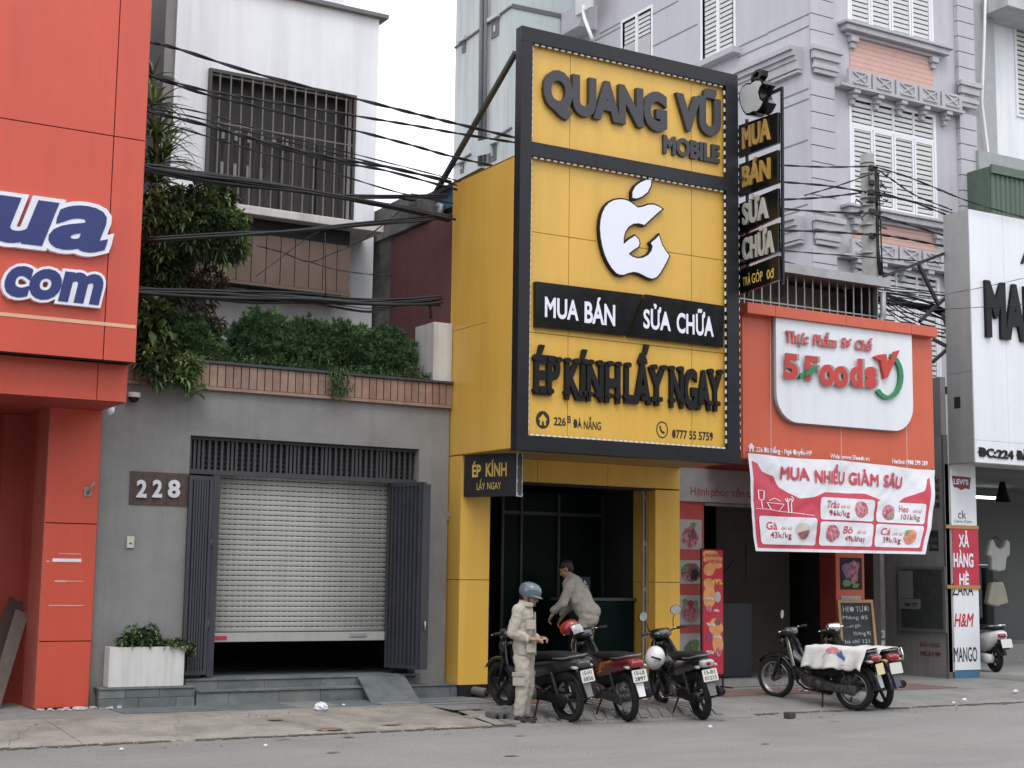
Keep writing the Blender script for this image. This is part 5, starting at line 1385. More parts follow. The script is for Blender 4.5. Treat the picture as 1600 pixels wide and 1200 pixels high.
mb = MB(); mb.tube([TL+V((0, .05, .02)), TL], .006); mb.tube([TR+V((0, .05, .02)), TR], .006); mb.build('tie', cable_m, bn)

# --- roll-up banner and chalkboard
ru = thing('rollup_banner', 'narrow red and peach roll-up banner with prices, left of the food shop door', 'banner', (14.1, 17.6, .12))
YU = 17.55; a = at(1099, 1054, Y=YU); b = at(1129, 860, Y=YU)
bx = box('print_sheet', M('rollup_red', (.50, .03, .05), .45), a.x, b.x, YU-.006, YU, a.z, az(1099, 859, YU), ru)
W_, z0_, z1_ = b.x-a.x, a.z, az(1099, 859, YU); H_ = z1_-z0_
for k, (u, v, ru_, rv) in enumerate(((.35, .965, .45, .03), (.5, .93, .48, .045), (.3, .84, .3, .05), (.72, .88, .25, .03), (.3, .62, .32, .09), (.62, .38, .36, .07), (.72, .25, .28, .08), (.28, .72, .28, .05))):
    pl = [(min(b.x, max(a.x, a.x+W_*(u+ru_*(1+.3*noise.noise(V((cos(t_), sin(t_), k)))) * cos(t_)))), min(z1_, max(z0_, z0_+H_*(v+rv*sin(t_))))) for t_ in [2*pi*q/20+.01 for q in range(20)]]
    MB().prism(pl, facade(YU-.0065-.0003*k), .0005).build('printed_shape', peach, bx)
for k, (u, v, ru_, rv, mm) in enumerate(((.72, .62, .16, .045, pw), (.28, .52, .14, .035, meat_m), (.72, .42, .17, .03, meat_d), (.28, .30, .14, .035, M('printed_purple', (.25, .06, .2), .5)), (.75, .18, .13, .04, meat_m))):
    MB().prism(ellipse(a.x+W_*u, z0_+H_*v, W_*ru_, H_*rv, 14), facade(YU-.010-.0003*k), .0005).build('printed_food', mm, bx)
um = facade(YU-.0125)
for s_, u0, u1, v, h_, mm in (('MUA NHI\u1ec0U', .08, .92, .945, .026, ban_red), ('GI\u1ea2M S\u00c2U', .12, .9, .895, .026, ban_red), ('49%', .42, .95, .72, .045, ink_yellow), ('43k/kg', .1, .5, .60, .02, ink_white), ('49k', .5, .8, .50, .02, ink_white), ('96k/kg', .15, .55, .39, .024, ink_white), ('101k/kg', .45, .9, .29, .022, ink_white), ('39k/kg', .1, .5, .17, .022, ink_white)):
    text(s_, um, a.x+W_*u0, z0_+H_*v, W_*(u1-u0), H_*h_, mm, bx, off=.01)
mb = MB(); mb.bar((a.x-.02, YU+.02, .14), (a.x-.02, YU+.02, z1_+.02), .02); mb.bar((b.x+.01, YU+.02, .14), (b.x+.01, YU+.02, z1_+.02), .02); mb.bar((a.x-.02, YU+.02, z1_+.01), (b.x+.01, YU+.02, z1_+.01), .02); mb.bar((a.x-.1, YU-.2, .14), (a.x-.1, YU+.3, .14), .02); mb.bar((b.x+.01, YU-.2, .14), (b.x+.01, YU+.3, .14), .02)
mb.build('stand', black_frame, ru)
cb = thing('chalkboard', 'wood-framed chalkboard menu leaning behind the motorbikes at the food shop', 'chalkboard', (16.8, 17.6, .12))
c0, c1, c2, c3 = at(1307, 938, Y=17.85), at(1362, 938, Y=17.85), at(1371, 1030, Y=17.5), at(1314, 1030, Y=17.5)
uu = (c1-c0).normalized(); wd_ = (c1-c0).length; dn_ = ((c3-c0)+(c2-c1))/2; ln_ = dn_.length; dnu = dn_.normalized()
nn = uu.cross(dnu).normalized()
if nn.y > 0: nn = -nn
cm = lambda u, v, d: c0+uu*u+dnu*v+nn*d
pl_ = MB().prism([(0, 0), (wd_, 0), (wd_, ln_), (0, ln_)], cm, .01).build('slate_panel', board_m, cb)
for q in ([(0, 0), (wd_, 0), (wd_, .055), (0, .055)], [(0, .055), (.05, .055), (.05, ln_), (0, ln_)], [(wd_-.05, .055), (wd_, .055), (wd_, ln_), (wd_-.05, ln_)], [(.05, ln_-.05), (wd_-.05, ln_-.05), (wd_-.05, ln_), (.05, ln_)]): MB().prism(q, cm, .03).build('frame_rail', light_wood, cb)
cmt = lambda u, v, d: cm(u, -v, d+.011)
def ch(s_, u0, u1, v, h_): text(s_, cmt, u0, -v, u1-u0, h_, chalk, pl_, off=.004)
ch('HEO T\u01af\u01a0I', .11, wd_-.1, .20, .085)
for k, (s_, u0, u1) in enumerate((('M\u00f4ng 85', .09, .62), ('ch\u00e2n gi\u00f2', .12, .45), ('X\u01b0\u01a1ng 95', .28, .66), ('ba ch\u1ec9 121', .1, .62), ('N\u1ea1c 85', .1, .6))): ch(s_, u0, u1, .33+k*.135, .06)

# ================================================================ utility pole
up_ = thing('utility_pole', 'round concrete utility pole carrying knots of black cable in front of the lilac house', 'pole', (18.3, 18.75, .12))
pt, pb0 = at(1355, 242, Y=18.75), at(1370, 1038, Y=18.75)
MB().tube([V((pb0.x, 18.75, .1)), (pb0.x.__add__(0)*.5+pt.x*.5, 18.75, 4.5), pt], [.165, .14, .12], 20).build('shaft', pole_conc, up_)
mb = MB()
for py in (255, 272, 310, 322, 352, 396): q = at(1355, py, Y=18.75); mb.tube([q-V((0, 0, .018)), q+V((0, 0, .018))], .128, 20)
mb.build('steel_band', rusty, up_)
mb = MB()
q = at(1355, 300, Y=18.75); mb.tube([q+V((.16, -.06, .45)), q+V((.16, -.06, -1.0)), at(1376, 430, Y=18.6)], .035, 8); mb.tube([q+V((.22, -.06, .3)), at(1379, 430, Y=18.6)], .012, 8)
for k in range(26):
    c = q+V((random.choice((-.14, .14, .2))+random.gauss(0, .05), -.12+random.gauss(0, .06), random.uniform(-.7, .6)))
    pts = [c+rdir()*random.uniform(.03, .1) for _ in range(4)]; mb.tube(pts, .012, 5)
for py in (262, 285, 300, 312, 330, 368): c = at(1362, py, Y=18.6); mb.box(c.x-.05, c.x+.08, c.y-.03, c.y+.03, c.z-.04, c.z+.04)
mb.build('cable_knots', cable_m, up_, kind='stuff')
for (x0, x1, y0, y1) in ((1368, 1384, 985, 997), (1368, 1384, 1001, 1010)):
    box('number_label', pw, ax(x0, y0, 18.58), ax(x1, y0, 18.58)-.03, 18.575, 18.58, az(x0, y1, 18.58), az(x0, y0, 18.58), up_)
ptext('CONG', 1370, 1380, 994, 988, 18.574, ink_black, up_, off=.02)
# narrow passage between the shops
ag = thing('passage_door', 'dark passage with a narrow sheet door between the food shop and the grey side wall', 'doorway', (18.6, 19.5, .12))
box('leaf', M('dim_sheet', (.075, .075, .075), .6, var=.1), 17.6, 19.3, 20.6, 20.65, .12, 5.5, ag); box('post', M('black_post', (.02, .02, .022), .6), 18.35, 18.47, 19.0, 19.1, .12, 3.6, ag)

# ================================================================ 224: white boutique on the right
wsx = 19.3
bt = thing('boutique', 'white-fronted clothes shop at the right edge with jagged black letters on its big light box', 'shop', (21, 18, .12))
YW2 = 17.38; wz0, wz1 = az(1522, 722, YW2), az(1517, 327, YW2)
box('sign_body', joint_black, wsx+.012, 27, YW2+.02, 17.95, wz0+.02, wz1-.01, bt)
jx2 = [wsx+.0, ax(1571, 500, YW2), ax(1571, 500, YW2)+1.9, 27]; jz2 = [wz0, az(1560, 690, YW2), wz1]
for a, b in zip(jx2, jx2[1:]):
    for c, e in zip(jz2, jz2[1:]): box('front_panel', white_panel, a+.002, b-.002, YW2, YW2+.018, c+.002, e-.002, bt, bevel=.001)
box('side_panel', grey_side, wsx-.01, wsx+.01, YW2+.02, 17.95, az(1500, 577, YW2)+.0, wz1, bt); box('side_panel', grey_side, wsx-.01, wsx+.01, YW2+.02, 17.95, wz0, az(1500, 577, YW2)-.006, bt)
box('torn_sticker', joint_black, wsx-.012, wsx-.0105, 17.66, 17.80, az(1500, 638, 17.7), az(1500, 620, 17.7), bt)
box('sign_soffit', pw, wsx+.02, 27, YW2+.02, 18.4, wz0-.01, wz0+.01, bt)
Yl = YW2-.001
ptext('MAD', 1538, 1628, 521, 444, Yl, black_letter, bt, depth=.06, off=.05, letters=True)
# ragged foot of the letters
ptext('\u0110C:', 1528, 1556, 713, 700, Yl, black_letter, bt, depth=.02, off=.03); ptext('224', 1557, 1583, 715.5, 703, Yl, black_letter, bt, depth=.02, off=.03); ptext('\u0110\u00c0', 1588, 1606, 718, 705, Yl, black_letter, bt, depth=.02, off=.03); ptext('N\u1eb4NG', 1612, 1650, 721, 708, Yl, black_letter, bt, depth=.02, off=.03)
ptext('A', 1594, 1612, 411, 392, Yl, black_letter, bt, depth=.02, off=.03)
# column with brand names
kx0, kx1 = 19.32, 19.93
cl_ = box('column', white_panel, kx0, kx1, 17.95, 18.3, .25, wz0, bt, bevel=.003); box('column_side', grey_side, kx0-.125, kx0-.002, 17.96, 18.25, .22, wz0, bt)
box('column_foot', blue_paint, kx0, kx1, 17.96, 18.3, .11, .245, bt)
Yc = 17.949
a = at(1488, 763, Y=Yc); tag_ = [(1487, 743), (1517, 746), (1515, 765), (1508, 763), (1502, 766), (1496, 762), (1490, 761)]
tb = MB().prism(pxpoly(tag_, Yc), facade(Yc), .002).build('red_logo', M('maroon_logo', (.22, .02, .03), .5), cl_)
ptext("LEVI'S", 1490, 1513, 756, 748.5, Yc-.003, ink_white, tb, off=.03)
ptext('ck', 1497, 1509.5, 810, 797, Yc, ink_black, cl_, off=0); ptext('Calvin Klein', 1490, 1518, 816, 812, Yc, ink_black, cl_, off=0)
ptext('ZARA', 1488, 1521, 930, 912, Yc, ink_black, cl_, off=.01)
hm = M('logo_red', (.50, .015, .03), .5)
ptext('H&M', 1491, 1522, 979, 959, Yc, hm, cl_, off=.02, shear=.25)
ptext('MANGO', 1491, 1527, 1034, 1012, Yc, ink_black, cl_, off=.012)
pr2 = thing('sale_poster', 'red vertical poster reading XA HANG HE taped to the white boutique column', 'poster', (19.6, 17.94, 1.9))
z0_, z1_ = az(1490, 917, Yc), az(1488, 823, Yc)
ps2 = box('sheet', print_red, kx0+.0, kx1+.01, 17.935, 17.945, z0_, z1_, pr2)
for s_, xl, xr, yb, yt in (('X\u1ea2', 1498, 1514, 854, 836), ('H\u00c0NG', 1490, 1521, 885, 865), ('H\u00c8', 1499, 1514, 913, 897)): ptext(s_, xl, xr, yb, yt, 17.934, ink_white, ps2, off=.035)
for zz in (z0_, z1_): box('tape', tape_o, kx0-.16, kx1+.02, 17.926, 17.934, zz-.03, zz+.03, pr2)
for zz in (z0_, z1_): box('tape', tape_o, kx0-.135, kx0-.126, 17.95, 18.2, zz-.03, zz+.03, pr2)
# grey side wall with notice case and painted numbers
sw = thing('grey_side_wall', 'grim grey side wall with a glazed notice case and stencilled numbers left of the boutique', 'wall', (19.25, 18.7, .12))
SX = 19.18
box('wall', grey_cab, SX, SX+.12, 18.0, 22.5, .11, 5.2, sw)
mS = lambda u, v, d: V((SX-d, -u, v))
def sat(px, py): return at(px, py, X=SX)
a, b, c = sat(1404, 885), sat(1478, 890), sat(1404, 985)
nc = MB().prism([(-a.y, c.z), (-b.y, c.z-.0), (-b.y, a.z), (-a.y, a.z)], mS, .03).build('notice_case', M('case_frame', (.15, .15, .15), .5), sw)
MB().prism([(-a.y+.08, c.z+.06), (-b.y-.06, c.z+.06), (-b.y-.06, a.z-.05), (-a.y+.08, a.z-.05)], mS, .033).build('case_glass', M('case_glass', (.055, .06, .062), .25, dirt=(.1, .1, .1), dscale=3), nc)
def spaper(x0, y0, x1, y1, m_, d=.0335):
    a, c = sat(x0, y1), sat(x1, y0); a2 = sat(x0, y0)
    return MB().prism([(-a.y, a.z), (-c.y, a.z), (-c.y, a2.z), (-a.y, a2.z)], mS, d+.0015).build('notice', m_, nc)
dull = M('dull_paper', (.22, .22, .22), .7, var=.12, scale=20)
spaper(1406, 892, 1428, 934, dull); n2 = spaper(1407, 935, 1440, 951, dull, .035)
def stext(s_, xl, xr, yb, yt, m_, d, parent, off=.02):
    a, b, c = sat(xl, yb), sat(xl, yt), sat(xr, yb); text(s_, lambda u, v, dd: V((SX-d-dd, -u, v)), -a.y, a.z, abs(c.y-a.y), b.z-a.z, m_, parent, off=off)
stext('999 777', 1416, 1436, 948, 942, ink_black, .0375, n2)
red_st = M('stencil_red', (.16, .03, .03), .8)
stext('B\u00c1N H\u00c0NG', 1438, 1469, 1010, 1003, red_st, .001, sw); stext('0903.874.909', 1438, 1470, 1024, 1017, red_st, .001, sw)
for (x0, y0, x1, y1) in ((1449, 745, 1470, 796),):
    a, c, a2 = sat(x0, y1), sat(x1, y0), sat(x0, y0)
    nn_ = MB().prism([(-a.y, a.z), (-c.y, a.z), (-c.y, a2.z), (-a.y, a2.z)], mS, .002).build('notice', dull, sw)
    for k, s_ in enumerate(('INTERNET', 'KHOAN', 'NH\u00c0 0903', '574.28')): stext(s_, x0+2, x1-2, y0+12+k*12, y0+5+k*12, ink_black, .0035, nn_)
a, c, a2 = sat(1452, 861), sat(1466, 829), sat(1452, 829)
nn_ = MB().prism([(-a.y, a.z), (-c.y, a.z), (-c.y, a2.z), (-a.y, a2.z)], mS, .002).build('dark_sign', M('dark_plate', (.035, .035, .045), .4), sw)
stext('S\u1eecA TV', 1453, 1465, 847, 841, dull, .0035, nn_); stext('T\u01af\u1edcNG', 1453, 1465, 857, 851, dull, .0035, nn_)
box('corner_post', M('corner_steel', (.12, .12, .12), .6), SX-.005, SX+.1, 17.96, 18.0, .11, 4.2, sw)
# boutique interior
mb = MB(); mb.box(20.0, 27, 21.5, 21.6, .2, 3.6).box(19.95, 20.0, 18.3, 21.5, .2, 3.6).box(19.95, 27, 18.0, 21.5, 3.6, 3.7); mb.build('room', room_grey, bt)
box('platform', MATS['pale_step'], 20.3, 27, 19.9, 21.4, .2, .55, bt)
tl = thing('tube_light', 'lit fluorescent tube on the wall inside the boutique', 'lamp', (21, 20.5, 3)); a = at(1516, 776, Y=20.6); b = at(1560, 776, Y=20.6)
MB().tube([(a.x, 20.6, a.z), (b.x+.1, 20.6, a.z)], .022, 10).build('tube', tube_lit, tl); box('batten', pw, a.x, b.x+.1, 20.64, 20.68, a.z-.03, a.z+.03, tl)
hl = thing('track_spotlight', 'black spotlight hanging from the ceiling inside the boutique', 'lamp', (21, 19.5, 3))
a = at(1568, 738, Y=19.4); b = at(1567, 784, Y=19.4)
MB().tube([(a.x, 19.4, 3.6), (a.x, 19.4, b.z+.3)], .02).build('stem', ink_black, hl); MB().lathe([(.03, .42), (.07, .3), (.08, .22), (.15, 0)], Matrix.Translation((b.x, 19.4, b.z))).build('shade', black_letter, hl)
def garment(name, label, pts, Y, m_, cat, depth=.12):
    t = thing(name, label, cat, tuple(at(pts[0][0], pts[0][1], Y=Y)))
    P2 = pxpoly(pts, Y); bm = bmesh.new()
    mb = MB().prism(P2, facade(Y), depth); o = mb.build('cloth', m_, t, bevel=.03)
    xs_ = [p[0] for p in P2]; zm_ = max(p[1] for p in P2)
    MB().tube([((min(xs_)+max(xs_))/2-.12, Y-.05, zm_-.02), ((min(xs_)+max(xs_))/2, Y-.05, zm_+.05), ((min(xs_)+max(xs_))/2+.12, Y-.05, zm_-.02)], .008).build('hanger', ink_black, t)
garment('blouse', 'white short-sleeved top displayed inside the boutique', [(1540, 845), (1545, 842), (1549, 853), (1556, 858), (1562, 853), (1565, 843), (1571, 847), (1571, 868), (1566, 871), (1564, 890), (1555, 893), (1542, 890), (1542, 870), (1535, 867)], 19.6, cloth_w, 'clothes')
garment('shorts', 'cream shorts hanging under the white top inside the boutique', [(1542, 910), (1560, 909), (1564, 920), (1569, 942), (1557, 945), (1552, 948), (1536, 943), (1540, 920)], 19.6, M('cream_cloth', (.42, .40, .31), .85), 'clothes')
mq = thing('clothes_rail', 'dim rack of dark clothes at the back of the boutique', 'rack', (22, 20.8, .5))
for k in range(9):
    xx = 20.7+k*.34; box('garment', M('rack_cloth_%d' % (k % 3), ((.06, .06, .07), (.11, .10, .10), (.03, .03, .035))[k % 3], .9, var=.3), xx, xx+.24, 20.9, 21.2, .8+.2*(k % 2), 2.0, mq, bevel=.04)
MB().tube([(20.6, 21.05, 2.06), (23.9, 21.05, 2.06)], .015).build('rail', chrome, mq)
# ================================================================ lilac corner house
YL = 24.0; LX = 21.76
lh = thing('lilac_house', 'tall lilac-grey house with white louvred windows, quoins and pink cladding panels', 'house', (24.3, 24, 0))
RX = ax(1522, 300, YL)
w1 = dict(x0=ax(1331, 240, YL), x1=ax(1459, 240, YL), z1=az(1332, 155, YL), z0=az(1332, 318, YL))
FH = 3.87   # storey height
def wall_with(x0, x1, z0, z1, holes, Y, m_, t=.3):
    """front wall cut round its window openings"""
    mb = MB(); zs_ = sorted({z0, z1}|{h[k] for h in holes for k in ('z0', 'z1')}); 
    for a, b in zip(zs_, zs_[1:]):
        hh = sorted([h for h in holes if h['z0'] <= a+1e-6 and h['z1'] >= b-1e-6], key=lambda h: h['x0']); x = x0
        for h in hh: mb.box(x, h['x0'], Y, Y+t, a, b); x = h['x1']
        mb.box(x, x1, Y, Y+t, a, b)
    return mb
w2 = dict(x0=w1['x0'], x1=w1['x1'], z0=az(1330, 35, YL), z1=az(1330, 35, YL)+2.4)
w0 = dict(x0=w1['x0'], x1=w1['x1'], z0=w1['z0']-FH, z1=w1['z1']-FH)
wall_with(LX, RX, 0, 21, [w0, w1, w2], YL, purple_wall).build('front_wall', purple_wall, lh)
# side wall with window openings
S1 = dict(y0=at(1018, 50, X=LX).y, y1=at(973, 50, X=LX).y, z1=at(1018, 12, X=LX).z, z0=at(1018, 12, X=LX).z-2.2)
S2 = dict(y0=at(1147, 50, X=LX).y, y1=at(1098, 50, X=LX).y, z0=at(1147, 74, X=LX).z, z1=at(1147, 74, X=LX).z+2.6)
mb = MB(); yq = sorted({YL+.3, 33.4}|{S1['y0'], S1['y1'], S2['y0'], S2['y1']})
for a, b in zip(yq, yq[1:]):
    hh = [h for h in (S1, S2) if h['y0'] <= a+1e-6 and h['y1'] >= b-1e-6]
    if hh: mb.box(LX, LX+.3, a, b, 0, hh[0]['z0']).box(LX, LX+.3, a, b, hh[0]['z1'], 21)
    else: mb.box(LX, LX+.3, a, b, 0, 21)
mb.build('side_wall', purple_wall, lh)
box('inside', M('inside_dark', (.05, .05, .055), .8), LX+.6, RX-.3, YL+.6, 33, 0, 20.5, lh); box('back_wall', purple_wall, LX+.3, RX, 33.1, 33.4, 0, 21, lh); box('right_wall', purple_wall, RX-.3, RX, YL+.3, 33.1, 0, 21, lh)
def louvred_window(d, name='window', transom=True, Y=YL):
    x0, x1, z0, z1 = d['x0'], d['x1'], d['z0'], d['z1']; Yf = Y-.02
    mb = MB(); f = .07
    mb.box(x0-f, x1+f, Yf, Yf+.08, z1, z1+f).box(x0-f, x1+f, Yf, Yf+.08, z0-f, z0).box(x0-f, x0, Yf, Yf+.08, z0, z1).box(x1, x1+f, Yf, Yf+.08, z0, z1)
    fr__ = mb.build(name, upvc, lh)
    zt_2 = z1-(z1-z0)*.24 if transom else z1
    if transom: box('transom', upvc, x0, x1, Yf+.002, Yf+.07, zt_2-.04, zt_2+.04, fr__)
    n = 4; wd = (x1-x0)/n
    for i in range(n):
        a, b = x0+i*wd, x0+(i+1)*wd
        mb = MB(); s_ = .055
        mb.box(a+.01, a+.01+s_, Yf+.005, Yf+.06, z0, zt_2-.04).box(b-.01-s_, b-.01, Yf+.005, Yf+.06, z0, zt_2-.04)
        mb.box(a+.01+s_, b-.01-s_, Yf+.005, Yf+.06, z0, z0+s_).box(a+.01+s_, b-.01-s_, Yf+.005, Yf+.06, zt_2-.04-s_, zt_2-.04)
        mb.build('sash', upvc, fr__)
        mb = MB(); mb.box(a+.05, b-.05, Yf+.10, Yf+.11, z0+.03, zt_2-.05); mb.build('pane', win_dark, fr__)
        mb = MB(); z = z0+.09; k = 0
        while z < zt_2-.13:
            mb.box(a+.08, b-.08, Yf+.02, Yf+.05, z, z+.082); z += .115; k += 1
        mb.build('louvre', louvre, fr__)
        if transom:
            mb = MB(); mb.box(a+.02, b-.02, Yf+.10, Yf+.11, zt_2+.04, z1); mb.build('pane', win_dark, fr__)
            mb = MB(); z = zt_2+.08
            while z < z1-.06: mb.box(a+.03, b-.03, Yf+.02, Yf+.05, z, z+.082); z += .12
            mb.box(b-.03, b+.03, Yf+.005, Yf+.06, zt_2+.04, z1); mb.build('louvre', louvre, fr__)
    return fr__
louvred_window(w1); louvred_window(w2, transom=False); louvred_window(w0)
def side_window(d, name='window', broken=False):
    y0, y1, z0, z1 = d['y0'], d['y1'], d['z0'], d['z1']; mb = MB(); f = .07; x = LX-.02
    mb.box(x, x+.08, y0-f, y1+f, z1, z1+f).box(x, x+.08, y0-f, y1+f, z0-f, z0).box(x, x+.08, y0-f, y0, z0, z1).box(x, x+.08, y1, y1+f, z0, z1).box(x+.002, x+.07, (y0+y1)/2-.05, (y0+y1)/2+.05, z0, z1)
    fr__ = mb.build(name, upvc, lh); box('pane', win_dark, x+.1, x+.11, y0, y1, z0, z1, fr__)
    mb = MB(); z = z0+.06; 
    if broken: z = z1-.62
    while z < z1-.05: mb.box(x+.03, x+.05, y0+.08, y1-.08, z, z+.082); z += .12
    mb.build('louvre', louvre, fr__)
    if broken: box('paper_sheet', pw, x+.02, x+.03, y0+.05, y1-.05, z0, z1-.66, fr__)
side_window(S1, broken=True); side_window(S2)
box('window_ledge', purple_trim, LX-.25, LX, S2['y0']-.25, S2['y1']+.1, S2['z0']-.22, S2['z0']-.08, lh)
# side grooves and string courses; groove shade painted as dark strips
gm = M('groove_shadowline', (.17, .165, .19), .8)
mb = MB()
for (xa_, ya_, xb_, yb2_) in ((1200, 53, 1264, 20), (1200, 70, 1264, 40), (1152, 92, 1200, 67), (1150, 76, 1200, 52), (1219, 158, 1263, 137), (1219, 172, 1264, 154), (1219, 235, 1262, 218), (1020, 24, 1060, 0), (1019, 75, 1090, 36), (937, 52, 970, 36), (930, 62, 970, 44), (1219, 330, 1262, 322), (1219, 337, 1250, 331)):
    a = at(xa_, ya_, X=LX); b = at(xb_, yb2_, X=LX); zz = (a.z+b.z)/2; box('groove_shade', gm, LX-.004, LX+.01, min(a.y, b.y), max(a.y, b.y), zz-.018, zz+.018, lh)
zc1 = az(1300, 82, YL); zc2 = az(1300, 122, YL)
def cornice_front(x0, x1, zt, zbot, Y, out=.16):
    mb = MB(); h = zt-zbot; mb.box(x0-out, x1+out, Y-out, Y, zt-.12, zt).box(x0-out*.7, x1+out*.7, Y-out*.7, Y, zt-.3, zt-.122).box(x0-out*.35, x1+out*.35, Y-out*.35, Y, zt-.42, zt-.302)
    mb.box(x0-out*.3, x1+out*.3, Y-out*.4, Y, zbot, zbot+.1).box(x0-out*.5, x1+out*.5, Y-out*.6, Y, zbot+.102, zbot+.2)
    o = mb.build('capital', purple_trim, lh, bevel=.012)
    n = 5
    for i in range(n): xx = x0+.05+(x1-x0-.1)*i/(n-1); MB().box(xx-.05, xx+.05, Y-.06, Y, zbot+.26, zbot+.52).build('dentil', purple_trim, o)
qx1 = ax(1303, 200, YL); qr0 = ax(1497, 300, YL)
for k in (0, 1):
    z_t, z_b = zc1-k*FH+.02, zc2-k*FH
    cornice_front(LX+.10, qx1-.02, z_t, z_b, YL-.05); cornice_front(qr0+.06, RX-.06, z_t, z_b, YL-.12)
    # moulded cornice along the side wall
    mb = MB(); 
    for (o_, a, b) in ((.34, -.1, .0), (.27, -.22, -.102), (.20, -.32, -.222), (.13, -.60, -.54), (.16, -.52, -.322)): mb.box(LX-o_, LX, YL+.25, YL+(9 if k == 0 else 7), z_t+.05+a, z_t+.05+b)
    mb.build('side_cornice', purple_trim, lh)
    # row of crossed panels on consoles
    xa_, xb_ = qx1+.18, qr0-.06; n = 5; wd = (xb_-xa_)/n
    pz1, pz0 = az(1320, 104, YL-.3)-k*FH, az(1320, 124, YL-.3)-k*FH-.06
    box('balcony_slab', purple_trim, qx1, qr0, YL-.28, YL, pz0-.06, pz0, lh)
    for i in range(n):
        a, b = xa_+i*wd+.03, xa_+(i+1)*wd-.03
        cp = box('crossed_panel', purple_trim, a, b, YL-.28, YL-.2, pz0+.002, pz1, lh)
        t = .035
        for p, q in (((a+.12, pz0+.06), (b-.12, pz1-.06)), ((a+.12, pz1-.06), (b-.12, pz0+.06)), ((a+.12, pz1-.05), (b-.12, pz1-.05)), ((a+.12, pz0+.05), (b-.12, pz0+.05)), ((b-.11, pz1-.05), (b-.11, pz0+.05))):
            yy = YL-.288-.002*random.random(); MB().bar((p[0], yy, p[1]), (q[0], yy, q[1]), t, .04, up=(0, 1, 0)).build('cross_rib', purple_trim, cp)
        cx = (a+b)/2-.05
        mb = MB(); mb.box(cx-.09, cx+.09, YL-.26, YL, pz0-.16, pz0-.062).box(cx-.07, cx+.07, YL-.19, YL, pz0-.26, pz0-.162).box(cx-.055, cx+.055, YL-.12, YL, pz0-.38, pz0-.262); mb.build('console', purple_trim, lh, bevel=.012)
# quoins
o0 = o1 = None
z = .3
while z < 20.5:
    for (x0, x1, Y, w_) in ((LX-.0, qx1, YL-.05, 0), (qr0, RX+.02, YL-.12, 1)):
        skip = any(zc2-k*FH-.05 < z+.2 < zc1-k*FH+.1 for k in (0, 1, -1))
        if skip: continue
        src = o0 if w_ == 0 else o1
        if src is None:
            src = MB().box(0, x1-x0, 0, YL-Y-.002, 0, .358).build('quoin_block', purple_wall, lh, local=True, bevel=.008); o = src
            if w_ == 0: o0 = src
            else: o1 = src
        else: o = piece('quoin_block', src, lh)
        o.location = V((x0, Y, z))-root_loc(lh)
    z += .376
# sill and pink cladding
for k, wn in ((0, w2), (1, w1)):
    zs1 = wn['z0']-.08; x0, x1 = wn['x0']-.38, wn['x1']+.45
    mb = MB(); mb.box(x0, x1, YL-.30, YL, zs1-.07, zs1).box(x0+.08, x1-.08, YL-.24, YL, zs1-.2, zs1-.072).box(x0+.2, x1-.2, YL-.1, YL, zs1-.28, zs1-.202)
    mb.build('sill', purple_trim, lh, bevel=.012)
    for cx in (wn['x0']+.02, wn['x1']-.02): MB().box(cx-.11, cx+.11, YL-.16, YL, zs1-.42, zs1-.282).box(cx-.07, cx+.07, YL-.1, YL, zs1-.55, zs1-.422).build('console', purple_trim, lh, bevel=.012)
    zlow = (az(1320, 104, YL-.3)-k*FH)-.25; z = zlow; hgt = .115
    while z < zs1-.3:
        MB().box(wn['x0']-.02, wn['x1']+.02, YL-.02, YL+.002, z, min(z+hgt-.006, zs1-.285)).build('cladding_strip', pink_tile, lh); z += hgt
# rising fascia of the stair roof along the side, with white pipe
a, b = at(880, 52, X=LX-.3), at(962, 0, X=LX-.3)
box('eaves_band', purple_wall, LX-.55, LX+.0, S1['y1']+1.2, 33.4, a.z-.15, a.z+.42, lh); box('eaves_moulding', purple_trim, LX-.6, LX, S1['y1']+1.2, 33.4, a.z-.24, a.z-.152, lh)
mb = MB(); q = [at(x, y, X=LX-.62) for x, y in ((913, 8), (911, 16), (913, 28), (919, 44), (926, 62))]; mb.tube(q, .05, 8); mb.build('waste_pipe', upvc, lh)
box('louvre_vent', louvre, LX-.62, LX-.56, at(925, 8, X=LX-.6).y, at(900, 8, X=LX-.6).y, at(915, 16, X=LX-.6).z, at(915, 16, X=LX-.6).z+1.5, lh)

# ================================================================ pale tower behind
tw = thing('grey_tower', 'pale grey plastered tower block with drain pipes, rising behind the yellow shop', 'building', (22, 36, 0))
TX, TY = 19.6, 33.5
tzo = at(797, 12, Y=TY)
TX = tzo.x
def tat(px, py): return at(px, py, X=TX)
yl_ = tat(712, 75).y
box('side_body', tower_m, TX, 23.5, TY+.01, yl_, 0, 34, tw); box('front_skin', tower_b, TX+.01, 23.5, TY-.03, TY+.008, 0, 34, tw)
lm = M('tower_line', (.13, .135, .14), .8)
mb = MB()
for (x0, y0, x1, y1) in ((712, 75, 800, 10), (707, 260, 800, 200)):
    a, b = tat(x0, y0), tat(x1, y1); MB().bar(a-V((.015, 0, 0)), b-V((.015, 0, 0)), .07, .05).build('slab_line', lm, tw)
a, b = at(800, 9, Y=TY-.04), at(886, 27, Y=TY-.04); MB().bar(a, b, .04, .12).build('front_line', lm, tw)
for px, r_ in ((758, .07), (765, .05)):
    a, b = tat(px, -20), tat(px-3, 260); MB().tube([a-V((.1, 0, 0)), b-V((.1, 0, 0))], r_, 8).build('drain_pipe', lm, tw)
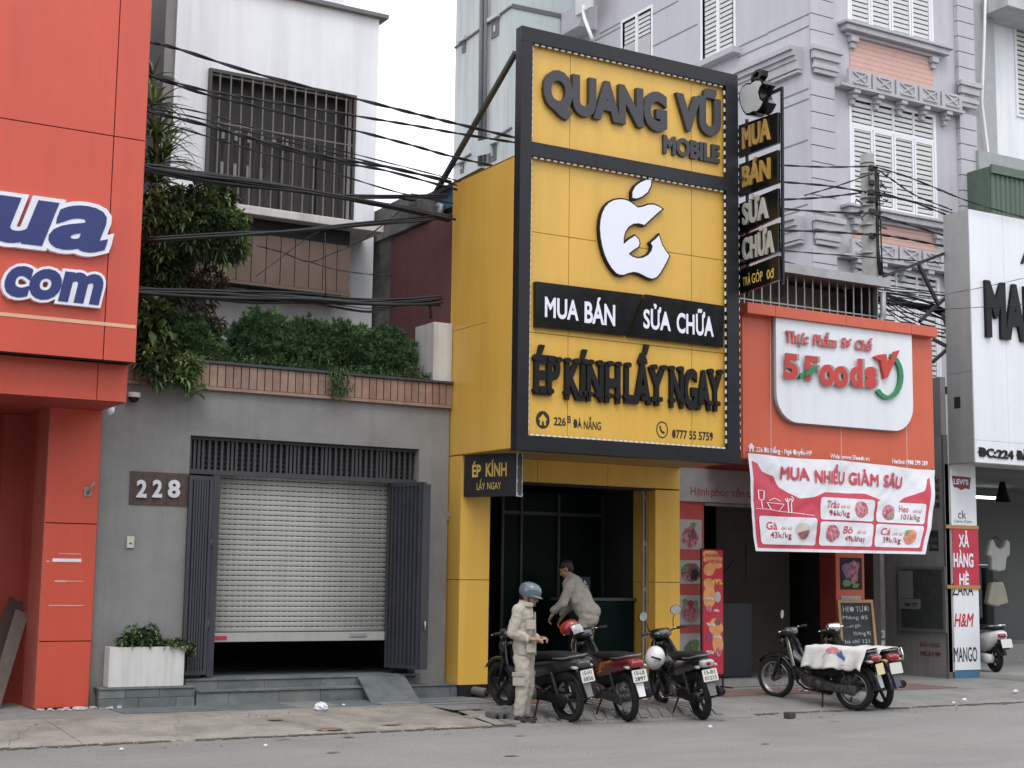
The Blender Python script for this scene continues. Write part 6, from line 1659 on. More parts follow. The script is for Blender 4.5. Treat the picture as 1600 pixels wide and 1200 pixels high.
def twin(x0, y0, x1, y1, open_=False):
    a, c = tat(x0, (y0+y1)/2), tat(x1, (y0+y1)/2); zt_3, zb3 = tat((x0+x1)/2, y0).z, tat((x0+x1)/2, y1).z
    w_ = box('window', lm, TX-.03, TX-.005, min(a.y, c.y), max(a.y, c.y), zb3, zt_3, tw); box('pane', tower_b, TX-.05, TX-.031, min(a.y, c.y)+.15, max(a.y, c.y)-.15, zb3+.15, zt_3-.15, w_)
    box('hood', tower_m, TX-.12, TX-.03, min(a.y, c.y)-.1, max(a.y, c.y)+.1, zt_3+.02, zt_3+.12, w_)
    if open_: MB().bar((TX-.05, (a.y+c.y)/2, zt_3), (TX-.7, (a.y+c.y)/2, zb3+.2), max(a.y, c.y)-min(a.y, c.y), .05, up=(0, 1, 0)).build('open_sash', tower_b, w_)
twin(769, 32, 780, 58); twin(723, 66, 728, 82); twin(765, 228, 776, 252, True); twin(720, 256, 725, 270)

# ================================================================ white building and green annexe at the far right
wb = thing('white_building', 'plain white building with a louvred window at the upper right edge', 'building', (29, 24, 0))
vx0 = ax(1545, 100, 24.3)
wv = dict(x0=ax(1588, 100, 24.3), x1=ax(1588, 100, 24.3)+2.2, z0=az(1590, 178, 24.3), z1=az(1588, 42, 24.3))
wall_with(vx0, 40, 0, 21, [wv], 24.3, white_wall).build('front_wall', off_white if False else white_wall, wb)
box('side_strip', M('party_wall', (.38, .38, .39), .8), RX+.02, vx0-.005, 24.1, 24.5, 0, 21, wb); box('soffit', tower_m, ax(1570, 10, 23.4), 40, 23.3, 24.28, az(1570, 10, 23.4), az(1570, 10, 23.4)+.4, wb)
fr5 = MB().box(wv['x0']-.07, wv['x1']+.07, 24.26, 24.34, wv['z1'], wv['z1']+.07).box(wv['x0']-.07, wv['x1']+.07, 24.26, 24.34, wv['z0']-.07, wv['z0']).box(wv['x0']-.07, wv['x0'], 24.26, 24.34, wv['z0'], wv['z1']).build('window', upvc, wb)
box('pane', win_dark, wv['x0'], wv['x1'], 24.4, 24.42, wv['z0'], wv['z1'], fr5)
mb = MB(); z = wv['z0']+.05
while z < wv['z1']-.05: mb.box(wv['x0']+.05, wv['x1'], 24.3, 24.33, z, z+.085); z += .125
mb.build('louvre', louvre, fr5)
MB().tube([at(1540, -15, Y=23.95), at(1538, 60, Y=23.95), at(1534, 160, Y=23.95), at(1544, 240, Y=23.95), at(1540, 320, Y=23.95)], .035, 8).build('conduit', upvc, wb)
box('inner', MATS['inside_dark'], wv['x0']-.3, 39, 24.9, 25, 9, 20, wb)
an = thing('green_annexe', 'green corrugated metal lean-to above the white boutique sign', 'building', (24, 20, 4))
Yg = 23.2; ga, gb = ax(1548, 290, Yg), 30; gzt = az(1548, 262, Yg)
pts = []; x = ga; k = 0
while x < gb: pts.append((x, Yg-(.03 if k % 4 in (1, 2) else 0))); x += (.055 if k % 2 else .025); k += 1
mb = MB()
for p, q in zip(pts, pts[1:]): mb.quad((p[0], p[1], 4), (q[0], q[1], 4), (q[0], q[1], gzt), (p[0], p[1], gzt))
mb.build('corrugated_sheet', green_sheet, an, fixn=False); box('edge_flashing', green_sheet, ga-.05, gb, Yg-.09, Yg-.035, gzt-.14, gzt+.06, an)
box('side_sheet', green_sheet, ga-.02, ga, Yg+.01, 24.08, 4, gzt, an); box('roof', green_sheet, ga-.02, gb, Yg+.01, 24.08, gzt, gzt+.03, an)
box('parapet', M('pale_parapet', (.33, .35, .34), .8), ga+.3, gb, Yg+.6, Yg+.7, gzt+.03, gzt+.62, an)

# ================================================================ overhead cables
cab = []
def cable(pts, Y, r, label, strands=1, cat='cable', ext=(22, 0), jit=.03, thick=None, n=7):
    P2 = list(pts)
    if ext[0]: (x0, y0), (x1, y1) = P2[0], P2[1]; s_ = (y1-y0)/(x1-x0); P2.insert(0, (x0-ext[0], y0-s_*ext[0]))
    if ext[1]: (x0, y0), (x1, y1) = P2[-2], P2[-1]; s_ = (y1-y0)/(x1-x0); P2.append((x1+ext[1], y1+s_*ext[1]))
    C = [at(x, y, Y=Y) for x, y in P2]
    out = []                                     # Catmull-Rom
    for i in range(len(C)-1):
        p0 = C[i-1] if i else C[i]*2-C[i+1]; p1, p2 = C[i], C[i+1]; p3 = C[i+2] if i+2 < len(C) else p2*2-p1
        for k in range(n):
            t_ = k/n; out.append(.5*((2*p1)+(p2-p0)*t_+(2*p0-5*p1+4*p2-p3)*t_*t_+(3*p1-p0-3*p2+p3)*t_**3))
    out.append(C[-1])
    mb = MB()
    if strands == 1:
        for ph in (0, pi):                       # pair of twisted cores reads as knotty service cable
            mb.tube([p+V((0, r*.55*cos(i*.9+ph), r*.55*sin(i*.9+ph))) for i, p in enumerate(out)], r*.62, 6)
    else:
        for s_ in range(strands):
            oy, oz = random.gauss(0, jit), random.gauss(0, jit*.7); ph = random.random()*9
            mb.tube([p+V((0, oy+.02*sin(i*.3+ph), oz+jit*.6*sin(i*.21+ph*2))) for i, p in enumerate(out)], r*random.uniform(.7, 1.1), 6)
    o = mb.build('cable_bundle' if strands > 1 else 'overhead_cable', cable_m); tag(o, label, 'cable', 'black overhead cables'); return o
YC = 17.6
cable([(235, 66), (277, 76), (400, 115), (555, 154), (650, 178), (712, 193), (800, 214)], 17.3, .022, 'topmost cable crossing the white house towards the phone shop sign', ext=(20, 8))
cable([(235, 118), (320, 141), (400, 155), (555, 181), (640, 195), (712, 208), (800, 222)], 17.35, .018, 'second cable from the top across the white house', ext=(20, 8))
cable([(235, 119), (320, 147), (400, 166), (555, 204), (640, 226), (700, 243), (770, 259)], 17.4, .019, 'third cable from the top, dropping behind the yellow box', ext=(20, 10))
cable([(233, 160), (320, 177), (400, 201), (555, 241), (680, 273), (720, 284)], YC, .010, 'thin cable across the middle of the barred window')
cable([(233, 168), (320, 187), (400, 209), (540, 244), (640, 268), (715, 290)], YC, .011, 'thin cable just under another across the barred window')
cable([(232, 174), (320, 195), (400, 218), (520, 247), (600, 260), (705, 284)], YC, .024, 'thick cable through the middle of the barred window')
cable([(400, 222), (520, 252), (600, 266), (705, 294)], YC, .018, 'cable doubling the thick one right of the barred window', ext=(0, 5))
cable([(232, 185), (320, 212), (400, 236), (510, 267), (620, 300), (708, 318)], YC, .012, 'thin sagging cable across the lower half of the barred window')
cable([(230, 260), (300, 270), (400, 285), (530, 308), (640, 327), (706, 340)], YC, .018, 'heavy cable bundle sagging over the shrub towards the yellow wall', strands=7, jit=.035)
cable([(230, 268), (330, 286), (430, 296), (530, 306), (640, 309), (700, 306)], YC, .014, 'cable bundle running flat below the barred window', strands=3, jit=.02)
cable([(380, 366), (440, 362), (540, 352), (640, 344), (706, 338)], 17.55, .018, 'cable bundle rising from the shrub to the maroon wall', strands=5, jit=.02, ext=(150, 0))
cable([(222, 452), (330, 458), (400, 463), (480, 466), (560, 470), (640, 469), (688, 468)], 17.5, .02, 'thickest low cable bundle running just above the roof hedge', strands=9, jit=.04)
cable([(330, 462), (430, 463), (520, 476), (580, 484), (630, 476), (680, 470)], 17.48, .009, 'loose slack cables drooping under the low bundle', strands=4, jit=.02, ext=(0, 0))
cable([(402, 384), (440, 394), (483, 409), (515, 398), (560, 378), (600, 350), (625, 330)], 17.7, .009, 'pale thin wire looping across the brown cladding', ext=(0, 0))
cable([(483, 409), (520, 420), (570, 428), (612, 430)], 17.75, .007, 'thin wire trailing from the looped wire', ext=(0, 0))
cable([(400, 432), (440, 402), (480, 372), (500, 362)], 17.7, .007, 'thin wire rising diagonally in front of the brown cladding', ext=(0, 0))
cable([(508, 365), (509, 400), (510, 464)], 17.55, .006, 'thin vertical tie wire between two cable bundles', ext=(0, 0)) if False else None
mb = MB(); mb.tube([at(684, 466, Y=17.5), at(672, 478, Y=17.5), at(674, 498, Y=17.5)], .02, 6); mb.tube([at(508, 363, Y=17.52), at(509, 466, Y=17.5)], .007, 5); tag(mb.build('cable_drop', cable_m), 'short cable drops hanging at the ends of the low bundle', 'cable')
bxj = MB().box(-.09, .09, -.04, .04, -.035, .035, Matrix.Translation(at(640, 309, Y=17.6))).build('cable_joint', cable_m); tag(bxj, 'black cable joint box near the blue box by the yellow wall', 'junction box')
YK = 18.55
R_ = [([(1218, 258), (1290, 261), (1355, 260)], .016, 'top service cable from the blade sign to the pole head'), ([(1218, 284), (1290, 290), (1347, 299)], .018, 'second service cable from the blade sign to the pole'),
      ([(1262, 304), (1310, 290), (1358, 273)], .013, 'thin cable climbing to the head of the pole from the left'), ([(1218, 312), (1280, 309), (1340, 302)], .018, 'third service cable joining the pole from the left'),
      ([(1218, 326), (1290, 331), (1350, 333)], .018, 'fourth service cable joining the pole from the left'), ([(1218, 360), (1290, 362), (1350, 366)], .020, 'thick cable at mid height joining the pole from the left'),
      ([(1218, 391), (1290, 397), (1375, 403), (1482, 412)], .012, 'thin cable crossing behind the pole over the balcony roof'), ([(1218, 407), (1280, 422), (1340, 432), (1372, 437)], .014, 'sagging cable lying along the zinc roof edge'), ([(1218, 413), (1270, 422), (1340, 440)], .010, 'lowest thin cable sagging towards the zinc roof'),
      ([(1372, 262), (1420, 277), (1482, 302)], .016, 'top cable leaving the pole to the right'), ([(1375, 268), (1400, 285), (1430, 305), (1482, 326)], .014, 'curved cable leaving the pole head to the right'),
      ([(1375, 301), (1430, 317), (1482, 337)], .018, 'third cable leaving the pole to the right'), ([(1380, 305), (1440, 318), (1482, 331), (1500, 336)], .014, 'fourth cable leaving the pole to the right'),
      ([(1372, 337), (1420, 351), (1482, 370)], .019, 'fifth cable leaving the pole to the right'), ([(1372, 366), (1420, 374), (1482, 386)], .021, 'thick knotted cable leaving the pole to the right'),
      ([(1470, 298), (1530, 320), (1602, 340)], .014, 'cable passing over the top edge of the white boutique sign')]
for pts, r_, lb in R_: cable(pts, YK if 'passing' not in lb else 17.3, r_, lb, ext=(3, 4))
cable([(1372, 462), (1410, 470), (1450, 480), (1484, 492)], 18.4, .02, 'heavy tangled bundle between the pole and the white sign', strands=12, jit=.07, ext=(0, 4))
cable([(1372, 476), (1400, 492), (1440, 505), (1484, 520)], 18.3, .012, 'slack tangle of thin wires under the heavy bundle', strands=8, jit=.10, ext=(0, 2))
cable([(1380, 448), (1430, 456), (1484, 462)], 18.35, .010, 'loose wires above the heavy bundle right of the pole', strands=4, jit=.05, ext=(0, 2))
cable([(1400, 475), (1482, 459), (1545, 447), (1602, 434)], 17.25, .006, 'thin wire stretched across the upper white sign letters', ext=(0, 0))
cable([(1440, 485), (1482, 483), (1545, 479), (1602, 475)], 17.25, .006, 'thin wire stretched across the middle of the jagged letters', ext=(0, 0))
cable([(1458, 602), (1470, 606), (1484, 612)], 18.3, .018, 'short thick bundle entering behind the lower part of the white sign', strands=8, jit=.04, ext=(0, 2))
ss = MB()
for (x0, y0, x1, y1) in ((1380, 432, 1481, 394), (1435, 413, 1466, 476), (1483, 460, 1437, 502), (1472, 488, 1484, 522), (1458, 530, 1483, 543), (1483, 543, 1457, 566)):
    ss.bar(at(x0, y0, Y=18.0), at(x1, y1, Y=17.95), .05)
tag(ss.build('sign_strut', M('strut_steel', (.03, .03, .033), .6)), 'black steel struts bracing the white boutique sign on its left side', 'strut')
# drain pipe stub under the yellow pillar
dp = thing('drain_pipe', 'grey plastic pipe end lying in the gap under the yellow pillar', 'pipe', (9.9, 17.4, .12))
MB().tube([(9.84, 17.75, .21), (9.93, 17.3, .19)], .055, 16, caps=False).build('pipe', M('pvc_grey', (.13, .13, .13), .6), dp); MB().tube([(9.93, 17.31, .19), (9.929, 17.315, .19)], .045, 16).build('bore', joint_black, dp)
# litter
def crumple(px, py, Z, s, m_, name, label, cat):
    p = at(px, py, Z=Z); bm = bmesh.new(); bmesh.ops.create_icosphere(bm, subdivisions=3, radius=s)
    for v in bm.verts: v.co *= 1+.45*noise.noise(v.co*(2.2/s)); v.co.z = max(-s*.5, v.co.z*.75)
    me = bpy.data.meshes.new(name); bm.to_mesh(me); bm.free(); me.materials.append(m_); o = link(bpy.data.objects.new(name, me)); o.location = p+V((0, 0, s*.5)); tag(o, label, cat)
crumple(502, 1110, .11, .075, paper_m, 'crumpled_paper', 'crumpled white paper lying before the garage steps', 'litter')
crumple(537, 1103, .12, .02, paper_m, 'paper_scrap', 'tiny white scrap right of the crumpled paper', 'litter'); crumple(1507, 1095, .06, .03, paper_m, 'paper_scrap', 'white scrap on the kerb in front of the boutique', 'litter')
crumple(1490, 1099, .04, .02, paper_m, 'paper_scrap', 'smaller white scrap left of the one before the boutique', 'litter'); crumple(1110, 1137, 0, .022, paper_m, 'paper_scrap', 'white scrap on the road beside the third motorbike', 'litter'); crumple(415, 1166, 0, .018, paper_m, 'paper_scrap', 'white scrap on the road before the garage', 'litter')
crumple(190, 1172, 0, .018, paper_m, 'paper_scrap', 'white scrap on the road at the lower left', 'litter'); crumple(1587, 1082, .08, .035, paper_m, 'paper_scrap', 'white scrap by the kerb edge at the far right', 'litter')
p = at(1234, 1122, Z=0); o = MB().box(-.07, .07, -.05, .05, 0, .075, Matrix.Translation(p) @ Matrix.Rotation(.3, 4, 'Z')).build('stone_block', M('dark_stone', (.06, .05, .045), .9, bump=.5), bevel=.012); tag(o, 'dark brown block lying on the road before the two covered motorbikes', 'block')
# ================================================================ motorbikes (local x forward, y left, z up, origin at the rear tyre's contact)
WB = 1.22; WR = .285
def wheel(t, x, wd, wire, name='wheel', r=WR):
    c = V((x, 0, r)); n = 40
    ring = lambda rr, y: [c+V((rr*cos(2*pi*k/n), y, rr*sin(2*pi*k/n))) for k in range(n)]
    w_ = MB().tube(ring(r-wd*.5, 0), wd*.5, 10, closed=True).build('tyre', rubber, t, local=True)
    mb = MB(); 
    for k in range(48):       # tread blocks
        a = 2*pi*k/48; p = c+V(((r-.001)*cos(a), 0, (r-.001)*sin(a))); tdir = V((-sin(a), .35 if k % 2 else -.35, cos(a))).normalized()
        mb.bar(p-tdir*.012, p+tdir*.012, .030, .006, up=(cos(a), 0, sin(a)))
    mb.build('tread', rubber, w_, local=True, kind='stuff')
    rr = r-wd*.95
    rm = MB(); rm.tube(ring(rr, .022), .008, 6, closed=True).tube(ring(rr, -.022), .008, 6, closed=True)
    vs = ring(rr-.004, .022)+ring(rr-.004, -.022); rm.add(vs, [(k, (k+1) % n, n+(k+1) % n, n+k) for k in range(n)], True)
    rm.build('rim', rim_m if wire else bike_plastic, w_, local=True)
    hb = MB().tube([c+V((0, -.06, 0)), c+V((0, .06, 0))], .055 if x == 0 else .045, 20); hb.tube([c+V((0, -.09, 0)), c+V((0, .09, 0))], .012, 8); hb.build('hub', metal_m, w_, local=True)
    sp = MB()
    if wire:
        for k in range(36):
            a = 2*pi*k/36; s_ = (-1)**k; a2 = a+.5*((k//2) % 2*2-1)
            sp.tube([c+V((.045*cos(a), .03*s_, .045*sin(a))), c+V((rr*cos(a2), 0, rr*sin(a2)))], .0022, 4)
    else:
        for k in range(5):
            a = 2*pi*k/5+.3; d = V((cos(a), 0, sin(a)))
            sp.bar(c+d*.03, c+d*rr, .035, .030, up=(0, 1, 0))
    sp.build('spoke', rim_m if wire else bike_plastic, w_, local=True)
    return w_
def fender_arc(mb, x, r, a0, a1, hw, n=12, z0=WR):
    vs = []
    for i in range(n+1):
        a = R(a0+(a1-a0)*i/n)
        for k in range(7):
            b = R(-90+180*k/6); rr_ = r+.028*cos(b)-.0; vs.append(V((x+rr_*cos(a), hw*sin(b), z0+rr_*sin(a))))
    fs = [(i*7+k, i*7+k+1, (i+1)*7+k+1, (i+1)*7+k) for i in range(n) for k in range(6)]
    mb.add(vs, fs, True)
def place(t, rear, heading, lean, pitch, s=1.0):
    t.location = rear; t.rotation_mode = 'XYZ'; t.rotation_euler = (R(lean), -R(pitch), R(90-heading)); t.scale = (s, s, s)
def motorbike(label, rear, heading, lean=-8, pitch=4.5, cowl=bike_black, shield=bike_black, plate=plate_m, pt=('15-H1', '2835'), wire=False, tail=lens_red, grab=None, mirrors=2, flames=False, stripe=None, fend=bike_plastic, light='cowl', chrome_bar=False, steer=8, mudflap=None, cargo=None, lenscase=None):
    t = thing('motorbike', label, 'motorbike', group='motorbikes parked outside the shops')
    L = dict(local=True)
    wheel(t, 0, .088, wire)
    fw = wheel(t, WB, .074, wire)
    # engine, chain case, swingarm, exhaust
    mb = MB(); mb.loft([(.38, .30, .07, .05), (.45, .31, .11, .085), (.58, .31, .12, .10), (.70, .32, .11, .09), (.78, .34, .075, .06)], n=14, p=3)
    mb.loft([(.74, .37, .06, .055), (.84, .40, .07, .065), (.93, .43, .065, .055)], n=12, p=4)
    for k in range(5): mb.box(.77+k*.03, .78+k*.03, -.085, .085, .34+k*.012, .46+k*.012)
    e_ = mb.build('engine', metal_m, t, **L)
    MB().tube([(.50, .10, .30), (.50, .135, .30)], .085, 20).build('engine_cover', bike_grey if not wire else metal_m, e_, **L)
    MB().tube([(.66, -.10, .31), (.66, -.14, .31)], .07, 20).build('clutch_cover', metal_m, e_, **L)
    mb = MB(); mb.loft([(-.085, .285, .018, .045), (-.05, .285, .022, .075), (.10, .285, .022, .062), (.30, .29, .022, .062), (.48, .30, .022, .075), (.52, .30, .018, .05)], n=12, p=3, M=Matrix.Translation((0, .098, 0)))
    mb.build('chain_case', metal_m if wire else bike_plastic, t, **L)
    mb = MB(); mb.bar((0, .075, .285), (.42, .06, .33), .028, .04); mb.bar((0, -.085, .285), (.42, -.06, .33), .028, .04); mb.build('swingarm', bike_plastic, t, **L)
    mb = MB(); mb.tube([(.86, -.05, .36), (.92, -.07, .25), (.80, -.10, .16), (.45, -.13, .17), (.25, -.14, .22), (.12, -.145, .26)], .016, 8)
    mb.tube([(.20, -.15, .235), (.10, -.155, .27), (-.30, -.165, .36), (-.32, -.165, .365)], [.03, .048, .052, .04], 16); ex = mb.build('exhaust', bike_plastic, t, **L)
    MB().tube([(-.29, -.165, .358), (-.325, -.165, .366)], [.047, .038], 16, caps=False).build('exhaust_tip', chrome, ex, **L); MB().bar((.15, -.205, .30), (-.15, -.215, .37), .006, .07).build('heat_guard', rim_m, ex, **L)
    # shocks
    for s_ in (-1, 1):
        mb = MB(); mb.tube([(.02, .115*s_, .30), (.13, .12*s_, .60)], .012, 8)
        pts = [(V((.04, .115*s_, .36)).lerp(V((.12, .12*s_, .57)), k/60)+V((.022*cos(k*.9), .022*sin(k*.9), 0))) for k in range(61)]
        mb.tube(pts, .0045, 5); mb.build('shock_absorber', metal_m, t, **L)
    # frame and centre tunnel
    mb = MB(); mb.tube([(1.0, 0, .78), (.86, 0, .56), (.62, 0, .47), (.40, 0, .50), (.2, 0, .62)], .034, 10); mb.bar((.45, 0, .45), (.42, 0, .33), .10, .08); mb.build('frame', bike_plastic, t, **L)
    mb = MB(); mb.loft([(.60, .50, .075, .07), (.74, .52, .075, .06), (.88, .58, .08, .07), (.97, .70, .08, .10)], n=12, p=3); mb.build('centre_tunnel', shield, t, **L)
    # leg shield
    mb = MB(); rows = [(.84, .30, .12), (.86, .42, .17), (.90, .56, .19), (.95, .70, .175), (1.0, .84, .13), (1.02, .92, .09)]
    vs = []
    for (x, z, hw) in rows:
        for k in range(9): u = -1+2*k/8; vs.append(V((x+.075*(1-u*u)-.03*abs(u), hw*u, z)))
    m_ = len(rows); vs += [v-V((.018, 0, 0)) for v in vs]; q = 9*m_
    fs = [(i*9+k, i*9+k+1, (i+1)*9+k+1, (i+1)*9+k) for i in range(m_-1) for k in range(8)]; fs += [(a+q, d+q, c+q, b+q) for a, b, c, d in fs]
    for i in range(m_-1): fs += [(i*9, (i+1)*9, q+(i+1)*9, q+i*9), (i*9+8, q+i*9+8, q+(i+1)*9+8, (i+1)*9+8)]
    sh_ = MB().add(vs, fs, True).build('leg_shield', shield, t, **L)
    if stripe: MB().bar((.87, .10, .5), (.99, .06, .82), .012, .04).build('decal', stripe, sh_, **L)
    # seat and side cowls
    MB().loft([(-.20, .805, .055, .018), (-.16, .805, .105, .034), (.05, .785, .125, .045), (.25, .765, .125, .048), (.45, .74, .105, .042), (.60, .735, .075, .035), (.68, .73, .05, .02)], n=18, p=3).build('seat', seat_m, t, **L)
    cw = MB().loft([(-.33, .765, .05, .018), (-.28, .745, .095, .055), (-.12, .71, .115, .082), (.08, .66, .125, .10), (.28, .62, .125, .115), (.46, .575, .115, .12), (.60, .55, .08, .07), (.68, .53, .06, .04)], n=20, p=3.2).build('side_cowl', cowl, t, **L)
    if flames:
        for s_ in (1, -1):
            mb = MB(); f_ = [((.52, .56), (.40, .60), (.30, .665), (.16, .70), (.28, .655), (.36, .60)), ((.46, .53), (.34, .565), (.22, .63), (.08, .685), (.02, .72), (.10, .70), (.24, .665), (.35, .61)), ((.30, .66), (.2, .70), (.12, .735), (.03, .745), (.10, .715), (.2, .68))]
            for pl in f_: mb.prism(pl, lambda u, v, d: V((u, s_*(.1175+d), v)), .003)
            mb.build('flame_decal', flame_m, cw, **L)
    MB().loft([(-.16, .56, .05, .05), (.0, .56, .075, .08), (.3, .50, .09, .11), (.5, .47, .08, .10), (.62, .46, .06, .06)], n=14, p=3).build('under_seat_body', bike_plastic, t, **L)
    # grab rail, tail light, rear fender, plate
    mb = MB(); mb.tube([(.06, .135, .77), (-.12, .135, .79), (-.28, .10, .83), (-.33, 0, .835), (-.28, -.10, .83), (-.12, -.135, .79), (.06, -.135, .77)], .012, 8); mb.build('grab_rail', grab or bike_grey, t, **L)
    MB().loft([(-.375, .735, .055, .03), (-.355, .735, .085, .045), (-.30, .735, .09, .05), (-.25, .735, .08, .045)], n=16, p=3.5).build('tail_light', lenscase or tail, t, **L)
    if lenscase: MB().loft([(-.382, .74, .03, .02), (-.37, .74, .035, .025), (-.35, .74, .03, .02)], n=12, p=2.5).build('brake_lens', lens_red, t, **L)
    for s_ in (-1, 1): MB().loft([(-.34, .70, .02, .014), (-.30, .70, .03, .02), (-.25, .70, .025, .018)], n=10, M=Matrix.Translation((0, s_*.115, 0))).build('indicator', lens_amber if chrome_bar else lens_clear, t, **L)
    fd_ = MB(); fender_arc(fd_, 0, .335, 175, 95, .062); fd_.loft([(-.30, .66, .055, .05), (-.36, .60, .05, .07)], n=10, p=4)
    rf = fd_.build('rear_fender', fend, t, **L)
    MB().add([V((-.345, -.055, .56)), V((-.345, .055, .56)), V((-.425, .045, .36)), V((-.425, -.045, .36)), V((-.335, -.055, .56)), V((-.335, .055, .56)), V((-.415, .045, .36)), V((-.415, -.045, .36))], [(0, 1, 2, 3), (4, 7, 6, 5), (0, 3, 7, 4), (1, 5, 6, 2), (3, 2, 6, 7)]).build('mudguard_flap', mudflap or bike_grey, rf, **L)
    # plate 190x140, tilted back
    po = V((-.385, 0, .60)); pu = V((0, -1, 0)); pv = V((.26, 0, .966)).normalized(); pn = V((-.966, 0, .26))
    pm = lambda u, v, d: po+pu*u+pv*v+pn*d
    pl_ = MB().prism(rrect(-.098, .098, -.073, .073, .012, 3), pm, .004).build('number_plate', plate, t, **L)
    for k, s_ in enumerate([q_ for q_ in pt if q_]):
        vs_, fs_2 = flat_text(s_, .03); xs_ = [v[0] for v in vs_]; kx = (.14 if k == 0 else .155)/(max(xs_)-min(xs_)); kz = .044/cap_h()
        mbp = MB(); mbp.add([pm((x-min(xs_))*kx-(.07 if k == 0 else .0775), y*kz+(.014 if k == 0 else -.055), .005) for x, y in vs_], fs_2); mbp.build('plate_text', M('plate_ink', (.10, .10, .09), .6), pl_, fixn=False, **L)
    # fork, front fender, steering head cowl, bars, mirrors
    S = Matrix.Translation((1.04, 0, 0)) @ Matrix.Rotation(R(steer), 4, 'Z') @ Matrix.Translation((-1.04, 0, 0))
    mb = MB(); 
    for s_ in (-1, 1): mb.tube([(WB, .065*s_, WR), (1.10, .06*s_, .62)], [.02, .024], 10)
    mb.build('fork', bike_plastic, t, **L)
    mb = MB(); fender_arc(mb, WB, .325, 165, 30, .058); mb.build('front_fender', fend if fend != bike_plastic else shield, t, **L)
    mb = MB(); mb.loft([(.90, .93, .05, .02), (.93, .945, .12, .045), (1.0, .955, .15, .06), (1.08, .94, .12, .065), (1.15, .92, .06, .04)], n=18, p=3, M=S); hc = mb.build('handlebar_cowl', shield if not chrome_bar else bike_plastic, t, **L)
    mb = MB().loft([(1.02, .80, .09, .08), (1.10, .79, .11, .09), (1.16, .78, .07, .06)], n=16, p=2.6); mb.build('front_cowl', shield, t, **L)
    MB().loft([(.90, .958, .03, .012), (.915, .975, .075, .022), (.96, .99, .08, .018)], n=14, p=3, M=S).build('instrument', M('instrument', (.12, .12, .12), .2) if not chrome_bar else chrome, hc, **L)
    mb = MB(); hb = [(.93, .34, .99), (.96, .24, .985), (1.0, .12, .96), (1.0, -.12, .96), (.96, -.24, .985), (.93, -.34, .99)]
    mb.tube([S @ V(p) for p in hb], .011, 8); mb.build('handlebar', chrome if chrome_bar else bike_plastic, t, **L)
    for s_ in (-1, 1):
        MB().tube([S @ V((.96, .235*s_, .985)), S @ V((.925, .35*s_, .99))], .018, 10).build('grip', rubber, t, **L)
        MB().tube([S @ V((.98, .20*s_, .99)), S @ V((.99, .33*s_, .975))], .006, 6).build('brake_lever', chrome, t, **L)
    for s_ in ((1, -1)[:mirrors] if mirrors > 0 else (() if mirrors == 0 else (-1,))):
        q = MB(); q.tube([S @ V((.975, .19*s_, 1.0)), S @ V((.99, .21*s_, 1.10)), S @ V((.98, .25*s_, 1.19))], .006, 6)
        ms = q.build('mirror_stem', bike_plastic, t, **L)
        Mm = S @ Matrix.Translation((.975, .26*s_, 1.215)) @ Matrix.Rotation(R(12*s_), 4, 'Z') @ Matrix.Rotation(R(-90), 4, 'Y') @ Matrix.Diagonal((.9, 1.15, 1, 1))
        MB().lathe([(0, -.035), (.05, -.03), (.068, -.008), (.068, .004)], Mm, 20).build('mirror_shell', bike_plastic, ms, **L)
        MB().lathe([(.064, .0045), (0, .0045)], Mm, 20).build('mirror_glass', chrome, ms, **L)
    mb = MB()
    for k_ in range(4): mb.tube([S @ V((.99, .14-.09*k_, .975)), (1.10, .10-.06*k_, 1.0-.02*k_), (1.16, .05-.03*k_, .88), (1.10, .04-.02*k_, .70)], .0045, 5)
    mb.build('control_cable', cable_m, t, kind='stuff', **L)
    MB().tube([(.60, .13, .20), (.72, .16, .19)], .010, 8).tube([(.72, .16, .19), (.72, .20, .20)], .014, 8).build('gear_lever', rim_m, t, **L)
    # foot pegs, stand, kick lever
    for s_ in (-1, 1):
        MB().tube([(.52, .10*s_, .24), (.52, .25*s_, .25)], .016, 8).build('foot_peg', rubber, t, **L); MB().tube([(.22, .12*s_, .36), (.21, .22*s_, .37)], .012, 8).build('foot_peg', rubber, t, **L)
    MB().tube([(.42, .10, .22), (.36, .20, .10), (.33, .27, -.02)], .012, 8).tube([(.30, .27, -.022), (.37, .28, -.022)], .014, 6).build('side_stand', bike_plastic, t, **L)
    place(t, rear, heading, lean, pitch)
    return t
b1 = motorbike('black motorbike with grey grab rail just behind the standing man', (9.785, 15.11, .012), -8.5, cowl=bike_black, grab=bike_grey, pt=('15-H1', '3856'), mirrors=0, steer=2, tail=M('dark_lens', (.05, .05, .052), .15, coat=.5), pitch=4)
b2 = motorbike('motorbike with red tail and orange flame decal, second from the left', (10.567, 15.02, .0), 5, cowl=M('bike_wine', (.16, .014, .022), .22, coat=.7), shield=bike_black, wire=True, flames=True, pt=('15-L8', '2097'), mirrors=0, mudflap=bike_white, steer=14, pitch=4, lean=-7)
b3 = motorbike('black motorbike with two chrome mirrors before the yellow pillar', (11.583, 14.86, .0), 12.5, cowl=bike_black, pt=('15-B1', '01215'), lenscase=lens_clear, mirrors=2, steer=12, pitch=4, lean=-9, grab=bike_grey)
b4 = motorbike('black wire-wheeled motorbike with a white sack over its seat, left one of the right-hand pair', (14.292, 15.06, .0), -17, cowl=bike_black, wire=True, plate=plate_y, pt=('', ''), mirrors=1, stripe=plate_m, pitch=4.3, lean=-6, steer=4, mudflap=M('worn_silver', (.3, .3, .31), .35, metal=.6))
b5 = motorbike('old motorbike with chrome handlebars and purple rear mudguard, right one of the right-hand pair', (14.815, 15.11, .0), 6, cowl=bike_black, wire=False, plate=plate_m, pt=('', ''), fend=bike_purple, chrome_bar=True, mirrors=0, pitch=4, lean=-6, steer=18, mudflap=bike_purple)
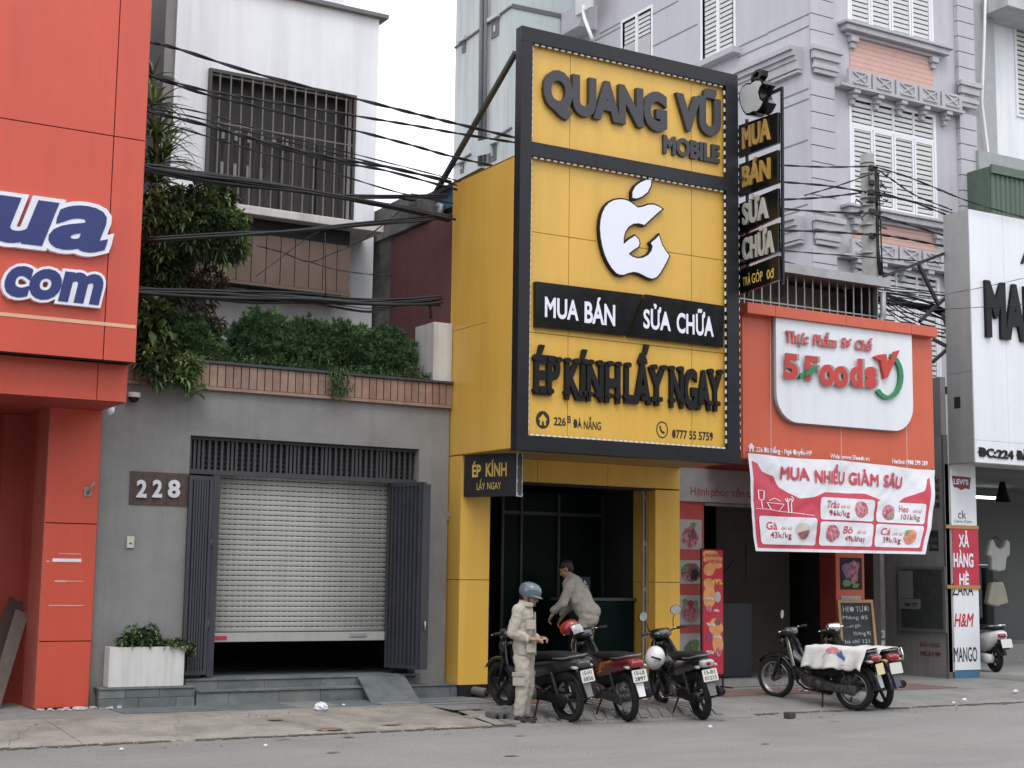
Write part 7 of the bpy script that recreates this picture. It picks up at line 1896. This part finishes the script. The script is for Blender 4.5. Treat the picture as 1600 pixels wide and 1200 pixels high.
for b in (b4, b5):
    pass
# the mirror of b4 stands on its right; b5 shows a broad chrome headlamp binnacle
def on_bike(t, p): return t.matrix_basis @ V(p)
bpy.context.view_layer.update()
# white sacks draped over the two seats
def sack(t, label, x0, x1, hw, zt, drop, seed, emblem=False):
    root = thing('seat_cover', label, 'sack', on_bike(t, (x0, 0, zt)))
    nx, ny = 26, 26; vs = []
    def pt_(u, v):
        x = x0+(x1-x0)*u; s_ = (v-.5)*2; y = hw*s_
        e_ = max(0, abs(y)-.135); fl = (1.15 if s_ > 0 else .8)
        z = zt-.06*u-e_*fl+.016*noise.noise(V((x*7, y*5, seed)))+.010*abs(noise.noise(V((x*15+y*9, y*7, seed+3))))+e_*.25*noise.noise(V((x*8, seed, 2)))
        y2 = math.copysign(min(abs(y), .135)+e_*.55, y)+e_*.5*noise.noise(V((x*6, seed, 7)))
        return on_bike(t, (x, y2+.02*noise.noise(V((x*5, seed, 0))), z))
    for j in range(ny+1):
        for i in range(nx+1):
            u, v = i/nx, j/ny; uu_ = u+.05*noise.noise(V((v*4, seed, 1))) if i in (0, nx) else u; vv2 = v+.03*noise.noise(V((u*5, seed, 4))) if j in (0, ny) else v
            vs.append(pt_(uu_, vv2))
    mb = MB().add(vs, [(j*(nx+1)+i, j*(nx+1)+i+1, (j+1)*(nx+1)+i+1, (j+1)*(nx+1)+i) for j in range(ny) for i in range(nx)], True)
    o = mb.build('sheet', tarp_m, root, fixn=False)
    sol = o.modifiers.new('s', 'SOLIDIFY'); sol.thickness = .006; sol.offset = 1
    if emblem:
        def pol(cu, cv, pts, m_, nm):
            def lift(u, v):
                p = pt_(u, v); n_ = (pt_(u+.02, v)-p).cross(pt_(u, v+.02)-p).normalized(); n_ = n_ if n_.z > 0 else -n_
                return p+n_*.012
            k_ = []
            for (a, b), (c, e) in zip(pts, pts[1:]+pts[:1]): k_ += [(a, b), ((a+c)/2, (b+e)/2)]
            cx_ = sum(p[0] for p in k_)/len(k_); cy_ = sum(p[1] for p in k_)/len(k_)
            P3 = [lift(cu+cx_, cv+cy_)]+[lift(cu+a, cv+b) for a, b in k_]; m = len(k_)
            MB().add(P3, [(0, 1+i, 1+(i+1) % m) for i in range(m)]).build(nm, m_, o, fixn=False)
        pk = M('print_pink', (.60, .20, .22), .6); bl = M('print_blue', (.05, .12, .36), .6); tl_ = M('print_teal', (.35, .50, .60), .6)
        for k in range(3): pol(.56-.03*k, .72+.02*k, [(-.10, -.03), (.03, -.05), (.09, .02), (.02, .01), (-.06, .03)], pk, 'emblem')
        pol(.40, .77, [(-.10, .06), (-.04, .0), (.0, -.06), (.03, -.02), (.08, -.05), (.05, .03), (-.02, .06)], bl, 'emblem'); pol(.34, .83, [(-.05, .02), (.06, -.05), (.07, -.03), (-.03, .05)], bl, 'emblem')
        for k in range(9):
            a = R(200+k*20); pol(.50+.16*cos(a), .82-.09*sin(a)*-1*.8, [(-.012, -.015), (.012, -.012), (.012, .015), (-.012, .012)], tl_, 'emblem')
        pol(.3, .94, [(-.08, -.012), (.08, -.012), (.08, .008), (-.08, .008)], M('print_pale', (.52, .52, .55), .6), 'emblem')
    return root
sack(b4, 'white printed sack with pink and blue emblem draped over the left covered motorbike', -.26, .66, .36, .85, .17, 2.0, True)
sack(b5, 'plain white sack draped over the seat of the right covered motorbike', -.28, .42, .30, .85, .10, 5.0)
# extra pieces of b5: wide chrome binnacle and rear carrier arm
S5 = MB().loft([(.86, 1.0, .03, .02), (.90, 1.01, .10, .045), (.97, 1.01, .12, .06), (1.02, 1.0, .08, .05)], n=16, p=3.5); S5.build('headlamp_cowl', chrome, b5, local=True)
MB().tube([(-.22, -.16, .82), (-.30, -.17, .84), (-.33, -.17, .74), (-.33, -.16, .68)], .012, 8).build('carrier_arm', chrome, b5, local=True)
MB().loft([(-.36, .60, .05, .018), (-.34, .60, .055, .02), (-.3, .60, .05, .018)], n=10).build('amber_lamp', lens_amber, b5, local=True)
# helmets
def helmet(name, label, M4, m_, visor=None, s=1.0, cat='helmet', brim=False, strap=True, parent=None, local=False):
    t = parent
    if parent is None:
        t = thing(name, label, cat, tuple(M4.translation)); 
    mb = MB(); mb.lathe([(.108*s, -.055*s), (.122*s, -.03*s), (.13*s, .0), (.128*s, .035*s), (.115*s, .075*s), (.085*s, .105*s), (.045*s, .122*s), (0, .127*s)], M4 @ Matrix.Diagonal((1.13, .92, 1, 1)), 28)
    sh_ = mb.build('shell', m_, t, local=local)
    MB().lathe([(.104*s, -.052*s), (.118*s, 0), (.1*s, .07*s), (0, .115*s)], M4 @ Matrix.Diagonal((1.12, .91, 1, 1)), 24).build('lining', joint_black, t, local=local)
    if brim:
        pts = []
        for k in range(13):
            a = R(-72+144*k/12); pts.append((.137*cos(a)*s, .118*sin(a)*s, (.137*1.0+.042*cos(a)**.6)*cos(a)*s, .118*sin(a)*s))
        vs = [M4 @ V((a, b, -.012)) for a, b, c, d in pts]+[M4 @ V((c, d*1.02, -.032)) for a, b, c, d in pts]; vs += [v+M4.to_3x3() @ V((0, 0, -.008)) for v in vs]
        n = 13; fs = [(k, k+1, n+k+1, n+k) for k in range(12)]+[(2*n+k, 3*n+k, 3*n+k+1, 2*n+k+1) for k in range(12)]+[(n+k, n+k+1, 3*n+k+1, 3*n+k) for k in range(12)]
        MB().add(vs, fs, True).build('brim', m_, t, local=local)
    if visor:
        vs = []; n = 11
        for j in range(5):
            for k in range(n): a = R(-65+130*k/(n-1)); z = .02-.025*j; rr_ = (.148+.012*sin(j/4*pi))*s; vs.append(M4 @ V((rr_*cos(a)*1.13, rr_*sin(a)*.95, (z-.015)*s*1.2)))
        MB().add(vs, [(j*n+k, j*n+k+1, (j+1)*n+k+1, (j+1)*n+k) for j in range(4) for k in range(n-1)], True).build('visor', visor, t, fixn=False, local=local)
    return t
q = on_bike(b3, (.72, .22, .70))
t = helmet('helmet', 'white open-face helmet with dark stripe hanging at the left side of the third motorbike', Matrix.Translation(q) @ Matrix.Rotation(R(205), 4, 'Z') @ Matrix.Rotation(R(70), 4, 'Y'), bike_white, s=1.05)
a_ = q+V((-.09, -.13, .01)); MB().bar(a_+V((-.07, .0, .015)), a_+V((.06, -.02, -.02)), .012, .022).build('stripe', bike_plastic, t)
q = on_bike(b2, (.98, .18, 1.03))
t = helmet('helmet', 'red helmet with clear visor hung on the handlebar of the red-tailed motorbike', Matrix.Translation(q) @ Matrix.Rotation(R(-55), 4, 'Z') @ Matrix.Rotation(R(-25), 4, 'Y'), M('helmet_red', (.28, .02, .018), .2, coat=.6), visor=lens_clear, s=.90)
# white scooter in front of the boutique
def scooter(label, rear, heading):
    t = thing('scooter', label, 'scooter', group='motorbikes parked outside the shops'); L = dict(local=True); r = .235
    wheel(t, 0, .10, False, r=r); wheel(t, 1.25, .09, False, r=r)
    MB().loft([(-.32, .62, .04, .04), (-.26, .62, .12, .09), (-.10, .58, .165, .14), (.10, .52, .185, .17), (.30, .50, .17, .16), (.42, .48, .12, .12)], n=22, p=2.6).build('rear_body', bike_white, t, **L)
    MB().loft([(-.24, .745, .08, .02), (-.18, .755, .14, .04), (.1, .755, .15, .045), (.35, .745, .13, .045), (.50, .73, .08, .03)], n=18, p=3).build('seat', seat_m, t, **L)
    mb = MB(); mb.tube([(.05, .14, .76), (-.2, .13, .79), (-.32, .06, .80), (-.33, 0, .80), (-.32, -.06, .80), (-.2, -.13, .79), (.05, -.14, .76)], .012, 8); mb.build('grab_rail', chrome, t, **L)
    MB().box(.35, .95, -.16, .16, .25, .31).build('floorboard', bike_plastic, t, bevel=.02, **L)
    MB().loft([(.90, .55, .17, .28), (.96, .60, .19, .36), (1.02, .66, .12, .34)], n=18, p=3).build('front_shield', bike_white, t, **L)
    MB().loft([(.92, 1.0, .08, .04), (1.0, 1.01, .15, .06), (1.1, 1.0, .08, .05)], n=16, p=2.5).build('handlebar_cowl', bike_white, t, **L)
    mb = MB(); mb.tube([(.93, .33, 1.04), (1.0, .1, 1.01), (1.0, -.1, 1.01), (.93, -.33, 1.04)], .014, 8); mb.build('handlebar', chrome, t, **L)
    MB().loft([(-.12, .24, .055, .07), (.05, .24, .06, .085), (.25, .25, .055, .08)], n=16, p=2.6, M=Matrix.Translation((0, .13, 0))).build('engine_cover', bike_white, t, **L)
    fd_ = MB(); fender_arc(fd_, 0, .29, 170, 60, .075, z0=r); fd_.loft([(-.27, .52, .08, .06), (-.36, .47, .07, .04), (-.42, .42, .05, .02)], n=12, p=4); fd_.build('rear_fender', bike_plastic, t, **L)
    MB().loft([(-.345, .62, .06, .025), (-.31, .63, .08, .035), (-.25, .63, .08, .03)], n=14, p=3).build('tail_light', lens_red, t, **L)
    po = V((-.43, 0, .50)); pm = lambda u, v, d: po+V((0, -1, 0))*u+V((.26, 0, .966))*v+V((-.966, 0, .26))*d
    p_ = MB().prism(rrect(-.098, .098, -.073, .073, .012, 3), pm, .004).build('number_plate', plate_m, t, **L)
    MB().tube([(1.25, .0, r), (1.03, 0, .62)], .035, 10).build('fork', bike_plastic, t, **L)
    MB().tube([(.35, .12, .2), (.33, .26, -.0)], .012, 8).build('side_stand', bike_plastic, t, **L)
    place(t, rear, heading, -4, 0)
scooter('white scooter parked nose-in beside the boutique column', at(1556, 1050, Z=.205), 18)
t = thing('sneaker', 'white and grey sneaker on the ground behind the red-tailed motorbike', 'shoe', at(997, 1093, Z=.12))
q = at(997, 1093, Z=.12); blend_mesh('upper', [('e', (q.x, q.y-.04, q.z+.045), (.045, .12, .04)), ('e', (q.x, q.y+.05, q.z+.08), (.038, .05, .06))], .008, M('sneaker_grey', (.4, .4, .4), .7), t, off=-root_loc(t)) 
box('sole', bike_white, q.x-.045, q.x+.045, q.y-.16, q.y+.1, q.z, q.z+.025, t, bevel=.008)

# ================================================================ people
def hand_prims(w_, d, up, side, curl=.6, s=1.0):
    """wrist w_, pointing d; palm, four fingers of different length bent at the knuckles, thumb from the side"""
    w_, d, up, side = V(w_), V(d).normalized(), V(up).normalized(), V(side).normalized(); P = [('c', [w_-d*.02, w_+d*.03*s], [.024*s, .026*s])]
    P += [('c', [w_+d*.03*s+side*o, w_+d*.085*s+side*o], [.013*s, .012*s]) for o in (-.026*s, -.009*s, .009*s, .026*s)]
    for o, L_ in ((-.027, .030), (-.009, .037), (.009, .040), (.027, .035)):
        k0 = w_+d*.088*s+side*o*s; a = curl; k1 = k0+(d*cos(a)-up*sin(a))*L_*s; a *= 2.0; k2 = k1+(d*cos(a)-up*sin(a))*L_*.7*s; a *= 1.3; k3 = k2+(d*cos(a)-up*sin(a))*L_*.5*s
        P.append(('c', [k0, k1, k2, k3], [.0095*s, .009*s, .008*s, .007*s]))
    b0 = w_+d*.03*s+side*.028*s; b1 = b0+(d*.6+side*.75-up*.2).normalized()*.038*s; b2 = b1+(d*.9+side*.1-up*.35).normalized()*.032*s
    P.append(('c', [b0, b1, b2], [.014*s, .011*s, .0085*s])); return P
def head_prims(c, f, u, s_=1.0):
    """head centre c, facing f, up u: skull, jaw, nose, lips, brow, ears"""
    c, f, u = V(c), V(f).normalized(), V(u).normalized(); r_ = f.cross(u).normalized(); Rm = Matrix((f, -r_, u)).transposed()
    def q(x, y, z): return c+f*x+r_*y+u*z
    return [('e', q(-.010, 0, .025), (.095, .074, .095), Rm), ('e', q(.018, 0, -.045), (.068, .058, .068), Rm), ('e', q(.058, 0, -.088), (.028, .028, .022), Rm),
            ('c', [q(.082, 0, .012), q(.098, 0, -.018), q(.106, 0, -.030)], [.010, .012, .013]), ('e', q(.092, .010, -.034), (.010, .010, .008), Rm), ('e', q(.092, -.010, -.034), (.010, .010, .008), Rm),
            ('e', q(.083, 0, -.056), (.012, .024, .007), Rm), ('e', q(.080, 0, -.067), (.012, .021, .007), Rm), ('c', [q(.078, -.036, .026), q(.088, 0, .022), q(.078, .036, .026)], [.010, .010, .010]),
            ('e', q(.052, .045, -.028), (.028, .016, .024), Rm), ('e', q(.052, -.045, -.028), (.028, .016, .024), Rm),
            ('e', q(-.012, .078, -.010), (.018, .008, .031), Rm), ('e', q(-.012, -.078, -.010), (.018, .008, .031), Rm)]
def eyes(c, f, u, t):
    c, f, u = V(c), V(f).normalized(), V(u).normalized(); r_ = f.cross(u).normalized()
    for s_ in (-1, 1):
        p = c+f*.077+r_*.033*s_+u*.004
        bmx = MB(); bmx.lathe([(0, .012), (.010, .007), (.013, 0), (.010, -.007), (0, -.012)], Matrix.Translation(p), 12); bmx.build('eye', M('eye_white', (.5, .47, .44), .3), t, local=True)
        bmx = MB(); q = p+f*.0105; bmx.lathe([(0, .006), (.005, .003), (.006, 0), (.005, -.003), (0, -.006)], Matrix.Translation(q), 10); bmx.build('pupil', hair_m, t, local=True)
        MB().tube([c+f*.085+r_*.018*s_+u*.028, c+f*.082+r_*.036*s_+u*.033, c+f*.068+r_*.052*s_+u*.026], .004, 6).build('eyebrow', hair_m, t, local=True)
def shoe(t, x, y, rz, z=0):
    Mx = Matrix.Translation((x, y, z)) @ Matrix.Rotation(rz, 4, 'Z')
    o = blend_mesh('shoe', [('e', Mx @ V((.10, 0, .038)), (.10, .045, .036), Mx.to_3x3()), ('e', Mx @ V((-.01, 0, .050)), (.075, .040, .048), Mx.to_3x3()), ('c', [Mx @ V((-.02, 0, .05)), Mx @ V((-.02, 0, .10))], [.045, .042])], .009, shoe_m, t)
    mb = MB(); pl = [(.205*cos(a)*(.5 if cos(a) < 0 else 1.0)+.0, .048*sin(a)) for a in [2*pi*k/20 for k in range(20)]]
    mb.prism(pl, lambda u, v, d: Mx @ V((u, v, d+.0)), .022); mb.build('sole', sole_m, o, local=True)
p1 = thing('person', 'person in beige work clothes and grey-blue helmet standing at the kerb, looking at their hands', 'person')
T1 = dict(local=True)
hc_ = V((.065, 0, 1.485)); hf = V((.965, 0, -.26)); hu = V((.26, 0, .965))
sR, eR, wR = V((-.02, -.185, 1.315)), V((-.075, -.235, 1.055)), V((.13, -.15, .985))
sL, eL, wL = V((-.02, .185, 1.315)), V((-.045, .235, 1.055)), V((.155, .12, .985))
prims = head_prims(hc_, hf, hu)+[('c', [V((.0, 0, 1.32)), V((.03, 0, 1.40)), V((.045, 0, 1.44))], [.062, .052, .055])]
prims += [('e', (-.015, 0, 1.20), (.085, .13, .18)), ('e', (0, 0, 1.0), (.075, .11, .2)), ('e', (-.01, 0, .84), (.07, .105, .11)), ('c', [sR, eR, wR], [.045, .036, .024]), ('c', [sL, eL, wL], [.045, .036, .024])]
prims += hand_prims(wR, (.95, .25, .10), (0, -.35, 1), (0, .9, .3), .55)+hand_prims(wL, (.85, -.35, .15), (0, .3, 1), (0, -.95, .25), .7)
for s_ in (-1, 1): prims.append(('c', [(-.01, .08*s_, .80), (.02, .087*s_, .46), (-.015, .092*s_, .10)], [.06, .045, .036]))
blend_mesh('body', prims, .0075, skin_m, p1, smooth=1)
eyes(hc_, hf, hu, p1)
# jacket with sleeves
jk = [('e', (-.02, 0, 1.25), (.125, .185, .14)), ('e', (-.005, 0, 1.08), (.125, .17, .2)), ('e', (.0, 0, .90), (.13, .172, .17)), ('e', (0, 0, .82), (.128, .17, .085)), ('c', [V((-.02, -.15, 1.325)), V((-.01, 0, 1.365)), V((-.02, .15, 1.325))], [.058, .068, .058]),
      ('c', [sR, eR, wR-V((.04, 0, 0))], [.070, .064, .046]), ('c', [sL, eL, wL-V((.04, 0, 0))], [.070, .064, .046]), ('c', [V((.11, -.08, .97)), V((.12, -.06, .84))], [.03, .04])]
jo = blend_mesh('jacket', jk, .012, khaki, p1, disp=.020, dscale=6)
# collar
mb = MB(); n = 18; vs = []
for j, (rr_, z, xo) in enumerate(((.072, 1.365, .01), (.083, 1.40, .022), (.092, 1.425, .03), (.098, 1.405, .034), (.10, 1.375, .03))):
    for k in range(n): a = R(28+304*k/(n-1)); vs.append(V((xo+rr_*cos(a)*1.02, rr_*sin(a)*1.02, z+.018*(-cos(a))+.004*sin(k*2))))
MB().add(vs, [(j*n+k, j*n+k+1, (j+1)*n+k+1, (j+1)*n+k) for j in range(4) for k in range(n-1)], True).build('collar', khaki, jo, local=True)
for (x_, y_, z_, a_) in ((.10, -.125, 1.17, -.75), (.105, -.125, .90, -.75)):
    Mx = Matrix.Translation((x_+.02, y_, z_)) @ Matrix.Rotation(a_, 4, 'Z'); MB().box(-.012, .012, -.06, .06, -.07, .04, Mx).build('pocket', khaki, jo, local=True, bevel=.006)
MB().bar((.128, .0, 1.30), (.142, 0, .80), .012, .03).build('placket', khaki2, jo, local=True)
for wv_, dd in ((wR, (.95, .25, .1)), (wL, (.85, -.35, .15))):
    d_ = V(dd).normalized(); MB().tube([wv_-d_*.055, wv_-d_*.02], .045, 14, caps=False).build('cuff', khaki, jo, local=True)
pn = [('e', (-.005, 0, .80), (.115, .155, .11))]
for s_ in (-1, 1): pn.append(('c', [(-.005, .078*s_, .76), (.025, .085*s_, .46), (-.01, .09*s_, .22), (-.015, .092*s_, .13)], [.098, .083, .074, .072]))
tr_ = blend_mesh('trousers', pn, .012, khaki, p1, disp=.021, dscale=5)
for zz, h_ in ((.52, .075),):
    for s_ in (-1, 1):
        MB().box(-.075, .075, -.016, .016, -h_, h_, Matrix.Translation((.0, .178*s_, zz))).build('cargo_pocket', khaki, tr_, local=True, bevel=.012); MB().box(-.08, .08, -.010, .010, -.03, .02, Matrix.Translation((.0, .194*s_, zz+.065))).build('pocket_flap', khaki2, tr_, local=True, bevel=.005)
shoe(p1, .0, -.10, -.1); shoe(p1, -.06, .10, .25)
Hm = Matrix((hf, hu.cross(hf), hu)).transposed().to_4x4()
helmet('helmet', '', Matrix.Translation(hc_+hu*.045-hf*.012) @ Hm, helmet_blue, s=.95, brim=True, parent=p1, local=True)
mb = MB(); mb.tube([hc_+hu*.0-hf*.0+V((0, -.085, 0)), hc_-hu*.07+hf*.03+V((0, -.06, 0)), hc_-hu*.105+hf*.04, hc_-hu*.07+hf*.03+V((0, .06, 0)), hc_+V((0, .085, 0))], .006, 6); mb.build('chin_strap', ink_black, p1, local=True)
MB().box(-.03, .03, -.0035, .0035, -.012, .012, Matrix.Translation(wR+V((.12, .06, .0)))).build('cigarette', paper_m, p1, local=True) if False else None
MB().tube([wR+V((.115, .05, .0)), wR+V((.165, .06, .012))], .005, 8).build('cigarette', paper_m, p1, local=True)
p1.location = at(822, 1131, Z=0)+V((-.02, .03, 0)); p1.rotation_euler = (0, 0, R(-50))

# second person, bending forward over the bikes in the doorway
p2 = thing('person', 'person in beige work jacket seen from behind, bending forward in the dark shop doorway', 'person')
st2 = box('doorway_step', MATS['dark_tiles'], 10.3, 12.7, 17.25, 18.0, .14, .34); tag(st2, 'dark step inside the yellow phone shop doorway', 'step')
# local x forward (to the left in the picture and a little away)
hip = V((-.02, 0, .86)); ch_ = V((.19, 0, 1.27)); hd = V((.29, 0, 1.48)); hf2 = V((.85, 0, -.5)); hu2 = V((.5, 0, .85))
sR, eR, wR = V((.21, -.18, 1.25)), V((.25, -.22, .99)), V((.38, -.18, .80)); sL, eL, wL = V((.21, .18, 1.25)), V((.30, .21, 1.01)), V((.45, .16, .86))
prims = head_prims(hd, hf2, hu2)+[('c', [ch_, hd-hu2*.06], [.065, .055])]+[('c', [hip, ch_], [.09, .11]), ('c', [sR, eR, wR], [.045, .036, .025]), ('c', [sL, eL, wL], [.045, .036, .025])]
prims += hand_prims(wR, (.5, 0, -.8), (.8, -.2, .5), (0, .95, 0), .6)+hand_prims(wL, (.5, 0, -.8), (.8, .2, .5), (0, -.95, 0), .6)
for s_ in (-1, 1): prims.append(('c', [hip+V((0, .08*s_, 0)), V((.06+.05*s_, .10*s_, .46)), V((-.02+.08*s_, .11*s_, .10))], [.085, .055, .038]))
blend_mesh('body', prims, .009, skin_m, p2, smooth=1)
blend_mesh('hair', [('e', hd+hu2*.045-hf2*.022, (.102, .082, .085), Hm.to_3x3()), ('e', hd-hf2*.055, (.06, .075, .08), Hm.to_3x3())], .010, hair_m, p2)
j2 = blend_mesh('jacket', [('c', [hip+V((-.0, 0, .02)), V((.08, 0, 1.06)), ch_], [.155, .165, .15]), ('c', [V((.19, -.14, 1.29)), V((.19, .14, 1.29))], [.078, .078]), ('e', hip+V((-.03, 0, .04)), (.15, .19, .14)), ('c', [hip+V((-.02, -.07, -.05)), hip+V((-.02, .07, -.05))], [.135, .135]), ('e', (.12, 0, 1.07), (.15, .19, .16)), ('c', [sR, eR, wR-V((.02, 0, -.05))], [.075, .066, .05]), ('c', [sL, eL, wL-V((.02, 0, -.05))], [.075, .066, .05])], .012, khaki2, p2, disp=.015, dscale=7)
mb = MB()      # pale ring logo with two bars between the shoulders, laid on the cloth
bc = V((.005, -.02, 1.26)); bu = V((0, -1, 0)); bv = (ch_-hip).normalized(); bn_ = V((-bv.z, 0, bv.x))
bmap = lambda u, v, d: bc+bu*u+bv*v+bn_*(d)
for (a0, a1) in ((0, 300),):
    k0 = [(.06*cos(R(a)), .075*sin(R(a))) for a in range(20, 170, 12)]; k1 = [(.05*cos(R(a)), .063*sin(R(a))) for a in range(20, 170, 12)][::-1]
    mb.prism(k0+k1, bmap, .012)
for v_ in (-.0, -.028): mb.prism([(-.06, v_), (.06, v_), (.06, v_-.012), (-.06, v_-.012)], bmap, .012)
mb.build('back_print', M('cloth_print', (.5, .48, .44), .8), j2, local=True)
blend_mesh('trousers', [('e', hip+V((-.0, 0, -.02)), (.125, .165, .12))]+[('c', [hip+V((0, .08*s_, -.04)), V((.06+.05*s_, .10*s_, .46)), V((-.03+.08*s_, .11*s_, .11))], [.10, .085, .075]) for s_ in (-1, 1)], .012, khaki2, p2, disp=.012, dscale=6)
shoe(p2, .06, .11, .1); shoe(p2, -.09, -.11, -.1)
p2.location = at(916, 960, Y=17.5); p2.location.z = .34; p2.rotation_euler = (0, 0, R(138))
